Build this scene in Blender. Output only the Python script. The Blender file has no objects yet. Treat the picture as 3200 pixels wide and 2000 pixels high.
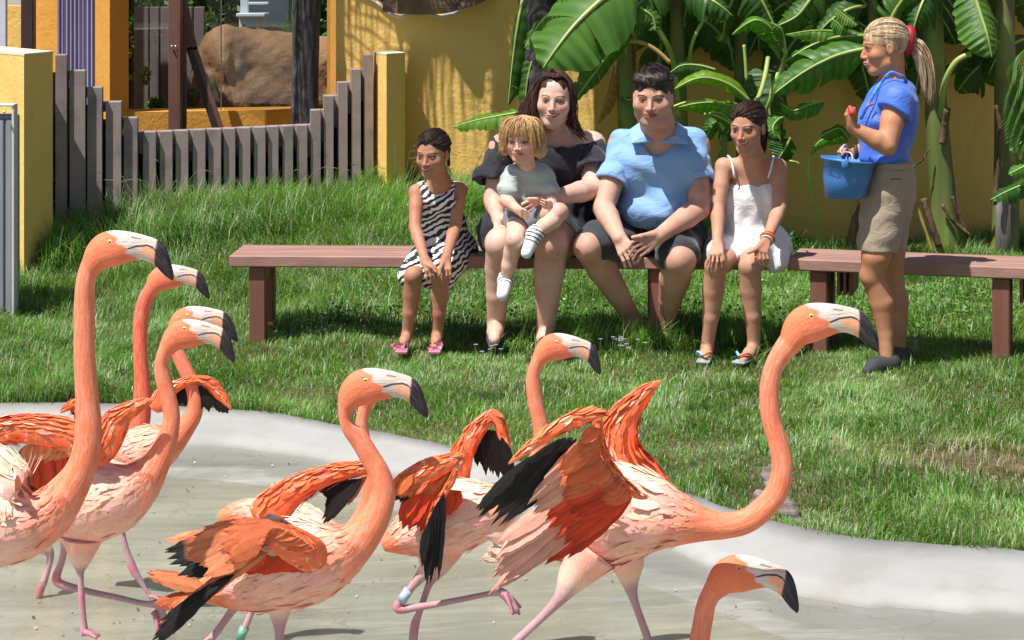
import bpy, math, random
import numpy as np
from mathutils import Vector, Matrix
random.seed(7); RNG = np.random.default_rng(11)
scn = bpy.context.scene
COL = scn.collection

# ---------------------------------------------------------------- camera, sky, sun, exposure
CAM_H = 1.80                    # eye height; the camera is level, the frame is shifted down
cam = bpy.data.cameras.new('camera'); camo = bpy.data.objects.new('camera', cam); COL.objects.link(camo)
camo.location = (0, 0, CAM_H); camo.rotation_euler = (math.radians(90), 0, 0)
cam.sensor_width = 36; cam.lens = 73.125; cam.shift_y = -0.34375; cam.clip_start = 0.1; cam.clip_end = 400
scn.camera = camo
SUN = Vector((-0.34, -0.31, 0.89)).normalized()
world = bpy.data.worlds.new('World'); scn.world = world; world.use_nodes = True
nt = world.node_tree; bg = nt.nodes['Background']
sky = nt.nodes.new('ShaderNodeTexSky'); sky.sky_type = 'NISHITA'; sky.sun_disc = False
sky.sun_elevation = math.asin(SUN.z); sky.sun_rotation = math.atan2(SUN.x, SUN.y)
sky.air_density = 1.0; sky.dust_density = 1.5
nt.links.new(sky.outputs[0], bg.inputs[0]); bg.inputs[1].default_value = 0.062
sl = bpy.data.lights.new('sun', 'SUN'); so = bpy.data.objects.new('sun', sl); COL.objects.link(so)
sl.energy = 5.0; sl.angle = math.radians(0.53); sl.color = (1.0, 0.955, 0.90)
so.rotation_euler = SUN.to_track_quat('Z', 'Y').to_euler()
scn.view_settings.view_transform = 'Standard'; scn.view_settings.look = 'None'
scn.view_settings.gamma = 1; scn.view_settings.use_curve_mapping = False
scn.view_settings.exposure = 0.46

# ---------------------------------------------------------------- helpers
F = 6500.0
def P(x, y, Y):                 # a point at depth Y, from photograph pixels (3200 wide)
    return np.array([(x-1600)*Y/F, Y, CAM_H-(y+100)*Y/F])
def Q(x, y, Y): return P(x*1.3228, y*1.3228, Y)
def sm(a, b, x):
    t = np.clip((x-a)/(b-a), 0, 1); return t*t*(3-2*t)
def tag(o, label=None, cat=None, group=None, kind=None):
    if label: o['label'] = label
    if cat: o['category'] = cat
    if group: o['group'] = group
    if kind: o['kind'] = kind
    return o
def thing(name, loc, label, cat, group=None):
    o = bpy.data.objects.new(name, None); COL.objects.link(o); o.location = [float(v) for v in loc]
    o.empty_display_size = 0.1
    return tag(o, label, cat, group)
def mesh(name, V, Fc, col=None, smooth=True, uv=None, midx=None, nrm=None):
    """Fc: (n,3) / (n,4) int array or list of polygons"""
    V = np.asarray(V, dtype=np.float32)
    me = bpy.data.meshes.new(name)
    if isinstance(Fc, (list, tuple)):
        lens = np.array([len(f) for f in Fc], dtype=np.int32)
        idx = np.fromiter((i for f in Fc for i in f), dtype=np.int32)
    else:
        Fc = np.asarray(Fc, dtype=np.int32)
        lens = np.full(len(Fc), Fc.shape[1], dtype=np.int32); idx = Fc.ravel()
    me.vertices.add(len(V)); me.vertices.foreach_set('co', V.ravel())
    me.loops.add(len(idx)); me.loops.foreach_set('vertex_index', idx)
    me.polygons.add(len(lens)); st = np.zeros(len(lens), dtype=np.int32); st[1:] = np.cumsum(lens)[:-1]
    me.polygons.foreach_set('loop_start', st)
    me.polygons.foreach_set('use_smooth', np.full(len(lens), smooth))
    if midx is not None: me.polygons.foreach_set('material_index', np.asarray(midx, dtype=np.int32))
    me.update(calc_edges=True)
    if uv is not None:
        l = me.uv_layers.new(name='UVMap'); l.data.foreach_set('uv', np.asarray(uv, dtype=np.float32)[idx].ravel())
    if col is not None:
        c = np.asarray(col, dtype=np.float32)
        if c.ndim == 1: c = np.tile(c, (len(V), 1))
        if c.shape[1] == 3: c = np.hstack([c, np.ones((len(c), 1), np.float32)])
        a = me.color_attributes.new('Col', 'FLOAT_COLOR', 'POINT'); a.data.foreach_set('color', c.ravel())
    if nrm is not None: me.normals_split_custom_set_from_vertices([tuple(v) for v in nrm])
    return me
def link(name, me, mat, parent=None):
    o = bpy.data.objects.new(name, me); COL.objects.link(o)
    if mat is not None and len(me.materials) == 0:
        for m in (mat if isinstance(mat, (list, tuple)) else [mat]): me.materials.append(m)
    if parent is not None: o.parent = parent
    return o
def wloc(p):
    v = np.zeros(3)
    while p is not None: v += np.array(p.location); p = p.parent
    return v
def obj(name, V, Fc, mat, parent=None, **kw):      # V in world coordinates
    V = np.asarray(V, dtype=np.float64)
    if parent is not None: V = V - wloc(parent)
    return link(name, mesh(name, V, Fc, **kw), mat, parent)
class MB:
    """collects several shapes into one mesh"""
    def __init__(s): s.V = []; s.F = []; s.n = 0; s.C = []; s.U = []
    def add(s, V, Fc, col=None, uv=None):
        V = np.asarray(V, float); s.V.append(V); s.F += [tuple(int(i)+s.n for i in f) for f in Fc]; s.n += len(V)
        s.C.append(np.tile(np.array(col if col is not None else (1, 1, 1), float), (len(V), 1)) if (col is None or np.ndim(col) == 1) else np.asarray(col, float))
        s.U.append(np.zeros((len(V), 2)) if uv is None else np.asarray(uv, float))
        return s
    def obj(s, name, mat, parent=None, smooth=True):
        return obj(name, np.vstack(s.V), s.F, mat, parent, col=np.vstack(s.C), uv=np.vstack(s.U), smooth=smooth)
BF = [(0,2,3,1),(4,5,7,6),(0,1,5,4),(2,6,7,3),(0,4,6,2),(1,3,7,5)]
def bevbox(cx, cy, cz, sx, sy, sz, b=0.004, rz=0.0, M=None):
    """box with chamfered edges"""
    hx, hy, hz = sx/2, sy/2, sz/2; b = min(b, hx*.45, hy*.45, hz*.45)
    V = []; idx = {}
    for a in (-1, 1):
        for c in (-1, 1):
            for d in (-1, 1):
                for ax in range(3):
                    p = [a*(hx-b), c*(hy-b), d*(hz-b)]; p[ax] = (a, c, d)[ax]*(hx, hy, hz)[ax]
                    idx[(a, c, d, ax)] = len(V); V.append(p)
    Fc = []
    for ax in range(3):
        o1, o2 = [i for i in range(3) if i != ax]
        for s_ in (-1, 1):
            q = []
            for u, v in ((-1,-1),(1,-1),(1,1),(-1,1)):
                k = [0,0,0]; k[ax] = s_; k[o1] = u; k[o2] = v; q.append(idx[(*k, ax)])
            Fc.append(q)
    for ax in range(3):
        o1, o2 = [i for i in range(3) if i != ax]
        for u in (-1, 1):
            for v in (-1, 1):
                k0 = [0,0,0]; k0[ax] = -1; k0[o1] = u; k0[o2] = v; k1 = list(k0); k1[ax] = 1
                Fc.append([idx[(*k0, o1)], idx[(*k1, o1)], idx[(*k1, o2)], idx[(*k0, o2)]])
    for a in (-1, 1):
        for c in (-1, 1):
            for d in (-1, 1): Fc.append([idx[(a, c, d, 0)], idx[(a, c, d, 1)], idx[(a, c, d, 2)]])
    V = np.array(V, float)
    # consistent outward winding (convex shape)
    out = []
    for f in Fc:
        a, b_, c = V[f[0]], V[f[1]], V[f[2]]
        n = np.cross(b_-a, c-a)
        out.append(tuple(f) if np.dot(n, V[list(f)].mean(0)) > 0 else tuple(reversed(f)))
    if M is not None: V = V @ np.asarray(M)[:3, :3].T
    if rz:
        c, s_ = math.cos(rz), math.sin(rz); V = V @ np.array([[c, s_, 0], [-s_, c, 0], [0, 0, 1]])
    return V+np.array([cx, cy, cz]), out
def spline(pts, n):
    """Catmull-Rom through rows of pts, n samples"""
    p = np.asarray(pts, float)
    if len(p) == 2: return p[0]+(p[1]-p[0])*np.linspace(0, 1, n)[:, None]
    d = np.sqrt(np.sum(np.diff(p[:, :3], axis=0)**2, axis=1))**0.5 + 1e-9
    t = np.concatenate([[0], np.cumsum(d)])
    m = np.zeros_like(p)
    m[1:-1] = ((p[1:-1]-p[:-2])/d[:-1, None]*d[1:, None]+(p[2:]-p[1:-1])/d[1:, None]*d[:-1, None])/(d[:-1]+d[1:])[:, None]
    m[0] = (p[1]-p[0])/d[0]*1.5-m[1]*.5; m[-1] = (p[-1]-p[-2])/d[-1]*1.5-m[-2]*.5
    x = np.linspace(0, t[-1], n); k = np.clip(np.searchsorted(t, x, side='right')-1, 0, len(d)-1)
    u = ((x-t[k])/d[k])[:, None]; D = d[k][:, None]
    return (2*u**3-3*u**2+1)*p[k]+(u**3-2*u**2+u)*D*m[k]+(-2*u**3+3*u**2)*p[k+1]+(u**3-u**2)*D*m[k+1]
def tube(pts, rad, ns=8, n=None, cap=True, flat=None, up=None):
    """round tube along a polyline; flat = (vector, factor) squashes the section"""
    p = np.asarray(pts, float); r = np.broadcast_to(np.asarray(rad, float), (len(p),)) if np.ndim(rad) == 0 else np.asarray(rad, float)
    if n:
        pr = spline(np.hstack([p, r[:, None]]), n); p = pr[:, :3]; r = np.maximum(pr[:, 3], 1e-4)
    T = np.gradient(p, axis=0); T /= np.linalg.norm(T, axis=1)[:, None]+1e-12
    a = np.array(up if up is not None else ([0, 1, 0] if abs(T[0][1]) < .9 else [1, 0, 0]), float)
    V = []; th = np.linspace(0, 2*math.pi, ns, endpoint=False)
    for i in range(len(p)):
        a = a-T[i]*np.dot(a, T[i]); a /= np.linalg.norm(a)+1e-12; b = np.cross(T[i], a)
        V.append(p[i]+r[i]*(np.cos(th)[:, None]*a+np.sin(th)[:, None]*b))
    V = np.vstack(V)
    if flat is not None:
        v = np.array(flat[0], float); v /= np.linalg.norm(v)
        c = np.repeat(p, ns, axis=0); d = (V-c)@v; V = V-v*(d*(1-flat[1]))[:, None]
    Fc = []
    for i in range(len(p)-1):
        for j in range(ns):
            Fc.append((i*ns+j, i*ns+(j+1) % ns, (i+1)*ns+(j+1) % ns, (i+1)*ns+j))
    if cap: Fc.append(tuple(range(ns-1, -1, -1))); Fc.append(tuple((len(p)-1)*ns+j for j in range(ns)))
    return V, Fc

# ---------------------------------------------------------------- materials
def nodes(name):
    m = bpy.data.materials.new(name); m.use_nodes = True
    t = m.node_tree; return m, t, t.nodes['Principled BSDF']
def N(t, typ, **kw):
    n = t.nodes.new(typ)
    for k, v in kw.items():
        if k.startswith('i_'):
            key = k[2:]; key = int(key) if key.isdigit() else key.replace('_', ' ')
            n.inputs[key].default_value = v
        else: setattr(n, k, v)
    return n
def mixc(t, fac, a, b, blend='MIX'):
    n = t.nodes.new('ShaderNodeMix'); n.data_type = 'RGBA'; n.blend_type = blend
    for s_, v in ((n.inputs['Factor'], fac), (n.inputs['A'], a), (n.inputs['B'], b)):
        if hasattr(v, 'links') or hasattr(v, 'is_linked'): t.links.new(v, s_)
        else: s_.default_value = (*v, 1) if isinstance(v, (tuple, list)) and len(v) == 3 else v
    return n.outputs['Result']
def ramp(t, src, lo, hi):
    n = t.nodes.new('ShaderNodeMapRange'); n.clamp = True
    t.links.new(src, n.inputs[0]); n.inputs[1].default_value = lo; n.inputs[2].default_value = hi
    return n.outputs[0]
def noise(t, scale, detail=4, stretch=None, coord='Object', rough=.55, dist=0.0):
    tc = N(t, 'ShaderNodeTexCoord'); n = N(t, 'ShaderNodeTexNoise'); n.inputs['Scale'].default_value = scale
    n.inputs['Detail'].default_value = detail; n.inputs['Roughness'].default_value = rough; n.inputs['Distortion'].default_value = dist
    if stretch:
        mp = N(t, 'ShaderNodeMapping'); mp.inputs['Scale'].default_value = stretch
        t.links.new(tc.outputs[coord], mp.inputs[0]); t.links.new(mp.outputs[0], n.inputs['Vector'])
    else: t.links.new(tc.outputs[coord], n.inputs['Vector'])
    return n.outputs[0]
def bump(t, b, src, strength=.3, dist=.01, prev=None):
    n = N(t, 'ShaderNodeBump'); n.inputs['Strength'].default_value = strength; n.inputs['Distance'].default_value = dist
    t.links.new(src, n.inputs['Height'])
    if prev is not None: t.links.new(prev, n.inputs['Normal'])
    t.links.new(n.outputs[0], b.inputs['Normal']); return n.outputs[0]
def mat(name, c1, c2=None, scale=6, rough=.7, detail=5, stretch=None, bs=.2, bscale=None, bdist=.004, lo=.35, hi=.65,
        attr=False, sss=0, spec=.5, metal=0, bstretch=None, c3=None, s3=1.5, trans=0, coord='Object', sheen=0):
    m, t, b = nodes(name); b.inputs['Roughness'].default_value = rough
    b.inputs['Specular IOR Level'].default_value = spec; b.inputs['Metallic'].default_value = metal
    if c2 is None: c2 = tuple(v*.8 for v in c1)
    f = ramp(t, noise(t, scale, detail, stretch, coord), lo, hi)
    c = mixc(t, f, tuple(c1), tuple(c2))
    if c3 is not None: c = mixc(t, ramp(t, noise(t, s3, 6, None, coord), .5, .72), c, tuple(c3))
    if attr:
        at = N(t, 'ShaderNodeAttribute', attribute_name='Col'); c = mixc(t, 1.0, at.outputs['Color'], c, 'MULTIPLY')
    t.links.new(c, b.inputs['Base Color'])
    if bs: bump(t, b, noise(t, bscale or scale*4, 6, bstretch or stretch, coord, .65), bs, bdist)
    if sss:
        b.inputs['Subsurface Weight'].default_value = sss; b.inputs['Subsurface Radius'].default_value = (1, .35, .2)
        b.inputs['Subsurface Scale'].default_value = .008
    if sheen: b.inputs['Sheen Weight'].default_value = sheen
    if trans:
        tr = N(t, 'ShaderNodeBsdfTranslucent'); mx = N(t, 'ShaderNodeMixShader'); mx.inputs[0].default_value = trans
        t.links.new(mixc(t, 1.0, c, (1.2, 1.25, .55), 'MULTIPLY'), tr.inputs[0])
        t.links.new(b.outputs[0], mx.inputs[1]); t.links.new(tr.outputs[0], mx.inputs[2])
        t.links.new(mx.outputs[0], t.nodes['Material Output'].inputs[0])
    return m

# ---------------------------------------------------------------- smooth solid modelling (distance fields + surface nets)
def cap(a, b, r1, r2=None, k=.02, op='+'): return ('c', np.array(a, float), np.array(b, float), r1, r1 if r2 is None else r2, k, op)
def ell(c, r, M=None, k=.02, op='+'): return ('e', np.array(c, float), np.array(r, float), np.eye(3) if M is None else np.asarray(M, float), k, op)
def plane(p, n, k=.004): return ('p', np.array(p, float), np.array(n, float)/np.linalg.norm(n), k)      # keeps the side the normal points away from
def field(pr, lo, h, n, disp=None):
    ax = [(lo[i]+h*np.arange(n[i])).astype(np.float32) for i in range(3)]
    D = np.full(n, .15, np.float32)
    for q in pr:
        if q[0] == 'p':
            d = (ax[0][:, None, None]-q[1][0])*q[2][0]+(ax[1][None, :, None]-q[1][1])*q[2][1]+(ax[2][None, None, :]-q[1][2])*q[2][2]
            k = q[3]; w = np.clip(.5+.5*(d-D)/k, 0, 1); D = (D*(1-w)+d*w+k*w*(1-w)).astype(np.float32); continue
        if q[0] == 'c': R = max(q[3], q[4]); b0 = np.minimum(q[1], q[2])-R; b1 = np.maximum(q[1], q[2])+R; k = q[5]; op = q[6]
        else:
            e = np.abs(q[3])@q[2] if False else np.sqrt(((q[3]*q[2][None, :])**2).sum(1)); b0 = q[1]-e; b1 = q[1]+e; k = q[4]; op = q[5]
        m = k+2.5*h
        i0 = [max(0, int((b0[i]-m-lo[i])/h)) for i in range(3)]; i1 = [min(n[i], int((b1[i]+m-lo[i])/h)+2) for i in range(3)]
        if any(i1[i] <= i0[i] for i in range(3)): continue
        X = ax[0][i0[0]:i1[0]][:, None, None]; Y = ax[1][i0[1]:i1[1]][None, :, None]; Z = ax[2][i0[2]:i1[2]][None, None, :]
        S = (slice(i0[0], i1[0]), slice(i0[1], i1[1]), slice(i0[2], i1[2]))
        if q[0] == 'c':
            a, b = q[1], q[2]; ba = b-a; L = float(ba@ba)+1e-12
            px, py, pz = X-a[0], Y-a[1], Z-a[2]
            t = np.clip((px*ba[0]+py*ba[1]+pz*ba[2])/L, 0, 1)
            d = np.sqrt((px-t*ba[0])**2+(py-t*ba[1])**2+(pz-t*ba[2])**2)-(q[3]+(q[4]-q[3])*t)
        else:
            M = q[3]; px, py, pz = X-q[1][0], Y-q[1][1], Z-q[1][2]
            u = (px*M[0, 0]+py*M[1, 0]+pz*M[2, 0]); v = (px*M[0, 1]+py*M[1, 1]+pz*M[2, 1]); w_ = (px*M[0, 2]+py*M[1, 2]+pz*M[2, 2])
            r = q[2]; k0 = np.sqrt((u/r[0])**2+(v/r[1])**2+(w_/r[2])**2); k1 = np.sqrt((u/r[0]**2)**2+(v/r[1]**2)**2+(w_/r[2]**2)**2)+1e-9
            d = k0*(k0-1)/k1
        d = d.astype(np.float32); E = D[S]
        if op == '+': w = np.clip(.5+.5*(E-d)/k, 0, 1); D[S] = E*(1-w)+d*w-k*w*(1-w)
        else: d = -d; w = np.clip(.5+.5*(d-E)/k, 0, 1); D[S] = E*(1-w)+d*w+k*w*(1-w)
    if disp is not None: D = D+disp(ax[0][:, None, None], ax[1][None, :, None], ax[2][None, None, :]).astype(np.float32)
    return D
def nets(D, lo, h):
    s = D < 0; nx, ny, nz = D.shape
    cnt = np.zeros((nx-1, ny-1, nz-1), np.int8)
    for a in (0, 1):
        for b in (0, 1):
            for c in (0, 1): cnt += s[a:nx-1+a, b:ny-1+b, c:nz-1+c]
    act = np.argwhere((cnt > 0) & (cnt < 8))
    ids = np.full(cnt.shape, -1, np.int32); ids[act[:, 0], act[:, 1], act[:, 2]] = np.arange(len(act))
    acc = np.zeros((len(act), 3)); num = np.zeros(len(act))
    C = [(a, b, c) for a in (0, 1) for b in (0, 1) for c in (0, 1)]
    dv = {c: D[act[:, 0]+c[0], act[:, 1]+c[1], act[:, 2]+c[2]] for c in C}
    for c in C:
        for ax in range(3):
            if c[ax]: continue
            e = list(c); e[ax] = 1; e = tuple(e); d0, d1 = dv[c], dv[e]
            m = (d0 < 0) != (d1 < 0); t = np.where(m, d0/(d0-d1+1e-12*(~m)), 0)
            pt = np.tile(np.array(c, float), (len(act), 1)); pt[:, ax] = t
            acc[m] += pt[m]; num[m] += 1
    V = (act+acc/num[:, None])*h+lo
    Fs = []
    for ax in range(3):
        sl0 = [slice(None)]*3; sl1 = [slice(None)]*3; sl0[ax] = slice(0, -1); sl1[ax] = slice(1, None)
        m = s[tuple(sl0)] != s[tuple(sl1)]; e = np.argwhere(m)
        o1, o2 = [(1, 2), (2, 0), (0, 1)][ax]
        ok = (e[:, o1] > 0) & (e[:, o2] > 0) & (e[:, o1] < D.shape[o1]-1) & (e[:, o2] < D.shape[o2]-1); e = e[ok]
        def cell(a, b): x = e.copy(); x[:, o1] -= a; x[:, o2] -= b; return ids[x[:, 0], x[:, 1], x[:, 2]]
        q = np.stack([cell(1, 1), cell(0, 1), cell(0, 0), cell(1, 0)], 1)
        ins = s[e[:, 0], e[:, 1], e[:, 2]]; q[~ins] = q[~ins][:, ::-1]; Fs.append(q)
    Fs = np.vstack(Fs); return V, Fs[(Fs >= 0).all(1)]
def solid(pr, h, fine=(), disp=None, pad=.03):
    """surface of a list of blended primitives; fine = [(centre, half size, voxel)] boxes at higher resolution"""
    lo = np.full(3, 1e9); hi = -lo
    for q in pr:
        if q[0] == 'p' or q[-1] == '-': continue
        if q[0] == 'c': R = max(q[3], q[4]); b0 = np.minimum(q[1], q[2])-R; b1 = np.maximum(q[1], q[2])+R
        else: e = np.sqrt(((q[3]*q[2][None, :])**2).sum(1)); b0 = q[1]-e; b1 = q[1]+e
        lo = np.minimum(lo, b0); hi = np.maximum(hi, b1)
    lo -= pad; hi += pad; n = tuple(int(v) for v in np.ceil((hi-lo)/h)+1)
    V, Fc = nets(field(pr, lo, h, n, disp), lo, h)
    VV = [V]; FF = []; keep = np.ones(len(Fc), bool); off = len(V); extra = []
    for c, hs, hf in fine:
        c = np.array(c, float); hs = np.array(hs, float)
        ins = (np.abs(V-c) < hs-h*1.2).all(1); keep &= ~ins[Fc].all(1)
        l = c-hs; nn = tuple(int(v) for v in np.ceil(2*hs/hf)+1)
        v2, f2 = nets(field(pr, l, hf, nn, disp), l, hf)
        if len(v2): extra.append((v2, f2+off)); off += len(v2)
    FF.append(Fc[keep])
    for v2, f2 in extra: VV.append(v2); FF.append(f2)
    return np.vstack(VV), np.vstack(FF)
# ================================================================ THE SETTING
# pool edge curves from picture positions; pool_in = water side foot of the kerb slab, pool_out = lawn side
def curve(pts, z):
    out = []
    for x, y in pts:
        Y = F*(CAM_H-z)/(y*1.3228+100); out.append([(x*1.3228-1600)*Y/F, Y])
    return np.array(out)
OUT_ = curve([(-500,985),(-100,962),(180,958),(440,965),(600,976),(800,1010),(1000,1048),(1150,1082),(1350,1120),(1600,1166),(1750,1215),(1900,1256),(2100,1286),(2419,1306),(2900,1330),(3300,1345)], -.01)
IN_ = curve([(-500,1075),(-100,1052),(180,1048),(430,1054),(600,1065),(800,1096),(940,1122),(1150,1180),(1350,1235),(1570,1298),(1700,1346),(1850,1398),(2100,1434),(2419,1456),(2900,1480),(3300,1495)], -.06)
OUT = spline(OUT_, 120)[:, :2]; INN = spline(IN_, 120)[:, :2]
def edgeY(x, c): return np.interp(x, c[:, 0], c[:, 1])
def floorz(x, y): return -.06-.07*sm(0, 2.2, edgeY(x, INN)-y)
def gz(x, y):          # lawn height
    x = np.asarray(x, float); y = np.asarray(y, float)
    z = -.012+.035*sm(0, .6, y-edgeY(x, OUT))+.02*sm(9.2, 9.9, y)*(1-sm(.6, 1.6, x))
    z = z+.30*sm(10.15, 12.2, y)*(1-sm(-.3, 1.1, x))+.05*sm(11, 13, y)
    z = z+.012*np.sin(x*3.1+1)*np.sin(y*2.3)+.008*np.sin(x*7.3+y*5.1)
    z = z+.03*np.exp(-((x-.45)**2/.08+(y-9.62)**2/.05))
    return np.where(y < edgeY(x, OUT)+.05, np.minimum(z, -.012), z)
# lawn soil: strip mesh from the kerb back
nx, ny = 150, 120
xs = np.linspace(-6, 7, nx); V = []; 
for j in range(ny):
    t = (j/(ny-1))**1.3; y0 = edgeY(xs, OUT)-.015; y = y0+(22-y0)*t
    V.append(np.stack([xs, y, gz(xs, y)-.004*(t == 0)], 1))
V = np.vstack(V); Fq = [(j*nx+i, j*nx+i+1, (j+1)*nx+i+1, (j+1)*nx+i) for j in range(ny-1) for i in range(nx-1)]
m_soil = mat('lawn_soil', (.085,.06,.035), (.15,.10,.06), scale=5, rough=.95, bs=.8, bscale=40, bdist=.015, c3=(.20,.13,.08), s3=4.0)
tag(obj('lawn', V, Fq, m_soil), kind='structure')
# far terrain sheet to the horizon
g = 60; V = np.array([[-g*3, 22, -.0], [g*3, 22, -.0], [g*3, 300, -.0], [-g*3, 300, -.0], [-g*3, -60, -.5], [g*3, -60, -.5], [g*3, 22, -.3], [-g*3, 22, -.3]])
m_ground = mat('ground', (.22,.19,.15), (.30,.26,.2), scale=.6, rough=.9)
tag(obj('ground', V, [(0,1,2,3), (4,5,6,7)], m_ground, smooth=False), kind='structure')
# pool floor
def m_floor():
    m, t, b = nodes('wet_concrete')
    a = noise(t, 1.6, 8, (.55, 2.2, 1), 'Object', .62, .6); c = noise(t, 5.0, 8, (.4, 3.0, 1), 'Object', .7, .3); d = noise(t, 60, 3)
    col = mixc(t, ramp(t, a, .38, .64), (.36,.352,.31), (.245,.242,.21))
    col = mixc(t, ramp(t, c, .52, .72), col, (.42,.412,.375))
    col = mixc(t, ramp(t, noise(t, 2.4, 6, (.5, 2.5, 1), 'Object', .6, 1.2), .58, .74), col, (.26,.255,.215))
    at = N(t, 'ShaderNodeAttribute', attribute_name='Col'); sx = N(t, 'ShaderNodeSeparateColor'); t.links.new(at.outputs['Color'], sx.inputs[0])
    ad = N(t, 'ShaderNodeMath', operation='MULTIPLY_ADD'); t.links.new(noise(t, 3.5, 6, (.6,1.6,1), 'Object', .6), ad.inputs[0]); ad.inputs[1].default_value = 1.1; t.links.new(sx.outputs[0], ad.inputs[2])
    wet = ramp(t, ad.outputs[0], .98, 1.12); wm = N(t, 'ShaderNodeMath', operation='MULTIPLY'); wm.inputs[1].default_value = .75; t.links.new(wet, wm.inputs[0]); col = mixc(t, wm.outputs[0], col, (.20,.197,.175))
    v = N(t, 'ShaderNodeTexVoronoi', feature='DISTANCE_TO_EDGE'); v.inputs['Scale'].default_value = 1.1
    tc = N(t, 'ShaderNodeTexCoord'); mx = N(t, 'ShaderNodeVectorMath', operation='ADD')
    nn = N(t, 'ShaderNodeTexNoise'); nn.inputs['Scale'].default_value = 3; nn.inputs['Detail'].default_value = 6
    t.links.new(tc.outputs['Object'], nn.inputs['Vector']); t.links.new(tc.outputs['Object'], mx.inputs[0]); t.links.new(nn.outputs['Color'], mx.inputs[1]); t.links.new(mx.outputs[0], v.inputs['Vector'])
    cr = N(t, 'ShaderNodeMath', operation='LESS_THAN'); cr.inputs[1].default_value = .004; t.links.new(v.outputs['Distance'], cr.inputs[0])
    crm = N(t, 'ShaderNodeMath', operation='MULTIPLY'); crm.inputs[1].default_value = .45; t.links.new(cr.outputs[0], crm.inputs[0])
    col = mixc(t, crm.outputs[0], col, (.14,.135,.11))
    sp = ramp(t, noise(t, 38, 2, (1, 1.6, 1)), .74, .78); col = mixc(t, sp, col, (.1,.09,.07))
    t.links.new(col, b.inputs['Base Color'])
    r = ramp(t, a, .40, .60); rr = N(t, 'ShaderNodeMapRange'); t.links.new(r, rr.inputs[0]); rr.inputs[3].default_value = .5; rr.inputs[4].default_value = .14
    t.links.new(rr.outputs[0], b.inputs['Roughness'])
    bump(t, b, c, .25, .01); return m
MF = m_floor()
V = []; ny = 60
for j in range(ny):
    t = (j/(ny-1))**1.5; y = edgeY(xs, INN)+.14-t*(edgeY(xs, INN)+3); V.append(np.stack([xs, y, floorz(xs, y)], 1))
V = np.vstack(V); Fq = [(j*nx+i, (j+1)*nx+i, (j+1)*nx+i+1, j*nx+i+1) for j in range(ny-1) for i in range(nx-1)]
dk = np.clip(1-(edgeY(V[:, 0], INN)-V[:, 1])/.55, 0, 1)[:, None]*np.ones(3); tag(obj('pool_floor', V, Fq, MF, col=dk), kind='structure')
# thin sheet of still water over the deeper part of the basin
def m_water():
    m, t, b = nodes('shallow_water'); b.inputs['Base Color'].default_value = (.93,.95,.9,1); b.inputs['Roughness'].default_value = .03
    b.inputs['IOR'].default_value = 1.33; b.inputs['Transmission Weight'].default_value = 1.0
    tr = N(t, 'ShaderNodeBsdfTransparent'); tr.inputs[0].default_value = (.94,.95,.90,1)
    gl = N(t, 'ShaderNodeBsdfGlossy'); gl.inputs['Roughness'].default_value = .05
    fr = N(t, 'ShaderNodeFresnel'); fr.inputs[0].default_value = 1.33; mx = N(t, 'ShaderNodeMixShader')
    bp = N(t, 'ShaderNodeBump'); bp.inputs['Strength'].default_value = .22; bp.inputs['Distance'].default_value = .01
    t.links.new(noise(t, 9, 5, (.5, 1.5, 1), 'Object', .6, .8), bp.inputs['Height'])
    for n_ in (gl, fr): t.links.new(bp.outputs[0], n_.inputs['Normal'])
    t.links.new(fr.outputs[0], mx.inputs[0]); t.links.new(tr.outputs[0], mx.inputs[1]); t.links.new(gl.outputs[0], mx.inputs[2])
    t.links.new(mx.outputs[0], t.nodes['Material Output'].inputs[0]); return m
V = []
for j in range(2):
    y = edgeY(xs, INN)+.0-j*9-.05; V.append(np.stack([xs, y, np.full(nx, -.068)], 1))
V = np.vstack(V); tag(obj('water', V, [(i, nx+i, nx+i+1, i+1) for i in range(nx-1)], m_water()), kind='structure')
# concrete kerb slab: outer lip, sloping face, small step at the water line
m_kerb = mat('pale_concrete', (.36,.357,.345), (.30,.297,.288), scale=2.2, rough=.8, bs=.35, bscale=30, bdist=.006, c3=(.29,.28,.255), s3=4.5, lo=.4, hi=.7)
V = []; rows = [(0, -.05), (.02, .004), (.35, -.004), (.8, -.022), (.97, -.036), (1.0, -.057), (1.012, -.12)]
jag = .018*np.interp(np.arange(120), np.arange(0, 120, 2), RNG.normal(size=60))
for t, z in rows:
    q = OUT+(INN-OUT)*t
    q = q+np.array([0, 1])*(jag[:, None] if t > .9 else jag[::-1, None]*.8 if t < .1 else 0)
    V.append(np.column_stack([q, np.full(120, z)]))
V = np.vstack(V); tag(obj('kerb', V, [(r*120+i, (r+1)*120+i, (r+1)*120+i+1, r*120+i+1) for r in range(len(rows)-1) for i in range(119)], m_kerb), kind='structure')

# ---------------------------------------------------------------- yellow walls and pillars
def m_plaster(name, c1, c2):
    m, t, b = nodes(name); b.inputs['Roughness'].default_value = .85
    col = mixc(t, ramp(t, noise(t, 1.3, 7, None, 'Object', .6), .35, .68), c1, c2)
    col = mixc(t, ramp(t, noise(t, 9, 8, (1, 1, .35), 'Object', .7), .60, .8), col, tuple(v*.75 for v in c1))
    t.links.new(col, b.inputs['Base Color']); st = ramp(t, noise(t, 2.2, 9, (1, 1, .3), 'Object', .75, .5), .60, .70); mm = N(t, 'ShaderNodeMath', operation='MULTIPLY'); mm.inputs[1].default_value = .45; t.links.new(st, mm.inputs[0]); col = mixc(t, mm.outputs[0], col, tuple(v*.55 for v in c1)); t.links.new(col, b.inputs['Base Color'])
    n1 = bump(t, b, noise(t, 45, 6), .5, .008); bump(t, b, noise(t, 5, 4), .35, .03, n1); return m
MY = m_plaster('yellow_plaster', (.86,.57,.17), (.80,.50,.135))
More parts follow.
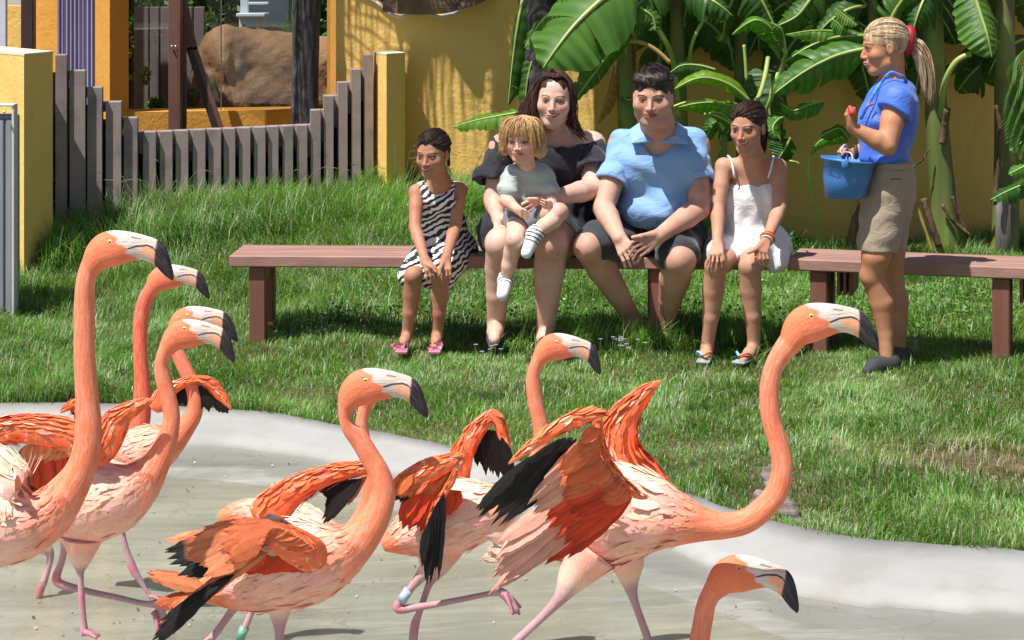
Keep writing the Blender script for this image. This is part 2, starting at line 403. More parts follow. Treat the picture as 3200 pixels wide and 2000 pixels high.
MY2 = m_plaster('orange_and_shaded_yellow_plaster', (.66,.32,.05), (.60,.27,.04))  # darker orange plaster; on the wall return its tone stands in for shade
def slab(name, x0, x1, yt, Yf, depth, zb, label, cat, mt=None, side=None, ztop=None, top=True, group=None):
    """a pillar or wall block from picture x-range and top y at depth Yf"""
    a = P(x0, yt, Yf); b = P(x1, yt, Yf); zt = a[2] if ztop is None else ztop
    t = thing(name, ((a[0]+b[0])/2, Yf+depth/2, zb), label, cat, group)
    v, f = bevbox((a[0]+b[0])/2, Yf+depth/2, (zb+zt)/2, b[0]-a[0], depth, zt-zb, .012)
    obj('block', v, f, mt or MY, t, smooth=False)
    if top:
        v, f = bevbox((a[0]+b[0])/2, Yf+depth/2, zt+.008, b[0]-a[0]+.012, depth+.012, .016, .005); obj('coping', v, f, m_cope, t, smooth=False)
    return t
m_cope = mat('pale_coping', (.72,.66,.5), (.7,.6,.4), scale=8, rough=.8)
def rotblock(name, corners, zb, zt, mt, label, cat, cope=True, group=None):
    """prism over a plan quadrilateral"""
    c = np.array(corners); t = thing(name, (*c.mean(0), zb), label, cat, group); n = len(c)
    def prism(c, z0, z1):
        v = np.vstack([np.column_stack([c, np.full(n, z0)]), np.column_stack([c, np.full(n, z1)])])
        f = [tuple(range(n-1, -1, -1)), tuple(range(n, 2*n))]+[(i, (i+1) % n, n+(i+1) % n, n+i) for i in range(n)]
        return v, f
    v, f = prism(c, zb, zt); obj('block', v, f, mt, t, smooth=False)
    if cope:
        k = c.mean(0)+(c-c.mean(0))*1.012; v, f = prism(k, zt+.001, zt+.013); obj('coping', v, f, m_cope, t, smooth=False)
    return t
# pillar at the left edge (corner towards the camera at x=75) and at the right end of the fence
def xy(x, Y): return [(x-1600)*Y/F, Y]
rotblock('wall_pillar', [xy(-130, 11.75), xy(75, 11.0), xy(165, 11.35), xy(-30, 12.2)], -.1, P(0, 168, 11.3)[2], MY, 'square yellow plastered pillar at the left end of the stepped fence', 'pillar')
rotblock('wall_pillar', [xy(1165, 12.95), xy(1208, 12.6), xy(1266, 12.75), xy(1235, 13.1)], .1, P(0, 172, 12.7)[2], MY, 'yellow plastered pillar at the right end of the stepped fence', 'pillar')
# main wall, with a notched top where brown sheeting hangs
t = thing('garden_wall', (1.5, 13.1, 0), 'tall yellow plastered wall behind the banana plants and the seated family', 'wall')
top = [(1040,-1600),(1040,-60),(1152,-8),(1180,8),(1215,40),(1252,52),(1285,42),(1325,40),(1380,52),(1420,45),(1452,25),(1500,-4),(1530,-30),(1620,-60),(1800,-90),(2050,-560),(3900,-560)]
tp = [P(x, y, 13.1)[[0, 2]] for x, y in top[1:]]
tp[0][0] = P(1050, 0, 13.1)[0]; 
prof = [(tp[0][0], 1.62)]+[tuple(p) for p in tp]; prof = [(tp[0][0], -.1)]+[tuple(p) for p in tp]+[(tp[-1][0], -.1)]
nP = len(prof); V = np.array([[x, 13.1, z] for x, z in prof]+[[x, 13.5, z] for x, z in prof])
obj('wall_body', V, [tuple(range(nP)), tuple(range(2*nP-1, nP-1, -1))]+[(i, nP+i, nP+(i+1) % nP, (i+1) % nP) for i in range(nP)], MY, t, smooth=False)
rim = np.array([[p[0], 13.09, p[1]-.003] for p in tp[:13]]); v, f = tube(rim, .011, 6); 
m_white = mat('white_edge', (.75,.72,.66), scale=20, rough=.8); obj('torn_edge', v, f, m_white, t)
# brown sheeting hanging over the notch
V = []; nu, nv = 50, 14
for i in range(nu):
    u = i/(nu-1)
    for j in range(nv):
        w = j/(nv-1); x = 1195+u*340; yb = 38+12*math.sin(u*3.1)-46*u*u*u
        V.append(P(x, yb-w*230, 12.98)+np.array([0, .05*math.sin(u*7+w*5)+.03*math.sin(u*19+w*3), 0]))
m_tarp = mat('brown_sheeting', (.20,.13,.085), (.10,.065,.045), scale=3, stretch=(.5,1,4), rough=.75, bs=.6, bscale=9, bdist=.03)
tag(obj('hanging_sheet', np.array(V), [(i*nv+j, (i+1)*nv+j, (i+1)*nv+j+1, i*nv+j+1) for i in range(nu-1) for j in range(nv-1)], m_tarp), 'crumpled brown sheeting hanging over the notched top of the yellow wall', 'sheet')

# enclosure behind the stepped fence: wall end, low wall, glass, pillars
rotblock('wall_end', [xy(1022, 13.9), xy(1050, 13.3), xy(1058, 13.6), xy(1030, 14.0)], .1, 3.0, MY2, 'shade-coloured return of the yellow wall beside the dark trunk', 'wall', False)
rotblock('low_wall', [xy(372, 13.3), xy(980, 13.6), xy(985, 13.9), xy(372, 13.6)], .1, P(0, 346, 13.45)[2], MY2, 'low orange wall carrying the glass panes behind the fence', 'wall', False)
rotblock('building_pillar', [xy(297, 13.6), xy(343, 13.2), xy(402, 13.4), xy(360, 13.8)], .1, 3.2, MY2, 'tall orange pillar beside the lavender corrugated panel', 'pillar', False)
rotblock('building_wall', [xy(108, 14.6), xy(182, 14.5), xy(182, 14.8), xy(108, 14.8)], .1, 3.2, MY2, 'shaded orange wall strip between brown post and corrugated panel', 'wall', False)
rotblock('back_wall', [xy(22, 15.2), xy(75, 15.2), xy(75, 15.4), xy(22, 15.4)], .1, P(0, 18, 15.2)[2], MY, 'distant yellow wall seen at the top left corner', 'wall', False)
m_brownpost = mat('brown_painted_steel', (.16,.075,.055), (.12,.055,.045), scale=5, rough=.5, bs=.15)
m_dkpost = mat('dark_brown_paint', (.045,.022,.022), (.03,.016,.018), scale=5, rough=.5)
v, f = bevbox(*(P(89, 0, 14.2)*[1,1,0]+[0,0,1.6]), .083, .1, 3.2, .006); tag(obj('steel_post', v, f, m_dkpost, smooth=False), 'dark maroon post left of the corrugated panel', 'post')
m_pale = mat('pale_sheet', (.55,.62,.72), (.5,.56,.66), scale=4, rough=.5)
v, f = bevbox(*(P(5, 0, 15.0)*[1,1,0]+[0,0,1.7]), .075, .05, 2.6, .004); tag(obj('pale_panel', v, f, m_pale, smooth=False), 'pale blue white panel at the top left corner', 'panel')
# corrugated lavender panel
m_cor = mat('lavender_metal', (.30,.28,.42), (.25,.23,.37), scale=3, rough=.45, bs=.05)
nU = 66; V = []; xa = P(180, 0, 14.3)[0]; xb = P(297, 0, 13.9)[0]
for i in range(nU):
    u = i/(nU-1); s = u*9 % 1; d = .018*(1 if .18 < s < .5 else -1 if s > .68 or s < .0 else 0)
    for z in (.2, 3.0): V.append([xa+(xb-xa)*u, 14.3-.4*u-d, z])
tag(obj('corrugated_panel', V, [(2*i, 2*i+2, 2*i+3, 2*i+1) for i in range(nU-1)], m_cor, smooth=False), 'lavender corrugated metal panel between orange walls', 'panel')
# brown steel post and brace
a = P(552, 0, 13.0); t = thing('braced_post', (a[0], 13.0, .2), 'brown steel post with diagonal brace standing behind the stepped fence', 'post')
v, f = bevbox(a[0]-.02, 13.0, 1.5, .062, .012, 2.7, .003); obj('web', v, f, m_brownpost, t, smooth=False)
v, f = bevbox(P(552,0,13)[0]+.021, 13.03, 1.5, .012, .12, 2.7, .003); obj('flange', v, f, m_brownpost, t, smooth=False)
v, f = bevbox(P(565,0,13)[0]+.008, 13.09, 1.5, .03, .012, 2.7, .003); obj('flange', v, f, m_brownpost, t, smooth=False)
b0 = P(562, -20, 13.16); b1 = P(598, 150, 13.16); b2 = P(682, 405, 13.16)
for i, (pa, pb) in enumerate(((b0, b1), (b1, b2))):
    d = pb-pa; L = np.linalg.norm(d); ang = math.atan2(d[0], -d[2]); M = Matrix.Rotation(-ang, 3, 'Y')
    v, f = bevbox(*((pa+pb)/2), .055, .1, L+.02, .004, M=np.array(M)); obj('brace', v, f, m_dkpost if i else m_brownpost, t, smooth=False)
    v, f = bevbox(*((pa+pb)/2+np.array([.03, -.045, 0])), .03, .012, L+.02, .003, M=np.array(M)); obj('brace_flange', v, f, m_brownpost, t, smooth=False)
m_bolt = mat('bolt_metal', (.6,.6,.62), scale=10, rough=.3, metal=.8)
for x in (537, 549):
    v, f = tube([P(x, 145, 12.985), P(x, 145, 12.97)], .007, 8); obj('bolt', v, f, m_bolt, t)
# second fence of wide lavender slats behind glass
m_slat = mat('mauve_concrete', (.20,.165,.185), (.165,.135,.15), scale=7, rough=.85, bs=.3, bscale=90, bdist=.003, c3=(.14,.12,.12), s3=5)
t = thing('slat_screen', (P(530,0,15)[0], 15, .2), 'mauve slatted screen standing behind the brown steel post', 'fence')
for x0, x1 in ((421,437),(436,466),(471,499),(504,532),(540,560),(578,602),(608,640)):
    a = P(x0, 21, 15); b = P(x1, 21, 15); v, f = bevbox((a[0]+b[0])/2, 15, (a[2]+.2)/2, b[0]-a[0], .06, a[2]-.2, .004)
    obj('slat', v, f, m_slat, t, smooth=False)
# glass panes
m_glass, gt, gb = nodes('clear_glass')
tr = N(gt, 'ShaderNodeBsdfTransparent'); tr.inputs[0].default_value = (.86,.88,.86,1); gl = N(gt, 'ShaderNodeBsdfGlossy'); gl.inputs['Roughness'].default_value = .02
mx = N(gt, 'ShaderNodeMixShader'); mx.inputs[0].default_value = .06
gt.links.new(tr.outputs[0], mx.inputs[1]); gt.links.new(gl.outputs[0], mx.inputs[2]); gt.links.new(mx.outputs[0], gt.nodes['Material Output'].inputs[0])
m_gedge = mat('glass_edge', (.12,.15,.14), scale=5, rough=.2)
t = thing('glass_screen', (P(690,0,13.6)[0], 13.55, .9), 'clear glass panes standing on the low orange wall before the brown boulder', 'glass screen')
for x0, x1 in ((405, 693), (697, 915)):
    a = P(x0, 0, 13.45); b = P(x1, 0, 13.55); z0 = P(0, 345, 13.5)[2]
    v, f = bevbox((a[0]+b[0])/2, 13.5, (z0+3)/2, b[0]-a[0], .012, 3-z0, .003); obj('pane', v, f, m_glass, t, smooth=False)
    v, f = bevbox(b[0]+.004, 13.5, (z0+3)/2, .007, .013, 3-z0, .002); obj('pane_joint', v, f, m_gedge, t, smooth=False)
# dark trunk
m_trunk = mat('weathered_trunk', (.085,.075,.08), (.03,.026,.03), scale=9, stretch=(3,3,.25), rough=.85, bs=.9, bscale=14, bstretch=(3,3,.5), bdist=.03, c3=(.15,.13,.125), s3=9)
t = thing('dark_trunk', (*P(955, 0, 13.0)[:2], .3), 'thick dark weathered trunk standing between the glass and the yellow wall', 'tree')
zz = np.linspace(.3, 4.2, 40); c = P(957, 0, 13.0)
pts = np.array([[c[0]+.006*math.sin(z*5), 13.0, z] for z in zz]); r = .088+.004*np.sin(zz*9)-.004*zz
v, f = tube(pts, r, 20); v += RNG.normal(size=v.shape)*.0018; obj('trunk', v, f, m_trunk, t)
# boulder
m_rock = mat('brown_rock', (.28,.15,.07), (.17,.085,.04), scale=4, rough=.8, bs=.9, bscale=9, bdist=.03, c3=(.12,.06,.035), s3=3)
pr = [ell(P(700, 215, 15), (.20, .3, .32), k=.08), ell(P(660, 270, 15), (.13, .25, .25), k=.08), cap(P(760, 190, 15.1), P(1030, 215, 15.2), .24, .24, k=.06), cap(P(720, 300, 15), P(1030, 320, 15.2), .24, .24, k=.06),
      ell(P(700, 330, 14.8), (.2, .15, .15), k=.05), cap(P(610, 190, 14.8), P(700, 246, 14.62), .022, .02, k=.03, op='-'), cap(P(700, 246, 14.62), P(735, 240, 14.72), .018, .022, k=.03, op='-'), cap(P(742, 60, 14.85), P(735, 240, 14.72), .03, .03, k=.05, op='-'), cap(P(735, 240, 14.72), P(860, 240, 14.84), .022, .014, k=.03, op='-')]
V, Fc = solid(pr, .018, disp=lambda x, y, z: .008*np.sin(23*x+9*z)*np.sin(17*z+4*x)+.005*np.sin(51*x+3)*np.sin(47*z+20*y))
tag(obj('boulder', V, Fc, m_rock), 'big rounded brown boulder with cracks behind the glass', 'rock')
# white chair shape and blue grey bin behind
m_plas = mat('pale_plastic', (.62,.68,.74), (.55,.6,.68), scale=3, rough=.4, bs=0)
t = thing('plastic_chair', P(780, 110, 17), 'pale blue white plastic chair behind the boulder', 'chair')
def qb(x0, y0, x1, y1, Y, d): a = P(x0, y0, Y); b = P(x1, y1, Y); return bevbox((a[0]+b[0])/2, Y, (a[2]+b[2])/2, abs(b[0]-a[0]), d, abs(a[2]-b[2]), .01)
for nm, q in (('backrest', (752,-60,778,75)), ('armrest', (772,6,840,14)), ('seat', (745,40,835,52)), ('leg', (748,50,758,90)), ('leg', (800,50,812,100)), ('leg', (822,50,832,85))):
    v, f = qb(*q, 17, .3 if nm in ('seat',) else .04); obj(nm, v, f, m_plas, t, smooth=False)
m_bin = mat('blue_grey_plastic', (.08,.11,.15), (.06,.085,.12), scale=3, rough=.5)
v, f = qb(778, -120, 915, 85, 17.6, .5); tag(obj('storage_box', v, f, m_bin, smooth=False), 'blue grey box behind the pale chair', 'box')
# grey metal cabinet at the left edge
m_cab = mat('grey_metal', (.27,.28,.30), (.22,.23,.25), scale=4, rough=.4, bs=.1, stretch=(8,8,.5)); m_fr = mat('pale_frame', (.62,.6,.62), scale=4, rough=.5)
t = thing('metal_cabinet', (*P(0, 0, 10.4)[:2], 0), 'grey ribbed metal cabinet with pale frame at the left edge', 'cabinet')
x1 = P(42, 0, 10.3)[0]
for i in range(9):
    v, f = bevbox(x1-.02-.04*i, 10.3, .55, .034, .03, 1.0, .008); obj('rib', v, f, m_cab, t, smooth=False)
v, f = bevbox(x1-.18, 10.36, .55, .38, .08, 1.05, .01); obj('body', v, f, m_cab, t, smooth=False)
a = P(0, 330, 10.3)[2]; v, f = bevbox(x1+.006, 10.3, (a+.02)/2, .014, .07, a-.02, .003); obj('frame', v, f, m_fr, t, smooth=False)
v, f = bevbox(x1-.18, 10.3, a+.004, .386, .08, .012, .003); obj('frame_top', v, f, m_fr, t, smooth=False)
v, f = tube([P(14, 350, 10.26), P(14, 350, 10.22)], .006, 8); obj('rivet', v, f, m_bolt, t)

# ---------------------------------------------------------------- stepped fence
t = thing('stepped_fence', (-1.9, 12.1, .3), 'mauve grey fence of upright posts stepping down to a low middle', 'fence')
m_post = mat('mauve_post', (.35,.28,.27), (.285,.23,.225), scale=9, rough=.85, bs=.35, bscale=110, bdist=.003, c3=(.20,.17,.17), s3=6)
m_gap = mat('slot_shade', (.028,.018,.024), scale=8, rough=.9)
Z = 1.8615
FP = [(322,378,318),(405,485,410),(508,583,508),(615,695,592),(720,790,685)]
for i, x in enumerate((833,930,1022,1122,1213,1302,1390,1478,1560,1645,1728)): FP.append((x, x+(64 if i < 5 else 58 if i < 8 else 52), 768-(x-833)*40/895))
FP += [(1808,1858,640),(1885,1933,557),(1968,2015,478),(2045,2092,402),(2118,2165,318)]
prev = None
def fY(x): return 11.75+(x-312)/(2165-312)*1.05
for i, (x0, x1, yt) in enumerate(FP):
    Yf = fY(x0); a = P(x0/Z, yt/Z, Yf); b = P(x1/Z, yt/Z, Yf)
    b = P((x1+5)/Z, yt/Z, Yf); w = b[0]-a[0];  zt = a[2]; zb = float(gz((a[0]+b[0])/2, Yf))-.05
    # plan: front face from a to b, side face turned to show on the left
    gapw = (x0-(FP[i-1][1]+5 if i else x0-20))/Z*Yf/F; dep = .10
    c = [[a[0], Yf], [b[0], Yf+.02], [b[0]-.01, Yf+dep+.02], [a[0]-gapw*.62, Yf+dep]]
    n = 4; V = np.array([[p[0], p[1], z] for z in (zb, zt-.004) for p in c]+[[p[0]*.94+np.mean([q[0] for q in c])*.06, p[1]*.94+np.mean([q[1] for q in c])*.06, zt] for p in c])
    Fc = [(0,3,2,1), (8,9,10,11)]+[(k, (k+1) % 4, 4+(k+1) % 4, 4+k) for k in range(4)]+[(4+k, 4+(k+1) % 4, 8+(k+1) % 4, 8+k) for k in range(4)]
    obj('post', V, Fc, m_post, t, smooth=False)
    if i:
        dz = .06 if i < 5 else .13 if i < 16 else .20; zs = min(zt, prev)-.002
        v, f = bevbox(a[0]-gapw*.55, Yf+.085, zs-dz/2, gapw*1.5, .05, dz, .003); obj('spacer', v, f, m_post, t, smooth=False)
    prev = zt
# added dark panel behind the posts, standing in for shade in the slots
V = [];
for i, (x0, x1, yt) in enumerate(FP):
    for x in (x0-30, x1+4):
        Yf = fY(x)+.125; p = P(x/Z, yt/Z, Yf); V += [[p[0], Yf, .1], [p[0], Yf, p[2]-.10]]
obj('slot_shade_panel', V, [(4*i, 4*i+2, 4*i+3, 4*i+1) for i in range(len(FP))], m_gap, t, smooth=False)

# ---------------------------------------------------------------- benches
m_wood = mat('reddish_timber', (.36,.20,.16), (.29,.155,.125), scale=5, stretch=(.5,6,6), rough=.62, bs=.5, bscale=14, bstretch=(.6,9,9), bdist=.004, c3=(.24,.13,.11), s3=3)
m_leg = mat('reddish_timber_leg', (.20,.085,.055), (.16,.065,.045), scale=5, stretch=(6,6,.5), rough=.6, bs=.4, bscale=14, bstretch=(9,9,.6), bdist=.004)
ZS = .46
def bench(A, B, legs, label, nb=5, depth=.38):
    A = np.array(A); B = np.array(B); d = B-A; L = np.linalg.norm(d); d /= L; nrm = np.array([-d[1], d[0]]); ang = math.atan2(d[1], d[0])
    t = thing('bench', (*((A+B)/2), 0), label, 'bench', 'benches along the lawn')
    gap = .012; bw = (depth-gap*(nb-1))/nb
    for i in range(nb):
        w = bw; c = (A+B)/2+nrm*(bw/2+i*(bw+gap)); hh = .055 if i == 0 else .035
        v, f = bevbox(c[0], c[1], ZS-hh/2-RNG.uniform(0, .002), L-RNG.uniform(0, .006), w, hh, .006, rz=ang); obj('board', v, f, m_wood, t, smooth=False)
    for s in legs:
        for k, off in enumerate((.065, depth-.065)):
            c = A+d*s+nrm*off; zb = float(gz(c[0], c[1]))-.03; zt = ZS-.056
            v, f = bevbox(c[0], c[1], (zb+zt)/2, .078, .078, zt-zb, .006, rz=ang); obj('leg', v, f, m_leg, t, smooth=False)
        c = A+d*s+nrm*depth/2; v, f = bevbox(c[0]+.005, c[1], ZS-.098, .045, depth-.21, .08, .005, rz=ang); obj('crosspiece', v, f, m_leg, t, smooth=False)
        for k in ((1, 2, 3) if nb == 6 else ()):
            c = A+d*(s+.06+.028*k)+nrm*depth/2; v, f = bevbox(c[0], c[1], ZS-.115, .016, depth-.12, .11, .003, rz=ang); obj('batten', v, f, m_leg, t, smooth=False)
    return t
bench((-1.322, 9.70), (1.262, 9.60), (.13, 2.00), 'long reddish brown timber bench on which the family sits')
bench((1.270, 9.597), (3.1, 9.08), (.14, .96, 1.6), 'reddish timber bench behind the standing keeper, nobody on it', nb=6)
# ================================================================ BANANA PLANTS
def m_leaf(name, c1, c2, trans=.35, rough=.36):
    m, t, b = nodes(name); b.inputs['Roughness'].default_value = rough; b.inputs['Specular IOR Level'].default_value = .55
    uv = N(t, 'ShaderNodeUVMap'); sp = N(t, 'ShaderNodeSeparateXYZ'); t.links.new(uv.outputs[0], sp.inputs[0])
    ms = N(t, 'ShaderNodeMath', operation='MULTIPLY'); ms.inputs[1].default_value = 520; t.links.new(sp.outputs[0], ms.inputs[0])
    sn = N(t, 'ShaderNodeMath', operation='SINE'); t.links.new(ms.outputs[0], sn.inputs[0])
    at = N(t, 'ShaderNodeAttribute', attribute_name='Col')
    c = mixc(t, ramp(t, noise(t, 5, 5), .35, .65), c1, c2)
    c = mixc(t, ramp(t, sn.outputs[0], .2, 1.0), c, tuple(v*1.18 for v in c1))
    c = mixc(t, ramp(t, noise(t, 22, 5), .66, .74), c, (.16,.13,.03))
    c = mixc(t, 1.0, at.outputs['Color'], c, 'MULTIPLY'); t.links.new(c, b.inputs['Base Color'])
    bp = N(t, 'ShaderNodeBump'); bp.inputs['Strength'].default_value = .35; bp.inputs['Distance'].default_value = .003
    t.links.new(sn.outputs[0], bp.inputs['Height']); t.links.new(bp.outputs[0], b.inputs['Normal'])
    tr = N(t, 'ShaderNodeBsdfTranslucent'); mx = N(t, 'ShaderNodeMixShader'); mx.inputs[0].default_value = trans
    t.links.new(mixc(t, 1.0, c, (1.5,1.7,.35), 'MULTIPLY'), tr.inputs[0]); t.links.new(b.outputs[0], mx.inputs[1]); t.links.new(tr.outputs[0], mx.inputs[2])
    t.links.new(mx.outputs[0], t.nodes['Material Output'].inputs[0]); return m
ML = m_leaf('banana_leaf', (.105,.235,.045), (.065,.165,.035), .42)
MLD = m_leaf('dry_banana_leaf', (.50,.25,.07), (.36,.16,.05), .3, .7)
m_rib = mat('leaf_midrib', (.36,.46,.13), (.28,.38,.09), scale=8, rough=.4, bs=.1)
m_dryrib = mat('dry_midrib', (.45,.32,.10), (.3,.18,.07), scale=8, rough=.6)
m_stem = mat('banana_stem', (.17,.21,.06), (.11,.14,.045), scale=3, stretch=(4,4,.35), rough=.5, bs=.35, bscale=10, bstretch=(6,6,.3), bdist=.01, c3=(.10,.055,.03), s3=2.2, attr=True)
m_dead = mat('dead_sheath', (.17,.11,.06), (.07,.04,.025), scale=6, stretch=(4,4,.4), rough=.9, bs=.7, bscale=12, bdist=.02)
def leaf_mesh(pts, hw, face, fold=.35, tears=4, tint=(1,1,1), seed=0, droop=0.0, shape=0):
    """pts: midrib in world space; face: roughly the upper surface's normal; returns blade arrays and rib arrays"""
    rs = np.random.default_rng(seed); n = 44
    p = spline(np.array(pts), n); T = np.gradient(p, axis=0); T /= np.linalg.norm(T, axis=1)[:, None]
    fc = np.array(face, float); nr = fc-T*(T@fc)[:, None]; nr /= np.linalg.norm(nr, axis=1)[:, None]+1e-9
    sd = np.cross(T, nr); t = np.linspace(0, 1, n)
    w = hw*np.minimum(1, (t/.16)**.6)*np.minimum(1, ((1-t)/.42)**.62)*(1+.04*np.sin(t*17+seed))
    MBl = MB(); m = 7; tint = np.array(tint)
    for s in (-1, 1):
        cuts = sorted(rs.uniform(.12, .93, rs.integers(max(1, tears-2), tears+2)).tolist()) if tears else []
        ce = [0]+[int(c*(n-1)) for c in cuts]+[n-1]; 
        for a, b in zip(ce[:-1], ce[1:]):
            if b-a < 1: continue
            dr = fold+droop*rs.uniform(.3, 1.2)+rs.normal()*.10; k = b-a+1; V = []; C = []; U = []
            sk = rs.normal()*.05
            for i in range(a, b+1):
                e = (i-a)/max(1, b-a)
                pinch = 1-.06*abs(2*e-1)**4 if tears else 1
                for j in range(m):
                    u = j/(m-1); ww = w[i]*pinch
                    ang = dr*(.35+.9*u); pl = .010*math.sin(t[i]*62)*u+.012*math.sin(t[i]*15+seed*3+s)*u*u
                    q = p[i]+sd[i]*s*ww*u*math.cos(ang)-nr[i]*(ww*u*math.sin(ang))+nr[i]*pl*min(1, hw/.1)+T[i]*(ww*u*(.28+sk))+np.array([0,0,-.22*droop*ww*u*u])
                    V.append(q); sh = .93+.14*math.sin(t[i]*62+1)*(u > .1); C.append(tint*sh*(1+.25*(u > .97))); U.append([t[i], u])
            MBl.add(V, [(i*m+j, i*m+j+1, (i+1)*m+j+1, (i+1)*m+j) if s > 0 else (i*m+j, (i+1)*m+j, (i+1)*m+j+1, i*m+j+1) for i in range(k-1) for j in range(m-1)], C, U)
    r = hw*(.085-.075*t)+.0015; rv, rf = tube(p+nr*r[:, None]*.2, r, 6)
    return MBl, rv, rf
PLANTS = []
def banana(label, stems):
    """stems: list of (points, radii)"""
    b = np.array(stems[0][0][0]); t = thing('banana_plant', b, label, 'banana plant', 'banana plants against the yellow wall')
    for pts, rad in stems:
        v, f = tube(pts, rad, 16, n=34); cc = np.ones((len(v), 3)); ph = RNG.uniform(0, 6)
        for i in range(34):
            z = i/33; k = 1+.25*math.sin(z*9+ph); cc[i*16:(i+1)*16] = (k, k, k*.9)
        obj('pseudostem', v, f, m_stem, t, col=cc)
    PLANTS.append((b, t)); return t
def P3(l): return [P(*q) for q in l]
pl1 = banana('banana plant behind the seated woman and man, with dry orange leaves', [(P3([(1975,700,12.7),(1960,400,12.6),(1950,100,12.5),(1960,-80,12.5)]), [.075,.06,.05,.04])])
pl2 = banana('banana plant with slim green stem behind the seated man', [(P3([(2130,790,12.6),(2125,420,12.6),(2118,150,12.5),(2112,-120,12.4)]), [.06,.05,.042,.036])])
pl3 = banana('bushy banana plant behind the girl in the white dress', [(P3([(2330,800,12.75),(2325,500,12.7),(2315,200,12.6),(2330,-150,12.5)]), [.07,.05,.04,.035]), (P3([(2250,800,12.5),(2255,600,12.45),(2262,420,12.3)]), [.05,.035,.02])])
pl4 = banana('thick green banana stem right of the standing keeper', [(P3([(2962,800,12.4),(2945,600,12.4),(2925,330,12.4),(2915,60,12.4),(2905,-200,12.4)]), [.086,.078,.068,.062,.056])])
pl5 = banana('slender banana plant behind the keeper head', [(P3([(2740,800,12.85),(2735,400,12.8),(2728,100,12.7),(2728,-150,12.7)]), [.05,.04,.034,.03])])
pl6 = banana('banana plant with grey dead trunk at the right edge of the picture', [(P3([(3140,800,12.5),(3145,500,12.5),(3140,100,12.4),(3150,-200,12.4)]), [.085,.075,.06,.05])])
m_greytr = mat('grey_dead_stem', (.26,.24,.22), (.12,.10,.09), scale=4, stretch=(5,5,.4), rough=.9, bs=.7, bscale=10, bstretch=(6,6,.4), bdist=.02)
v, f = bevbox(*P(3135, 700, 12.38), .09, .05, .42, .01); obj('dead_sheath', v, f, m_greytr, pl6)
cam3 = np.array([0, 0, CAM_H]); FC = lambda x=0, z=.4: (x, -1, z)
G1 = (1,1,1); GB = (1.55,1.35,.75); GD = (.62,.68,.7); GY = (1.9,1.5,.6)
def petiole(a, b, bend, r, mt, par):
    a = np.array(a); b = np.array(b); m = (a+b)/2+np.array(bend); v, f = tube([a, m, b], [r*1.3, r, r*.7], 8, n=14); obj('petiole', v, f, mt, par)
def leaf(par, pts, hwpx, face=(0,-1,.35), fold=.3, tears=4, tint=G1, dry=False, droop=0., pet=None, part='leaf'):
    pts = P3(pts); hw = 1.2*hwpx*pts[0][1]/F; sd = len(bpy.data.objects) % 9973
    mb, rv, rf = leaf_mesh(pts, hw, face, fold, tears, tint, sd, droop)
    o = mb.obj(part if not dry else 'dry_leaf', MLD if dry else ML, par)
    obj('midrib', rv, rf, m_dryrib if dry else m_rib, o)
    if pet is not None:
        petiole(P(*pet), pts[0], (0, 0, .06), max(.006, hw*.09), m_dryrib if dry else m_rib, par)
    return o
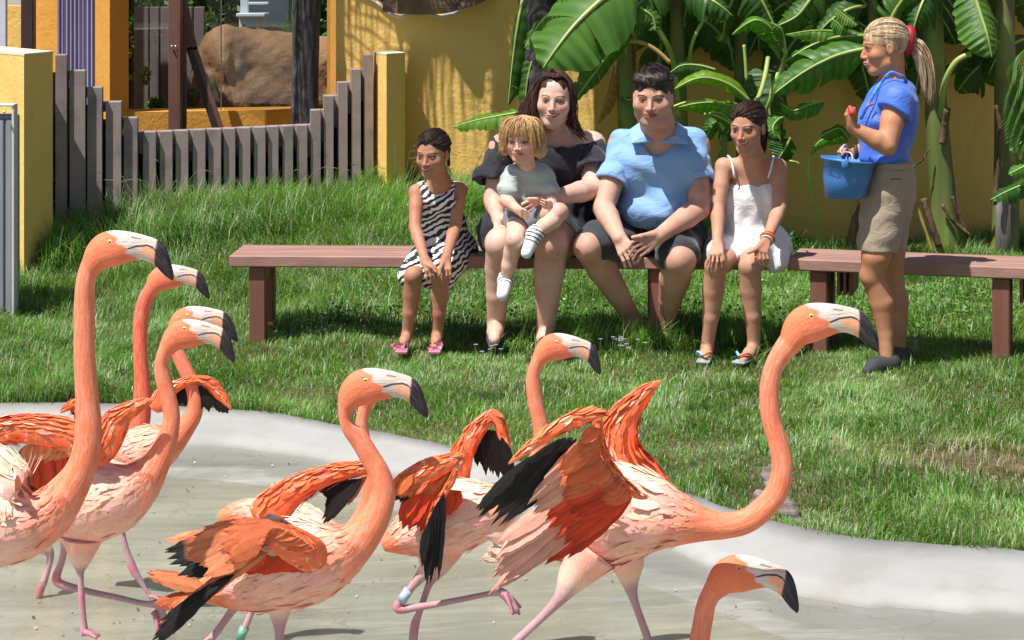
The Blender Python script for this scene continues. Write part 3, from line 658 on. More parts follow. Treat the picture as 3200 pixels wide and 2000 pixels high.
LF = [
 # plant, midrib points (x,y,Y), half width px, face, fold, tears, tint, dry, droop
 (pl1, [(1995,-75,12.1),(1905,-20,12.0),(1800,75,11.9),(1740,150,11.85),(1697,214,11.85)], 118, (-.15,-1,.55), .25, 5, (1.15,1.12,.95), 0, .15),
 (pl1, [(1900,-60,12.3),(1800,-20,12.2),(1700,60,12.2),(1640,150,12.2)], 80, (-.4,-.7,.8), .35, 4, (1.2,1.15,.8), 0, .2),
 (pl1, [(1655,-90,12.6),(1625,40,12.5),(1605,170,12.5),(1588,330,12.5)], 62, (-.6,-1,.1), .8, 6, GD, 0, .3),
 (pl1, [(1700,120,12.55),(1670,170,12.5),(1650,240,12.5),(1640,340,12.5)], 45, (.3,-1,.1), .6, 5, (.8,.85,.7), 0, .3),
 (pl1, [(1985,68,12.1),(1930,130,12.0),(1860,225,11.95),(1795,315,11.95)], 60, (.5,-1,.3), .55, 3, (.85,.95,.8), 0, .1),
 (pl1, [(1640,348,12.2),(1560,362,12.2),(1480,378,12.2),(1416,398,12.2)], 30, (0,-.8,.9), .3, 3, GB, 0, .1),
 (pl1, [(1938,150,12.5),(1922,230,12.5),(1900,310,12.5),(1868,385,12.5)], 36, (-.3,-1,.2), .7, 3, G1, 1, .4),
 (pl1, [(1985,60,12.6),(1950,75,12.55),(1900,130,12.5),(1872,190,12.5)], 34, (-.3,-1,.4), .5, 3, (1.1,.8,.7), 1, .3),
 (pl1, [(1975,110,12.55),(1975,160,12.55),(1985,230,12.55)], 22, (-.3,-1,.1), .9, 2, (.7,.7,.9), 1, .2),
 (pl2, [(1970,10,12.2),(2010,30,12.1),(2040,55,12.1),(2048,95,12.1)], 60, (0,-1,.5), .4, 3, (1.15,1.1,1), 0, .1),
 (pl2, [(2235,218,12.1),(2180,204,12.1),(2130,205,12.1),(2085,235,12.1)], 34, (0,-.9,.7), .6, 3, GD, 0, .2),
 (pl2, [(2120,-40,12.3),(2180,-20,12.2),(2240,10,12.1),(2290,50,12.1)], 60, (.2,-1,.5), .5, 4, GD, 0, .2),
 (pl2, [(2105,-60,12.3),(2050,-40,12.2),(1990,20,12.1)], 70, (-.2,-1,.5), .4, 3, (.8,.85,.7), 0, .2),
 (pl1, [(1990,300,12.2),(1975,310,12.15),(1960,312,12.1),(1948,300,12.1)], 26, (0,-1,.6), .4, 2, G1, 0, .2),
 (pl3, [(2352,326,12.0),(2275,262,11.95),(2190,243,11.9),(2108,278,11.9)], 55, (.1,-1,-.05), 1.0, 3, GY, 0, .35),
 (pl3, [(2360,345,12.2),(2290,330,12.1),(2210,320,12.1),(2120,335,12.1)], 40, (.1,-1,.5), .6, 4, (1.5,1.4,.7), 0, .3),
 (pl3, [(2455,168,12.0),(2405,85,11.95),(2360,63,11.9),(2288,108,11.9)], 46, (0,-1,.35), .8, 3, (1.25,1.25,.9), 0, .35),
 (pl3, [(2455,168,12.0),(2450,120,11.95),(2440,90,11.9),(2408,70,11.9)], 30, (.4,-1,.3), .6, 2, (.9,1,.8), 0, .3),
 (pl3, [(2662,112,12.1),(2600,98,12.05),(2540,96,12.0),(2455,108,12.0)], 30, (0,-.8,.9), .5, 3, GB, 0, .2),
 (pl3, [(2720,112,12.1),(2620,115,12.05),(2540,140,12.0),(2450,195,12.0)], 52, (0,-1,.4), .7, 3, (.85,.95,.85), 0, .3),
 (pl3, [(2720,150,11.9),(2620,172,11.9),(2520,220,11.85),(2420,292,11.8)], 66, (.1,-1,.35), .45, 5, (.9,1,.85), 0, .3),
 (pl3, [(2575,315,12.2),(2520,330,12.1),(2480,345,12.1),(2440,320,12.1)], 32, (0,-1,.6), .5, 3, (1.1,1.2,.8), 0, .2),
 (pl3, [(2450,195,12.4),(2415,270,12.3),(2405,350,12.3),(2440,440,12.3)], 74, (0,-1,.15), .3, 4, GD, 0, .2),
 (pl3, [(2370,235,12.5),(2340,320,12.5),(2300,380,12.5),(2250,440,12.5)], 50, (0,-1,.3), .4, 4, GD, 0, .2),
 (pl3, [(2450,365,12.1),(2430,375,12.05),(2415,400,12.0),(2425,430,12.0)], 30, (.1,-1,.3), .3, 1, (1.2,1.3,1.1), 0, .1),
 (pl3, [(2470,430,12.3),(2455,460,12.3),(2430,500,12.3)], 45, (.2,-1,.2), .4, 2, GD, 0, .1),
 (pl3, [(2210,358,12.1),(2245,352,12.1),(2285,380,12.1),(2310,420,12.1)], 26, (.1,-1,.5), .5, 2, (1.1,1.1,.7), 0, .2),
 (pl3, [(2260,410,12.3),(2240,380,12.3),(2222,400,12.3),(2205,440,12.3)], 30, (0,-1,.3), .4, 2, (.9,1,.8), 0, .2),
 (pl3, [(2262,100,12.3),(2255,115,12.2),(2245,130,12.2)], 20, (0,-1,.5), .4, 1, GB, 0, .1),
 (pl3, [(2700,20,12.3),(2650,30,12.2),(2600,60,12.2),(2560,100,12.2)], 60, (0,-1,.3), .5, 4, GD, 0, .2),
 (pl3, [(2560,-60,12.3),(2530,0,12.2),(2490,50,12.2),(2430,80,12.2)], 70, (0,-1,.3), .5, 4, (.7,.8,.7), 0, .2),
 (pl3, [(2340,-90,12.3),(2370,-20,12.2),(2400,40,12.2),(2420,80,12.2)], 75, (.2,-1,.2), .6, 5, GD, 0, .3),
 (pl3, [(2340,-90,12.5),(2300,-20,12.4),(2270,50,12.4),(2260,120,12.4)], 60, (-.2,-1,.2), .6, 5, GD, 0, .3),
 (pl3, [(2610,28,12.0),(2640,50,12.0),(2680,78,12.0)], 22, (.2,-.8,.8), .3, 2, GB, 0, .1),
 (pl3, [(2600,60,12.05),(2625,80,12.05),(2655,105,12.05)], 24, (.2,-.9,.6), .3, 2, (1.2,1.3,1), 0, .1),
 (pl4, [(2775,85,12.2),(2800,30,12.15),(2835,-20,12.1),(2870,-70,12.1)], 70, (.2,-1,.4), .5, 3, (1.1,1.15,.9), 0, .2),
 (pl4, [(2925,-80,12.2),(2895,-20,12.15),(2870,40,12.1),(2855,90,12.1)], 70, (-.2,-1,.3), .5, 3, GD, 0, .3),
 (pl4, [(3035,-45,12.0),(3062,40,11.95),(3085,110,11.9),(3100,180,11.9)], 70, (.2,-1,.35), .35, 3, (1.25,1.25,1.05), 0, .2),
 (pl4, [(2990,-60,12.3),(3020,20,12.25),(3030,90,12.2),(3035,150,12.2)], 60, (-.4,-1,.2), .6, 3, GD, 0, .3),
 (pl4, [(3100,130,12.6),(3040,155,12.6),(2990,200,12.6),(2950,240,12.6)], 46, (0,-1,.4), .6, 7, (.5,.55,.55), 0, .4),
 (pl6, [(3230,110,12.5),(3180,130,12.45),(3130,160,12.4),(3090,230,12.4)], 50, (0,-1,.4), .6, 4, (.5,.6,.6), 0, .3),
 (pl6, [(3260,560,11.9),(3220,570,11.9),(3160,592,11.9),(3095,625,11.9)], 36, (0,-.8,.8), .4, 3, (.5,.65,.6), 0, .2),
 (pl6, [(3270,400,11.8),(3240,410,11.8),(3200,440,11.8),(3155,472,11.8)], 34, (-.2,-1,.5), .4, 2, (1.3,1.4,1.1), 0, .1),
 (pl6, [(3270,500,11.8),(3240,500,11.8),(3200,520,11.8),(3152,545,11.8)], 32, (-.2,-1,.5), .4, 2, (1.2,1.3,1.1), 0, .1),
 (pl6, [(3150,-150,12.5),(3190,-60,12.4),(3210,20,12.4),(3215,100,12.4)], 60, (0,-1,.3), .6, 5, GD, 0, .3),
 (pl6, [(3130,-150,12.5),(3110,-60,12.5),(3130,20,12.5),(3160,90,12.5)], 50, (0,-1,.3), .6, 5, GD, 0, .3),
 (pl4, [(2560,430,12.2),(2590,412,12.2),(2625,402,12.2),(2655,440,12.2)], 26, (-.1,-1,.7), .5, 1, (.9,1.05,.7), 0, .3),
 (pl3, [(2655,440,12.3),(2610,430,12.3),(2565,440,12.3),(2532,485,12.3)], 20, (-.1,-1,.7), .5, 1, (1.2,1.3,.7), 0, .3),
]
r_ = np.random.default_rng(77)
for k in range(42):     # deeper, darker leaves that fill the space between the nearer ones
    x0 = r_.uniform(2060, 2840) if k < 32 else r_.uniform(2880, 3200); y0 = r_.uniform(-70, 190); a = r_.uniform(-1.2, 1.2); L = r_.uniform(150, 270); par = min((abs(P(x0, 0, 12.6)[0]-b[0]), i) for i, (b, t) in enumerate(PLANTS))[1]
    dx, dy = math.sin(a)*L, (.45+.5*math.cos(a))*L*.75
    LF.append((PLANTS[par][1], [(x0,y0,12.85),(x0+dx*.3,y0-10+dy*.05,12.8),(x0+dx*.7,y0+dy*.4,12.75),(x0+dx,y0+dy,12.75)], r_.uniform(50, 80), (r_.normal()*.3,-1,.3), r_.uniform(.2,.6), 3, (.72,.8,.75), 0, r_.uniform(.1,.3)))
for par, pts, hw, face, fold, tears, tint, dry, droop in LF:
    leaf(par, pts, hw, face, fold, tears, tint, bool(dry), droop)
# stalks that can be seen by themselves
for par, pts, r, mt in (
    (pl1, [(1955,132,12.1),(1990,130,12.1),(2040,150,12.1),(2095,198,12.1)], .013, m_dryrib),
    (pl2, [(2048,80,12.2),(2080,130,12.2),(2105,200,12.4),(2120,320,12.5)], .016, m_rib),
    (pl2, [(2236,30,12.3),(2195,70,12.3),(2165,130,12.3),(2155,195,12.4)], .011, m_rib),
    (pl3, [(2352,326,12.0),(2372,300,12.1),(2390,240,12.2),(2400,180,12.3)], .014, m_rib),
    (pl3, [(2455,168,12.05),(2440,230,12.2),(2400,330,12.3),(2360,420,12.5)], .013, m_rib),
    (pl3, [(2325,140,12.4),(2330,200,12.4),(2335,300,12.4)], .010, m_rib),
    (pl3, [(2105,333,12.0),(2150,318,12.0),(2205,314,12.0)], .007, m_rib),
    (pl3, [(2200,356,12.1),(2240,362,12.1),(2285,386,12.1)], .007, m_rib),
    (pl4, [(3033,168,12.1),(2990,190,12.1),(2955,250,12.15),(2942,330,12.3),(2940,420,12.4)], .017, m_rib),
    (pl4, [(2532,485,12.3),(2525,530,12.3),(2536,600,12.3),(2560,690,12.4),(2568,770,12.5)], .007, m_rib),
    (pl4, [(2465,502,12.3),(2500,512,12.3),(2530,545,12.3),(2545,640,12.4),(2585,780,12.5)], .006, m_rib),
    (pl4, [(2905,465,12.3),(2880,500,12.3),(2850,530,12.35),(2838,560,12.4)], .005, m_dead),
    (pl4, [(2960,340,12.25),(2952,400,12.3),(2945,450,12.3)], .022, m_dead),
    (pl4, [(2885,620,12.3),(2905,680,12.3),(2935,770,12.3)], .020, m_dead),
    (pl4, [(2860,620,12.45),(2885,700,12.45),(2915,790,12.45)], .011, m_dryrib),
    (pl4, [(2975,615,12.3),(3000,680,12.3),(3035,765,12.3)], .010, m_dead),
    (pl4, [(2945,640,12.28),(2980,690,12.28),(3030,735,12.28)], .012, m_dead),
    (pl6, [(3112,330,12.3),(3125,400,12.3),(3120,520,12.3),(3110,640,12.3)], .012, m_dead),
    (pl5, [(2655,800,12.4),(2662,740,12.4),(2675,690,12.4),(2700,640,12.4)], .028, m_dead),
    (pl5, [(2700,430,12.4),(2720,520,12.4),(2735,640,12.5)], .012, m_dead)):
    rr = [r*1.0]*len(pts); v, f = tube(P3(pts), rr, 8, n=20)
    if mt is m_dead: v = v+RNG.normal(size=v.shape)*.002
    obj('stalk', v, f, mt, par)
# upper crowns: leaves above the frame that shade the wall
for par, top in ((pl1, (1960,-80,12.5)), (pl2, (2112,-120,12.4)), (pl3, (2330,-150,12.5)), (pl5, (2728,-150,12.7)), (pl4, (2905,-200,12.4)), (pl6, (3150,-200,12.4))):
    c = P(*top)
    for k in range(9 if par is pl1 else 12):
        a = k*2.4+RNG.uniform(-.3, .3); el = RNG.uniform(.45, 1.1); L = RNG.uniform(.8, 1.4)
        d = np.array([math.cos(a), .36*math.sin(a)-.08, 0]); q0 = c+np.array([0,0,.03*k])
        pts = [q0, q0+d*L*.3+[0,0,.50*el], q0+d*L*.66+[0,0,.58*el], q0+d*L+[0,0,.25*el]]
        for q in pts: q[1] = min(q[1], 12.97)
        if par is pl1 and d[0] < -.2: continue
        mb, rv, rf = leaf_mesh(pts, RNG.uniform(.20, .28), (0,-.15,1), .3, 6, (.9,.95,.85), int(RNG.integers(1e6)), .35)
        o = mb.obj('leaf', ML, par); obj('midrib', rv, rf, m_rib, o)
# ferny drooping fronds at the right edge
def frond(par, pts, leaflets, L, mt, droop=.5, name='frond'):
    p = spline(np.array(pts), leaflets); mb = MB(); T = np.gradient(p, axis=0); T /= np.linalg.norm(T, axis=1)[:, None]
    v, f = tube(p, np.linspace(.008, .002, leaflets), 5); mb.add(v, f)
    for i in range(2, leaflets):
        for s in (-1, 1):
            sd = np.cross(T[i], [0, 0.3, 1.]); sd /= np.linalg.norm(sd)+1e-9
            l = L*math.sin(math.pi*(i/leaflets)**.8*.92+.15)*RNG.uniform(.85, 1.1); d = s*sd*.75+T[i]*.7; d /= np.linalg.norm(d)
            a = p[i]; b = a+d*l*.5+np.array([0,0,-droop*l*.15]); c = a+d*l+np.array([0,0,-droop*l*.6]); w = np.cross(d, [0,-1,.2]); w = w/(np.linalg.norm(w)+1e-9)*L*.045
            mb.add([a-w*.5, a+w*.5, b+w, b-w, c], [(0,1,2,3), (3,2,4)], (1,1,1), [[0,0],[0,1],[.5,1],[.5,0],[1,.5]])
    return mb.obj(name, mt, par)
for k in range(5):
    x = 3165+k*14; frond(pl6, P3([(3215,150+30*k,11.9),(x+10,190+35*k,11.85),(x-4,300+30*k,11.8),(x-14,440+15*k,11.8)]), 26, .11, ML, .4)
# palm with a ringed dark trunk behind the seated woman, its crown above the frame streaks the wall with shade
tp_ = thing('palm_tree', P(1680, 620, 12.6), 'palm with ringed dark grey trunk behind the seated woman', 'palm tree')
zz = np.linspace(.1, 3.0, 120); c = P(1680, 0, 12.6)
r = .115+.010*(np.abs(np.sin(zz*26))**3)
v, f = tube(np.array([[c[0]+.01*math.sin(z*2), 12.6, z] for z in zz]), r, 20); v += RNG.normal(size=v.shape)*.001; obj('trunk', v, f, m_trunk, tp_)
m_frond = m_leaf('palm_frond', (.08,.15,.04), (.06,.12,.03), .2, .5)
ct = np.array([c[0], 12.6, 3.0])
for k in range(11):
    a = k*2.399; L = RNG.uniform(1.0, 1.3); d = np.array([math.cos(a), math.sin(a)*.7-.12, 0])
    if d[1] > .15: d[1] *= .3
    frond(tp_, [ct, ct+d*L*.35+[0,0,.30], ct+d*L*.75+[0,0,.10], ct+d*L+[0,0,-.35]], 34, .42, m_frond, .9)
for k in range(10):      # a second layer of long hanging fronds over the bare part of the wall
    q = np.array([-1.75+.13*k, 12.5+.11*(k % 4), 2.6+.22*(k % 3)])
    frond(tp_, [ct, (ct+q)/2+[0,0,.25], q+[0,0,.05], q+[-.12,-.05,-.42]], 30, .34, m_frond, 1.3)

# ---------------------------------------------------------------- hedge and shrubs behind the glass
m_hedge = mat('hedge_leaf', (.06,.15,.025), (.03,.08,.015), scale=14, rough=.5, bs=0, attr=True, trans=.25)
def leafcloud(name, boxes, n, size, parent=None, tint=(1,1,1), mt=None):
    V = np.zeros((n, 4, 3)); C = np.zeros((n, 4, 3)); w = np.array([b[2] for b in boxes], float); w /= w.sum()
    pick = RNG.choice(len(boxes), n, p=w)
    for i in range(n):
        c, r, _ = boxes[pick[i]]; d = RNG.normal(size=3); d /= np.linalg.norm(d); p = np.array(c)+d*np.array(r)*RNG.uniform(.55, 1)
        a = RNG.normal(size=3); a /= np.linalg.norm(a); b = np.cross(a, RNG.normal(size=3)); b /= np.linalg.norm(b); s = size*RNG.uniform(.6, 1.3)
        V[i] = [p-a*s, p+b*s*.45, p+a*s, p-b*s*.45]; C[i] = np.array(tint)*RNG.uniform(.5, 1.5)
    return obj(name, V.reshape(-1, 3), np.arange(n*4).reshape(-1, 4), mt or m_hedge, parent, col=C.reshape(-1, 3), smooth=False)
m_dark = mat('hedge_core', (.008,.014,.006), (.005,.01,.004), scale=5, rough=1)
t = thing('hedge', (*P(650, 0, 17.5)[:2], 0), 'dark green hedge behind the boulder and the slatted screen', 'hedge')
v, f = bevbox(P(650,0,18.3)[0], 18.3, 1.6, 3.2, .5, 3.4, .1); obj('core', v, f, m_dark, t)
leafcloud('foliage', [((P(x, y, 17.8)), (.5, .3, .35), 1) for x in range(380, 1100, 110) for y in (-120, -20, 70, 170)], 9000, .04, t)
def shrub(x, y, Y, r, n, label, tint=(1.6,1.6,1)):
    c = P(x, y, Y); t = thing('shrub', c-[0, 0, r[2]], label, 'shrub'); leafcloud('foliage', [(c, r, 1)], n, .022, t, tint)
    for k in range(4):
        a = c-[0,0,r[2]]; b = c+RNG.normal(size=3)*np.array(r)*.6; v, f = tube([a, (a+b)/2+[.01,0,.02], b], .004, 5); obj('twig', v, f, m_dead, t)
shrub(655, 90, 15.4, (.07,.06,.13), 330, 'bright green shrub between slatted screen and boulder')
shrub(455, 235, 14.2, (.035,.03,.07), 70, 'small weed climbing the slatted screen')
shrub(485, 325, 14.0, (.07,.05,.045), 150, 'low weed with round leaves at the foot of the slatted screen')
shrub(600, 310, 13.9, (.06,.05,.07), 130, 'leafy weed behind the brown diagonal brace')
shrub(660, 275, 13.9, (.03,.03,.03), 50, 'small sprig growing beside the boulder')
t = thing('grass_plant', P(905, 120, 15.8), 'spiky pale green grass plant beside the dark trunk', 'plant'); mb = MB()
for k in range(60):
    a = P(915, 130, 15.8); d = np.array([RNG.normal()*.35-.15, RNG.normal()*.2, 1]); d /= np.linalg.norm(d); L = RNG.uniform(.15, .32); w = np.array([.004, 0, 0])
    mb.add([a-w, a+w, a+d*L*.6+w+[d[0]*.02,0,0], a+d*L*.6-w, a+d*L+[d[0]*.12, 0, -.02]], [(0,1,2,3), (3,2,4)], (1.8,1.9,1.2))
mb.obj('blades', m_hedge, t)
for i, (x, y) in enumerate(((2480,745),(2500,735),(2460,760))):
    pass
shrub(2480, 752, 12.2, (.07,.05,.05), 120, 'small dark leafy weed behind the bench beside the white dress', (.8,.9,.6))
# ================================================================ PEOPLE
def m_skin():
    m, t, b = nodes('skin'); at = N(t, 'ShaderNodeAttribute', attribute_name='Col')
    c = mixc(t, ramp(t, noise(t, 22, 5), .35, .7), (1,1,1), (.93,.86,.84)); c = mixc(t, ramp(t, noise(t, 7, 4), .40, .70), c, (.90,.74,.70), 'MULTIPLY'); c = mixc(t, 1.0, at.outputs['Color'], c, 'MULTIPLY')
    t.links.new(c, b.inputs['Base Color']); b.inputs['Roughness'].default_value = .58; b.inputs['Specular IOR Level'].default_value = .32
    b.inputs['Subsurface Weight'].default_value = .22; b.inputs['Subsurface Radius'].default_value = (1,.35,.2); b.inputs['Subsurface Scale'].default_value = .006
    bump(t, b, noise(t, 160, 3), .12, .002); return m
MSK = m_skin()
def m_hair(name, c1, c2, sc=70, rough=.5):
    m, t, b = nodes(name); b.inputs['Roughness'].default_value = rough; b.inputs['Specular IOR Level'].default_value = .22
    f = noise(t, sc, 4, (1,1,.13)); c = mixc(t, ramp(t, f, .35, .65), c1, c2); at = N(t, 'ShaderNodeAttribute', attribute_name='Col')
    c = mixc(t, 1.0, at.outputs['Color'], c, 'MULTIPLY'); t.links.new(c, b.inputs['Base Color'])
    bump(t, b, f, .7, .006); return m
def m_cloth(name, c1, c2=None, rough=.85, weave=.15, scale=12):
    m, t, b = nodes(name); b.inputs['Roughness'].default_value = rough; b.inputs['Sheen Weight'].default_value = .15
    c2 = c2 or tuple(v*.88 for v in c1); at = N(t, 'ShaderNodeAttribute', attribute_name='Col')
    c = mixc(t, ramp(t, noise(t, scale, 5), .35, .65), c1, c2); c = mixc(t, 1.0, at.outputs['Color'], c, 'MULTIPLY'); t.links.new(c, b.inputs['Base Color'])
    n1 = bump(t, b, noise(t, 9, 5, (1, 1, 1.6), 'Object', .55, .9), .6, .018); bump(t, b, noise(t, 240, 2), weave, .002, n1); return m
def basis(f, u):
    f = np.array(f, float); f /= np.linalg.norm(f); u = np.array(u, float); u -= f*(u@f); u /= np.linalg.norm(u)
    return np.stack([np.cross(u, f), f, u], 1)     # columns: side, forward, up
class Head:
    """c: centre of the head, h: chin to crown; f: gaze direction"""
    def __init__(s, c, h, f, u=(0,0,1), wide=1.0, jaw=1.0, nose=1.0, smile=0.0): s.c = np.array(c, float); s.h = h; s.M = basis(f, u); s.w = wide; s.j = jaw; s.ns = nose; s.sm = smile
    def g(s, x, y, z): return s.c+s.M@(np.array([x*s.w, y, z])*s.h)
    def E(s, x, y, z, rx, ry, rz, k=.03, op='+', rot=None): return ell(s.g(x, y, z), np.array([rx*s.w, ry, rz])*s.h, s.M if rot is None else s.M@rot, k*s.h, op)
    def K(s, a, b, r1, r2, k=.03, op='+'): return cap(s.g(*a), s.g(*b), r1*s.h, r2*s.h, k*s.h, op)
    def prims(s):
        E, K = s.E, s.K; j = s.j
        L = [E(0,-.05,.15,.33,.405,.35,.05), E(0,.10,-.10,.275*j,.27,.36,.10), E(0,.235,-.385,.115*j,.11,.095,.09), K((-.19*j,.02,-.28),(-.06,.23,-.40),.085,.08,.08), K((.19*j,.02,-.28),(.06,.23,-.40),.085,.08,.08),
             E(-.165*j,.21,-.10,.115,.12,.10,.08), E(.165*j,.21,-.10,.115,.12,.10,.08), K((-.14,.315,.085),(.14,.315,.085),.045,.045,.06),
             E(-.138,.405,.012,.075,.055,.048,.05,'-'), E(.138,.405,.012,.075,.055,.048,.05,'-'), E(-.133,.29,.008,.068,.068,.058,.012), E(.133,.29,.008,.068,.068,.058,.012),
             K((0,.355,.03),(0,.425*s.ns,-.125),.028,.047,.035), E(-.05,.385,-.14,.034,.045,.03,.02), E(.05,.385,-.14,.034,.045,.03,.02), E(0,.335,-.255,.10,.075,.075,.06),
             E(0,.392,-.222,.075+.03*s.sm,.028,.017,.018), E(0,.388,-.268,.068+.02*s.sm,.03,.02,.018), K((-.10-.03*s.sm,.375,-.238+.02*s.sm),(.10+.03*s.sm,.375,-.238+.02*s.sm),.008,.008,.015,'-')]
        for sx in (-1, 1):
            L += [E(.335*sx,-.03,-.01,.028,.075,.105,.02), E(.325*sx,-.02,-.09,.022,.035,.04,.02), E(.365*sx,-.012,.0,.018,.035,.06,.015,'-')]
        return L
    def paint(s, V, col, lip=(.48,.17,.14), brow=(.05,.03,.02), eye=(.10,.06,.04), open_=1.0, teeth=0.0, browh=.1, blush=.0):
        q = ((V-s.c)@s.M)/s.h; x, y, z = q[:, 0]/s.w, q[:, 1], q[:, 2]; near = (np.abs(z) < .7) & (y > .1); ax = np.abs(x)
        def mixin(m, c): col[m] = np.array(c)
        cz = -.244+2.1*s.sm*ax*ax; lw = .112+.03*s.sm; lipm = near & (ax < lw) & (np.abs(z-cz) < .042*np.sqrt(np.clip(1-(ax/lw)**2, 0, 1))+.002) & (y > .3); mixin(lipm, lip)
        mouth = near & (ax < lw) & (np.abs(z-cz) < .007+.014*teeth*np.sqrt(np.clip(1-(ax/lw)**2, 0, 1))) & (y > .28)
        mixin(mouth, (.13,.03,.03)); mixin(mouth & (z > cz-.002) & (ax < lw*.8) & (teeth > 0), (.66,.60,.55))
        e = near & (y > .2); dx = ax-.135
        ez = z-.008; slit = .030*open_*np.sqrt(np.clip(1-(dx/.068)**2, 0, 1))
        sock = e & (np.abs(dx) < .085) & (np.abs(ez) < .06); col[sock] *= np.array([.80,.72,.70])  # skin painted darker in the eye sockets, as shade under the brow
        mixin(e & (np.abs(dx) < .066) & (np.abs(ez) < slit), (.33,.29,.27))
        mixin(e & (np.abs(dx) < .029) & (np.abs(ez) < slit), eye)
        mixin(e & (np.abs(dx) < .072) & (np.abs(ez-slit-.006) < .0085), (.045,.025,.02))
        bz = z-(browh+.018-.035*((dx-.01)/.09)**2)
        mixin(e & (dx > -.085) & (dx < .10) & (np.abs(bz) < .012), brow)
        nost = near & (ax > .018) & (ax < .045) & (np.abs(z+.162) < .012) & (y > .36); mixin(nost, (.16,.05,.04))
        if blush:
            k = np.exp(-((ax-.19)**2/.006+(z+.09)**2/.01))*(y > .05); col[:] = col*(1-blush*k[:, None]*np.array([.02,.35,.32])[None, :])
            k = np.exp(-((ax)**2/.004+(z+.11)**2/.004))*(y > .36); col[:] = col*(1-blush*k[:, None]*np.array([.0,.3,.3])[None, :])
def hand(w, kn, side, d1, d2, L, sc=1.0, thumb=None, spread=.0, seed=0):
    """wrist w, knuckle row centre kn, side = unit vector from little to index finger, d1/d2 directions of the two finger parts"""
    w, kn = np.array(w, float), np.array(kn, float); side = np.array(side, float); side /= np.linalg.norm(side); u = lambda v: np.array(v, float)/np.linalg.norm(v)
    d1, d2 = u(d1), u(d2); pr = []; pitch = .0205*sc; fr = .0082*sc
    for i in range(4):
        o = (i-1.5); b = kn+side*o*pitch; ln = L*(.80, .96, 1.0, .92)[i]
        pr.append(cap(w+side*o*.011*sc, b, .0135*sc, .0108*sc, k=.012)); e1 = u(d1+side*o*spread); e2 = u(d2+side*o*spread)
        m = b+e1*ln*.52; pr.append(cap(b, m, fr*1.06, fr*.96, k=.0035)); pr.append(cap(m, m+e2*ln*.48, fr*.95, fr*.78, k=.003))
    if thumb is not None:
        m, e = thumb; m = np.array(m); e = np.array(e); b = w+(kn-w)*.25+side*.018*sc
        pr += [cap(b, m, .014*sc, .0105*sc, k=.012), cap(m, e, .0105*sc, .0085*sc, k=.004)]
    return pr
def arm(sh, el, wr, r=(.055,.045,.042,.028), k=.008):
    sh, el, wr = map(np.array, (sh, el, wr)); m1 = sh+(el-sh)*.45; m2 = el+(wr-el)*.3
    return [cap(sh, m1, r[0], r[0]*.93, k=.012), cap(m1, el, r[0]*.93, r[1], k=k), cap(el, m2, r[1], r[2]*1.05, k=k), cap(m2, wr, r[2]*1.05, r[3], k=k)]
def leg(hip, kn, an, toe, r=(.09,.062,.062,.037), calf=.0, back=(0,1,0), foot=1.0):
    hip, kn, an, toe = map(np.array, (hip, kn, an, toe)); back = np.array(back, float); mc = kn+(an-kn)*.30+back*r[2]*.30
    return [cap(hip, kn+(hip-kn)*.25, r[0], r[1]*1.15, k=.010), cap(kn+(hip-kn)*.25, kn, r[1]*1.15, r[1], k=.010), cap(kn, mc, r[1]*.93, r[2]*1.0, k=.010), cap(mc, kn+(an-kn)*.62+back*r[2]*.12, r[2]*1.0, r[3]*1.35, k=.010), cap(kn+(an-kn)*.62, an, r[3]*1.3, r[3], k=.010),
            ell(kn+np.array([0,-1,.15])*r[1]*.35, np.array([.72,.75,.85])*r[1], k=.010), cap(an+back*.012, an+(toe-an)*.45, r[3]*.95*foot, r[3]*.85*foot, k=.02), cap(an+(toe-an)*.4, toe, r[3]*.9*foot, r[3]*.62*foot, k=.02)]
def folds(*L):
    def f(x, y, z):
        d = 0
        for (kx, ky, kz, ph, am) in L: d = d+am*np.sin(kx*x+ky*y+kz*z+ph+1.7*np.sin(.31*kx*z+.23*kz*x+ph))
        return d
    return f
def flat_(M=None): return M
def yaw(a): c, s = math.cos(a), math.sin(a); return np.array([[c,-s,0],[s,c,0],[0,0,1]])
def body(par, pr, tone, heads=(), fine=(), paint=None, h=.0075, mt=None):
    fb = [(hd.c, np.array([.44,.56,.62])*hd.h if True else 0, .0024) for hd in heads]+list(fine)
    V, Fc = solid(pr, h, fb); col = np.tile(np.array(tone, float), (len(V), 1))
    if paint: paint(V, col)
    return obj('body', V, Fc, MSK, par, col=col)
def cloth(par, name, pr, mt, h=.0065, disp=None, colf=None):
    V, Fc = solid(pr, h, disp=disp); col = np.ones((len(V), 3))
    if colf: colf(V, col)
    return obj(name, V, Fc, mt, par, col=col)
def strands(par, name, guides, n, spread, rad, mt, seed=0, wav=.004, taper=True):
    """bundle of hair locks: guides = list of (points, spread radius list)"""
    r = np.random.default_rng(seed); mb = MB()
    for k in range(n):
        g, sp = guides[r.integers(len(guides))]; g = np.array(g, float); sp = np.broadcast_to(np.array(sp, float), (len(g),))
        o = r.normal(size=3); o /= np.linalg.norm(o)+1e-9; o *= r.uniform(.2, 1)
        ph = r.uniform(0, 6.28); ln = r.uniform(.82, 1.03)
        p = spline(np.array([g[i]+o*sp[i] for i in range(len(g))]), 14); m = max(4, int(14*min(1, ln))); p = p[:m]
        p = p+wav*np.sin(np.linspace(0, 9, m)+ph)[:, None]*np.array([1, .6, 0])
        rr = rad*np.linspace(1, .35, m)*r.uniform(.7, 1.3); v, f = tube(p, rr, 4); c = r.uniform(.6, 1.5); mb.add(v, f, (c, c, c))
    return mb.obj(name, mt, par)
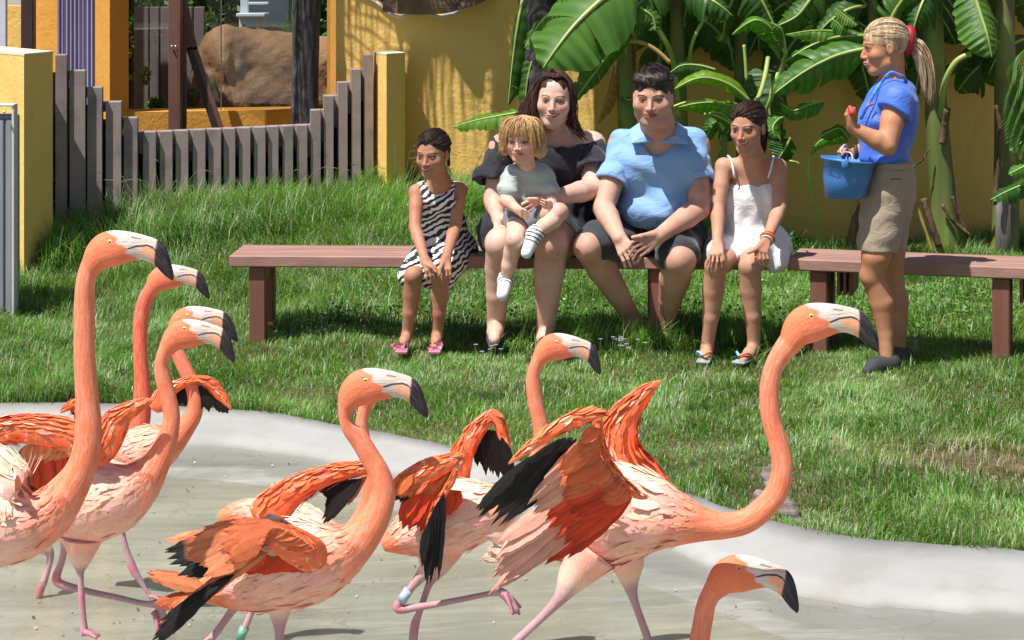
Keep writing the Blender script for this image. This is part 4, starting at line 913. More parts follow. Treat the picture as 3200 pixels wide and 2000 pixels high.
def scalp(H, n, gather=(0,-.46,.10), az=2.1, hl=.30, c=(0,-.075,.17), r=(.357,.437,.382), seed=1, tail=()):
    """locks combed over the skull from the hairline to where the hair is tied"""
    rs = np.random.default_rng(seed); g = (np.array(gather)-c)/np.array(r); g /= np.linalg.norm(g); out = []
    for k in range(n):
        a = rs.uniform(-az, az); e = hl*math.cos(a*.75)+rs.normal()*.05+(.10 if abs(a) < .5 else 0)+rs.uniform(0, .5)*(rs.random() < .35); d = np.array([math.sin(a)*math.cos(e), math.cos(a)*math.cos(e), math.sin(e)])
        om = math.acos(np.clip(d@g, -1, 1)); q = []
        for u in np.linspace(0, 1, 6): v = (math.sin((1-u)*om)*d+math.sin(u*om)*g)/math.sin(om); q.append(H.g(*(np.array(c)+v*np.array(r)*(1.0+.012*math.sin(u*3.1)))))
        out.append((q+[H.g(*t_) for t_ in tail], [.004]*6+[.015]*len(tail)))
    return out
def haircap(H, extra=(), face=(0,.52,-.16,.275,.40,.36), r=(.365,.435,.385), c=(0,-.075,.17), h=.004, cut=-.30, disp=None, minus=()):
    E = H.E; L = [E(*c, *r, .03)]+list(extra); L += [E(*face, .03, '-')]+list(minus)
    return L
EYE = (.08,.05,.03)
m_black = mat('black_rubber', (.03,.03,.035), rough=.6, bs=0); m_sole = mat('dark_shoe', (.05,.05,.055), (.035,.035,.04), scale=20, rough=.8)

# ---------------------------------------------------------------- girl in the zebra dress
def girl_zebra():
    t = thing('person', P(1360, 810, 9.75), 'small girl in a black and white zebra dress hunched forward on the bench', 'person')
    H = Head(P(1352, 483, 9.52), .212, (-.42,-1,-.16), (-.05,-.12,1), wide=1.0, jaw=1.0, smile=.6)
    tone = (.46,.245,.155); nk = P(1374, 566, 9.66)
    hipc = P(1395, 775, 9.83); ch = P(1365, 640, 9.72); shL = P(1302, 600, 9.66); shR = P(1437, 592, 9.70)
    kL, kR = P(1292, 862, 9.44), P(1378, 868, 9.44); aL, aR = P(1272, 1048, 9.50), P(1366, 1048, 9.50)
    eL, eR = P(1297, 712, 9.56), P(1424, 700, 9.60); wL, wR = P(1328, 812, 9.40), P(1394, 806, 9.40)
    hdL = P(1346, 842, 9.36); hdR = P(1391, 842, 9.36)
    pr = H.prims()+[cap(H.g(0,-.12,-.2), nk, .040, .042, k=.03), cap(nk, ch, .05, .07, k=.03), cap(shL, shR, .036, .036, k=.03), ell(ch, (.085,.065,.11), k=.03), ell(hipc, (.095,.08,.08), k=.03)]
    pr += arm(shL, eL, wL, (.034,.028,.027,.020))+arm(shR, eR, wR, (.034,.028,.027,.020))
    pr += leg(hipc+[-.05,0,0], kL, aL, P(1255, 1085, 9.36), (.065,.042,.040,.024))+leg(hipc+[.05,0,0], kR, aR, P(1358, 1085, 9.37), (.065,.042,.040,.024))
    pr += hand(wL, hdL, (-.9,0,-.25), (.25,-.25,-1), (.15,.25,-1), .055, .72, (P(1352,836,9.34), P(1362,850,9.33)), .05)
    pr += hand(wR, hdR, (-.95,0,0), (-.05,-.3,-1), (-.05,.25,-1), .055, .72, (P(1378,836,9.34), P(1374,856,9.33)), .05)
    def paint(V, col): H.paint(V, col, lip=(.42,.15,.12), teeth=.8, open_=.45, brow=(.06,.035,.025))
    body(t, pr, tone, [H], [((hdL+hdR)/2+[0,0,-.012], (.10,.07,.075), .0026)], paint)
    M = Head.E
    # dress: sleeveless bodice, skirt to the knees
    dr = [cap(P(1322,603,9.685), P(1418,598,9.71), .047, .047, k=.05), ell(ch+[.0,0,.0], (.108,.082,.12), k=.04), ell(P(1385,715,9.77), (.108,.088,.13), k=.05), ell(hipc+[0,0,0], (.128,.10,.10), k=.05), cap(hipc+[-.055,-.02,.0], kL+[-.01,.055,.0], .088, .064, k=.045), cap(hipc+[.06,-.02,0], kR+[.005,.055,.0], .088, .066, k=.045), cap(hipc+[0,-.08,-.02], (kL+kR)/2+[0,.08,0], .07, .055, k=.05),
          cap(hipc+[.09,-.02,-.03], hipc+[.105,-.05,-.05], .05, .035, k=.03)]
    dr += [ell(P(1366,572,9.60), (.050,.075,.050), k=.015, op='-'), ell(shL+[-.052,0,0], (.045,.07,.062), k=.012, op='-'), ell(shR+[.050,0,.01], (.04,.07,.06), k=.012, op='-')]
    dr += [cap(P(1324,586,9.63), P(1336,628,9.61), .015, .018, k=.02), cap(P(1414,580,9.66), P(1406,628,9.62), .015, .018, k=.02), ell(P(1369,632,9.67), (.085,.075,.045), k=.03)]
    m, tt, b = nodes('zebra_cotton'); b.inputs['Roughness'].default_value = .8
    tc = N(tt, 'ShaderNodeTexCoord'); mp = N(tt, 'ShaderNodeMapping'); mp.inputs['Rotation'].default_value = (0, .5, 0); wv = N(tt, 'ShaderNodeTexWave', bands_direction='Z')
    tt.links.new(tc.outputs['Object'], mp.inputs[0]); tt.links.new(mp.outputs[0], wv.inputs[0]); wv.inputs['Scale'].default_value = 12; wv.inputs['Distortion'].default_value = 9; wv.inputs['Detail'].default_value = 2.5; wv.inputs['Detail Scale'].default_value = .9; wv.inputs['Detail Roughness'].default_value = .55
    st = ramp(tt, wv.outputs['Fac'], .47, .52); tt.links.new(mixc(tt, st, (.018,.018,.024), (.78,.77,.78)), b.inputs['Base Color'])
    bump(tt, b, noise(tt, 16, 4, (1,1,.6)), .6, .015)
    cloth(t, 'dress', dr, m, disp=folds((60,0,12,0,.003),(25,10,40,2,.003)))
    hm = m_hair('dark_brown_hair', (.028,.016,.014), (.055,.032,.027))
    hp = haircap(H, [H.K((.05,-.42,.18),(.10,-.52,.0),.13,.09,.06), H.K((.10,-.5,.0),(.16,-.46,-.34),.075,.03,.05)], face=(0,.50,-.10,.33,.42,.44), r=(.345,.425,.372))
    cloth(t, 'hair', hp, hm, h=.0045)
    strands(t, 'hair_strands', scalp(H, 150, (.05,-.45,.18), seed=4), 380, .0, .0016, hm, 31, .001)
    # flowered sandals
    mf = mat('flower_sandals', (1,1,1), (.8,.8,.8), attr=True, rough=.6, bs=0)
    for a, b2 in ((aL, P(1250, 1088, 9.34)), (aR, P(1357, 1088, 9.35))):
        mb = MB(); v, f = bevbox(*((a*.3+b2*.7)+[0,0,-.022]), .055, .17, .014, .005); mb.add(v, f, (.55,.2,.3))
        for k in range(12):
            c = b2+[RNG.normal()*.016, RNG.uniform(-.02,.06), RNG.uniform(-.005,.018)]; 
            for q in range(5): an = q*1.257+k; mb.add([c, c+[.009*math.cos(an-.5), -.004, .009*math.sin(an-.5)], c+[.015*math.cos(an), -.006, .015*math.sin(an)], c+[.009*math.cos(an+.5), -.004, .009*math.sin(an+.5)]], [(0,1,2,3)], (.75,.25,.38) if k % 3 else (.85,.7,.72))
        mb.obj('sandal', mf, t, smooth=False)
    return t
girl_zebra()

# ---------------------------------------------------------------- woman in black
def woman_black():
    t = thing('person', P(1700, 800, 9.85), 'long haired woman in a black off shoulder dress holding a toddler on her lap', 'person')
    H = Head(P(1733, 312, 9.60), .252, (-.12,-1,-.06), (.05,-.05,1), wide=.93, jaw=1.12, smile=1.0)
    tone = (.70,.47,.385); nk = P(1732, 415, 9.72)
    ch = P(1722, 500, 9.78); ab = P(1735, 610, 9.78); hipc = P(1728, 725, 9.90)
    shL, shR = P(1572, 462, 9.74), P(1850, 455, 9.76); eL, wL = P(1545, 625, 9.66), P(1556, 680, 9.56); eR, wR = P(1853, 590, 9.58), P(1716, 622, 9.36)
    kL, kR = P(1566, 760, 9.46), P(1722, 762, 9.42); aL, aR = P(1549, 1020, 9.62), P(1705, 1045, 9.56)
    hL = P(1566, 695, 9.50); hR = P(1664, 645, 9.33)
    pr = H.prims()+[cap(H.g(0,-.12,-.25), nk, .066, .070, k=.04), cap(shL, shR, .068, .068, k=.06), ell(ch, (.20,.12,.16), k=.05), ell(ab, (.20,.15,.16), k=.05), ell(hipc, (.21,.16,.12), k=.05), ell(P(1740,455,9.72), (.12,.07,.06), k=.05)]
    pr += arm(shL, eL, wL, (.062,.050,.045,.030))+arm(shR, eR, wR, (.062,.051,.047,.030))
    pr += leg(hipc+[-.10,0,0], kL, aL, P(1545,1062,9.42), (.12,.075,.066,.040))+leg(hipc+[.09,0,0], kR, aR, P(1700,1075,9.36), (.12,.078,.071,.041))
    pr += hand(wL, hL, (-.75,-.2,-.55), (.55,-.3,-.75), (.3,.3,-.9), .075, .95, (P(1585,682,9.46), P(1596,700,9.44)), .1)
    pr += hand(wR, hR, (-.35,-.2,.9), (-.85,-.15,-.45), (-.6,.2,-.75), .078, .95, (P(1676,622,9.30), P(1652,622,9.28)), .06)
    def paint(V, col): H.paint(V, col, lip=(.50,.20,.18), teeth=1.0, open_=.5, brow=(.16,.09,.07), eye=(.08,.06,.05), blush=.7)
    body(t, pr, tone, [H], [(hL+[.02,0,-.012], (.07,.07,.07), .003), (hR+[-.03,0,-.01], (.10,.07,.08), .003)], paint)
    mb_ = m_cloth('black_dress', (.016,.016,.026), (.012,.012,.02), weave=.1)
    dr = [cap(P(1600,480,9.76), P(1835,478,9.76), .080, .082, k=.07), ell(ch+[0,0,0], (.210,.145,.17), k=.06), ell(P(1725,500,9.64), (.16,.07,.09), k=.06), ell(ab, (.205,.170,.17), k=.06), ell(hipc, (.22,.18,.14), k=.06), cap(hipc+[-.10,-.02,.02], kL+[.0,.22,.02], .14, .115, k=.05), cap(hipc+[.12,-.02,.02], kR+[.02,.20,.02], .145, .115, k=.05), ell(P(1735,388,9.66), (.23,.16,.115), k=.012, op='-'), plane(P(1722,436,9.7), (-.03,0,1), .012)]
    cloth(t, 'dress', dr, mb_, disp=folds((70,20,10,0,.004),(18,0,50,1,.004)))
    for (s, e, nm) in ((shL, eL, 'sleeve'), (shR, eR, 'sleeve')):
        o = -1 if s is shL else 1; m1 = s+(e-s)*.55
        sl = [cap(s+[o*-.01,0,.0], m1+[o*.006,-.01,0], .074, .090, k=.04), cap(m1, s+(e-s)*.68+[o*.015,0,0], .09, .102, k=.03), plane(s+[0,0,.028], (-.45*o,-.1,1), .01), plane(s+(e-s)*.70, (e-s)+np.array([0,0,0]), .008), cap(s+(e-s)*.68, s+(e-s)*.80, .08, .095, k=.01, op='-')]
        cloth(t, nm, sl, mb_, h=.006, disp=folds((85,30,8,0,.005),(30,60,20,1,.004)))
    hm = m_hair('long_brown_hair', (.035,.018,.014), (.075,.036,.026), 60, .42)
    hp = haircap(H, [H.K((-.30,-.05,.1),(-.52,-.05,-.45),.13,.17,.1), H.K((-.5,-.08,-.45),(-.85,-.1,-.95),.18,.13,.08), H.K((.28,-.1,.1),(.34,-.05,-.35),.10,.10,.08), H.K((.34,-.1,-.35),(.58,.0,-.62),.11,.05,.08), H.K((0,-.35,.1),(0,-.4,-.6),.22,.2,.1)], face=(.05,.55,-.12,.275,.44,.42), r=(.345,.415,.352), minus=[H.E(.03,.46,.20,.17,.24,.15,.03,'-')])
    cloth(t, 'hair', hp, hm, h=.0055, disp=folds((160,0,0,0,.0006),(90,60,8,1,.0006)))
    X = H.g
    g = [([X(-.03,.02,.54), X(-.33,.06,.27), X(-.42,.06,-.2), X(-.62,.1,-.7), X(-.95,.05,-1.15)], [.01,.02,.045,.07,.07]), ([X(-.05,.0,.54), X(-.38,.0,.2), X(-.58,.05,-.35), X(-.85,.1,-.85)], [.01,.02,.05,.08]),
         ([X(.0,.02,.54), X(.31,.04,.3), X(.36,.04,-.05), X(.38,.08,-.4), X(.62,.12,-.66)], [.01,.015,.025,.03,.035]), ([X(-.1,.05,.5), X(-.36,.12,.1), X(-.38,.18,-.4), X(-.55,.2,-.95)], [.01,.015,.03,.04])]
    strands(t, 'long_locks', g, 700, .05, .0026, hm, 3, .005)
    gg = []; rs = np.random.default_rng(8)
    for k in range(120):
        y0 = rs.uniform(-.35, .30); s_ = -1 if rs.random() < .5 else 1; yy = rs.uniform(-.25, .16)
        gg.append(([X(.02,y0,.51-.25*max(0,y0)**1.2), X(.17*s_,(y0+yy)/2+.02,.47-.1*max(0,y0)), X(.315*s_,yy+.02,.28), X(.365*s_,yy,.02), X(.40*s_,yy-.03,-.25)], [.004,.006,.006,.01,.015]))
    strands(t, 'hair_strands', gg, 420, .01, .0022, hm, 34, .002)
    gold = mat('gold', (.7,.48,.18), rough=.25, metal=1, bs=0)
    pts = [P(1690,400,9.66), P(1708,408,9.63), P(1722,412,9.615), P(1738,408,9.62), P(1756,400,9.65)]; v, f = tube(pts, .0012, 6, n=16); o = obj('necklace', v, f, gold, t)
    v, f = tube([P(1713,409,9.612), P(1713,413,9.60)], [.007,.004], 10); obj('pendant', v, f, gold, o)
    v, f = tube([wR+.036*np.array([.3*math.cos(a), math.cos(a)*.2, math.sin(a)])+np.array([.012,-.03*abs(math.cos(a))*0-.0, 0]) for a in np.linspace(0, 6.28, 20)], .0035, 6); obj('hair_tie', v, f, m_black, t)
    for a, b2 in ((aL, P(1545,1068,9.44)), (aR, P(1700,1080,9.38))):
        v, f = solid([cap(a+[0,.02,-.03], b2+[0,0,0], .046, .040, k=.02), plane(a+[0,0,-.012], (0,-.35,1))], .007); obj('shoe', v, f, m_sole, t)
    return t
woman_black()

# ---------------------------------------------------------------- toddler
def toddler():
    t = thing('person', P(1655, 690, 9.4), 'blond toddler in pale grey T-shirt and striped socks sitting on a lap', 'person')
    H = Head(P(1632, 438, 9.30), .196, (-.30,-1,-.12), (0,0,1), wide=1.12, jaw=1.12, nose=.95)
    tone = (.74,.49,.39); nk = P(1648, 522, 9.38); ch = P(1645, 580, 9.42); hipc = P(1655, 680, 9.46)
    shL, shR = P(1598, 552, 9.38), P(1697, 548, 9.40); eL, wL = P(1580, 625, 9.30), P(1618, 655, 9.24); eR, wR = P(1722, 620, 9.36), P(1725, 648, 9.26)
    kL, aL, tL = P(1608, 750, 9.18), P(1580, 878, 9.26), P(1570, 922, 9.16); kR, aR, tR = P(1748, 662, 9.22), P(1670, 732, 9.18), P(1646, 790, 9.14)
    pr = H.prims()+[cap(H.g(0,-.1,-.25), nk, .038, .04, k=.03), ell(ch, (.085,.065,.10), k=.04), ell(hipc, (.09,.075,.07), k=.04), cap(shL, shR, .034, .034, k=.03)]
    pr += arm(shL, eL, wL, (.032,.028,.027,.019))+arm(shR, eR, wR, (.032,.028,.027,.019))
    pr += leg(hipc+[-.045,-.02,0], kL, aL, aL+[0,-.03,-.03], (.056,.040,.036,.025))+leg(hipc+[.045,-.02,0], kR, aR, aR+[-.02,-.01,-.03], (.056,.040,.037,.025), back=(.4,0,-.8))
    hl = P(1630, 664, 9.21); hr = P(1716, 640, 9.20)
    pr += hand(wL, hl, (0,-.3,.9), (.9,-.2,-.3), (.7,.2,-.6), .04, .58)+hand(wR, hr, (.1,-.3,.9), (-.9,-.2,.1), (-.8,.2,.3), .04, .58)
    def paint(V, col): H.paint(V, col, lip=(.52,.22,.2), open_=.7, brow=(.34,.2,.11), eye=(.09,.1,.12), blush=.5)
    body(t, pr, tone, [H], [(hl, (.055,.05,.05), .0028), (hr, (.055,.05,.05), .0028)], paint, h=.0065)
    ms = m_cloth('pale_grey_cotton', (.40,.45,.43), (.36,.41,.40))
    sh = [ell(ch, (.104,.083,.115), k=.04), ell(P(1650,635,9.43), (.105,.088,.085), k=.04), cap(shL+[.01,0,0], shR+[-.01,0,0], .047, .047, k=.04), cap(shL, shL+(eL-shL)*.62, .044, .050, k=.02), cap(shR, shR+(eR-shR)*.62, .044, .050, k=.02), ell(nk+[0,-.01,.022], (.048,.06,.03), k=.01, op='-'),
          plane(P(1650,668,9.4), (0,0,-1))]
    cloth(t, 'shirt', sh, ms, h=.005, disp=folds((80,0,40,0,.003),(20,40,90,1,.003)))
    md = m_cloth('grey_shorts', (.16,.19,.20)); cloth(t, 'shorts', [ell(hipc, (.105,.09,.075), k=.03), cap(hipc+[-.045,-.02,0], hipc+(kL-hipc)*.42, .075, .066, k=.03), cap(hipc+[.045,-.02,0], hipc+(kR-hipc)*.40, .072, .062, k=.03)], md, h=.006)
    ms2 = mat('striped_sock', (1,1,1), (.93,.93,.93), scale=8, attr=True, rough=.9, bs=.2)
    for a, b2, kn in ((aL, tL, kL), (aR, tR, kR)):
        ax = (kn-a)/np.linalg.norm(kn-a)
        def cf(V, col, a=a, b2=b2, ax=ax):
            d = b2-a; d /= np.linalg.norm(d); s = (V-a)@d; col[:] = (.78,.78,.80); col[(np.mod(s+.03, .017) < .0058) & (s < .052)] = (.03,.03,.045)
        V, Fc = solid([cap(a+ax*.028, a, .035, .034, k=.01), cap(a, b2, .034, .026, k=.02), plane(a+ax*.03, ax)], .0038); col = np.ones((len(V), 3)); cf(V, col); obj('sock', V, Fc, ms2, t, col=col)
    hm = m_hair('blond_hair', (.66,.44,.21), (.42,.25,.11), 80, .55)
    hp = haircap(H, [H.E(.36,-.02,-.22,.15,.22,.20,.06), H.E(-.36,.04,-.16,.11,.2,.20,.06), H.E(0,-.25,-.15,.36,.3,.3,.08), H.K((-.22,.28,.32),(-.10,.34,.24),.06,.035,.05), H.K((.20,.28,.32),(.12,.34,.24),.065,.04,.05), H.K((0,.30,.34),(.02,.36,.24),.06,.035,.05)], face=(0,.55,-.20,.245,.42,.335), r=(.385,.44,.39))
    cloth(t, 'hair', hp, hm, h=.004, disp=folds((60,0,90,1,.0012)))
    X = H.g; g = []
    for a in np.linspace(-1.5, 1.5, 9): g.append(([X(.05,.05,.56), X(.33*math.sin(a),.34*math.cos(a)+.02,.42), X(.40*math.sin(a),.42*math.cos(a),.18), X(.42*math.sin(a)*1.05,.40*math.cos(a)*(1 if abs(a) > .9 else 1.0),(.10 if abs(a) < .75 else -.32))], [.004,.02,.022,.02]))
    strands(t, 'hair_strands', g, 620, .03, .0014, hm, 5, .003)
    return t
toddler()

# ---------------------------------------------------------------- man in the blue polo shirt
def man():
    t = thing('person', P(2050, 790, 9.85), 'man with short dark hair in a light blue polo shirt leaning forward', 'person')
    H = Head(P(2040, 305, 9.42), .258, (-.20,-1,-.12), (-.02,-.1,1), wide=.99, jaw=1.2, nose=1.06, smile=.2)
    tone = (.60,.38,.295); nk = P(2058, 405, 9.60)
    shL, shR = P(1945, 455, 9.66), P(2172, 455, 9.70); eL, wL = P(1886, 650, 9.52), P(1936, 745, 9.34); eR, wR = P(2186, 650, 9.56), P(2058, 738, 9.34)
    ch = P(2057, 520, 9.70); ab = P(2058, 620, 9.74); hipc = P(2050, 735, 9.90)
    kL, kR = P(1840, 772, 9.42), P(2124, 812, 9.38); aL, aR = P(1982, 1005, 9.78), P(2078, 1010, 9.76)
    hL = P(1955, 780, 9.30); hR = P(2012, 765, 9.27)
    pr = H.prims()+[E_ for E_ in (H.E(0,.06,-.36,.24,.24,.16,.08),)]+[cap(H.g(0,-.15,-.25), nk, .076, .082, k=.04), cap(shL, shR, .07, .07, k=.05), ell(ch, (.19,.13,.17), k=.05), ell(ab, (.175,.15,.16), k=.05), ell(hipc, (.19,.16,.12), k=.05), ell(P(2050,445,9.62), (.10,.06,.06), k=.04)]
    pr += arm(shL, eL, wL, (.062,.050,.048,.032))+arm(shR, eR, wR, (.062,.051,.050,.033))
    pr += leg(hipc+[-.10,0,0], kL, aL, P(1960,1060,9.66), (.11,.072,.070,.040))+leg(hipc+[.11,0,0], kR, aR, P(2070,1060,9.64), (.11,.074,.071,.040))
    pr += hand(wL, hL, (.65,-.2,.6), (.45,-.3,-.8), (.35,.2,-.9), .08, 1.05, None, .04)+hand(wR, hR, (-.45,-.2,.85), (-.85,-.25,-.45), (-.5,.15,-.85), .085, 1.08, (P(2005,738,9.26), P(1978,742,9.25)), .06)
    def paint(V, col):
        q = ((V-H.c)@H.M)/H.h; k = np.exp(-((q[:, 2]+.33)**2/.018))*(q[:, 1] > .0)*(np.abs(q[:, 2]) < .6); col *= 1-k[:, None]*np.array([.16,.15,.12])
        H.paint(V, col, lip=(.36,.15,.12), open_=.42, brow=(.045,.03,.025), eye=(.05,.035,.03), blush=.45, browh=.085)
    body(t, pr, tone, [H], [((hL+hR)/2+[-.01,0,-.01], (.12,.08,.10), .003)], paint)
    mp = m_cloth('light_blue_pique', (.245,.43,.72), (.21,.38,.66))
    L = [cap(shL+[.01,0,.0], shR+[-.01,0,0], .080, .080, k=.05), ell(ch, (.218,.16,.19), k=.05), ell(P(1985,520,9.60), (.12,.07,.09), k=.07), ell(P(2125,520,9.61), (.12,.07,.09), k=.07), ell(ab, (.200,.185,.17), k=.05), ell(P(2052,655,9.66), (.190,.15,.10), k=.05), cap(P(2190,640,9.86), P(2205,720,9.96), .06, .05, k=.05), ell(nk+[-.01,-.06,.0], (.078,.085,.12), k=.012, op='-'), cap(nk+[-.02,-.10,-.03], P(2047,462,9.55), .05, .004, k=.008, op='-'), plane(P(2050,678,9.7), (0,.25,-1))]
    cloth(t, 'polo_shirt', L, mp, disp=folds((14,0,60,0,.0035),(30,10,-25,2,.003)))
    for s, e in ((shL, eL), (shR, eR)):
        o = -1 if s is shL else 1; c_ = s+(e-s)*.56
        cloth(t, 'sleeve', [cap(s+[-o*.02,0,.005], c_, .076, .077, k=.03), cap(c_, s+(e-s)*.64, .080, .080, k=.004), plane(s+(e-s)*.60, e-s, .004), cap(s+(e-s)*.58, s+(e-s)*.8, .066, .066, k=.005, op='-')], mp, h=.006, disp=folds((40,30,30,0,.003),(0,40,70,1,.003)))
    # collar
    for o in (-1, 1):
        a = nk+[o*.086,.0,.035]; b = nk+[o*.070,-.075,-.02]; c = P(2047, 462, 9.525)+[o*.012,0,.03]; d = nk+[o*.135,.0,-.0]; e_ = nk+[o*.128,-.085,-.055]; f_ = c+[o*.035,-.01,-.0]
        bk = nk+[o*.02,.085,.05]; bk2 = nk+[o*.04,.12,.015]
        V = np.array([bk, a, b, c, bk2, d, e_, f_]); V2 = V+np.array([0,.004,-.006]); VV = np.vstack([V, V2])
        obj('collar', VV, [(0,1,5,4), (1,2,6,5), (2,3,7,6), (8,12,13,9), (9,13,14,10), (10,14,15,11), (4,5,13,12), (5,6,14,13), (6,7,15,14), (0,8,9,1), (1,9,10,2), (2,10,11,3), (3,11,15,7)], mp, t, col=(1,1,1), smooth=False)
    mbt = mat('button', (.3,.4,.5), rough=.3, bs=0)
    for y in (440, 452): c = P(2032, y, 9.53); v, f = tube([c, c+[0,-.004,0]], .005, 10); obj('button', v, f, mbt, t)
    mk = m_cloth('charcoal_denim', (.038,.042,.052), (.028,.031,.04), weave=.3)
    L = [ell(hipc+[0,0,.0], (.23,.19,.15), k=.06), cap(hipc+[-.10,-.02,.0], kL+[.035,.045,.015], .130, .097, k=.04), cap(hipc+[.11,-.02,.0], kR+[-.005,.045,.018], .130, .098, k=.04), plane(kL+[-.0,-.012,-.012], (kL-hipc)+np.array([.1,.1,-.12]), .006) if False else ell(kL+[-.02,-.10,-.10], (.13,.11,.105), k=.008, op='-'), ell(kR+[0,-.115,-.11], (.14,.12,.115), k=.008, op='-')]
    cloth(t, 'shorts', L, mk, disp=folds((20,30,50,0,.004),(60,20,15,1,.003)))
    hm = m_hair('short_black_hair', (.018,.013,.013), (.05,.036,.034), 45, .45)
    hp = haircap(H, [H.K((-.22,.20,.36),(.2,.24,.38),.11,.11,.06), H.K((-.1,.3,.34),(.05,.34,.28),.06,.045,.05)], face=(0,.58,-.12,.31,.42,.43), r=(.355,.44,.385), minus=[H.E(0,.1,-.62,.5,.6,.45,.03,'-')])
    cloth(t, 'hair', hp, hm, h=.004, disp=folds((130,40,60,0,.0015),(70,90,110,1,.0015)))
    X = H.g; r_ = np.random.default_rng(9); gg = []
    for k in range(60):
        a = r_.uniform(-3.1, 3.1); e = r_.uniform(.45, 1.35); d = np.array([math.sin(a)*math.cos(e), math.cos(a)*math.cos(e), math.sin(e)])
        p0 = np.array([0,-.07,.17])+d*np.array([.355,.44,.385]); 
        if p0[1] > .2 and p0[2] < .34: continue
        gg.append(([X(*p0), X(*(p0+d*.03+np.array([.02,.04,0]))), X(*(p0+d*.025+np.array([.05,.08,-.02])))], [.012,.012,.012]))
    strands(t, 'hair_strands', gg, 700, .01, .0017, hm, 6, .0015)
    for a, b2 in ((aL, P(1955,1062,9.64)), (aR, P(2068,1062,9.62))):
        v, f = solid([cap(a+[0,.03,-.04], b2+[0,0,0], .050, .044, k=.02), plane(a+[0,0,-.02], (0,-.3,1))], .007); obj('shoe', v, f, m_sole, t)
    return t
man()

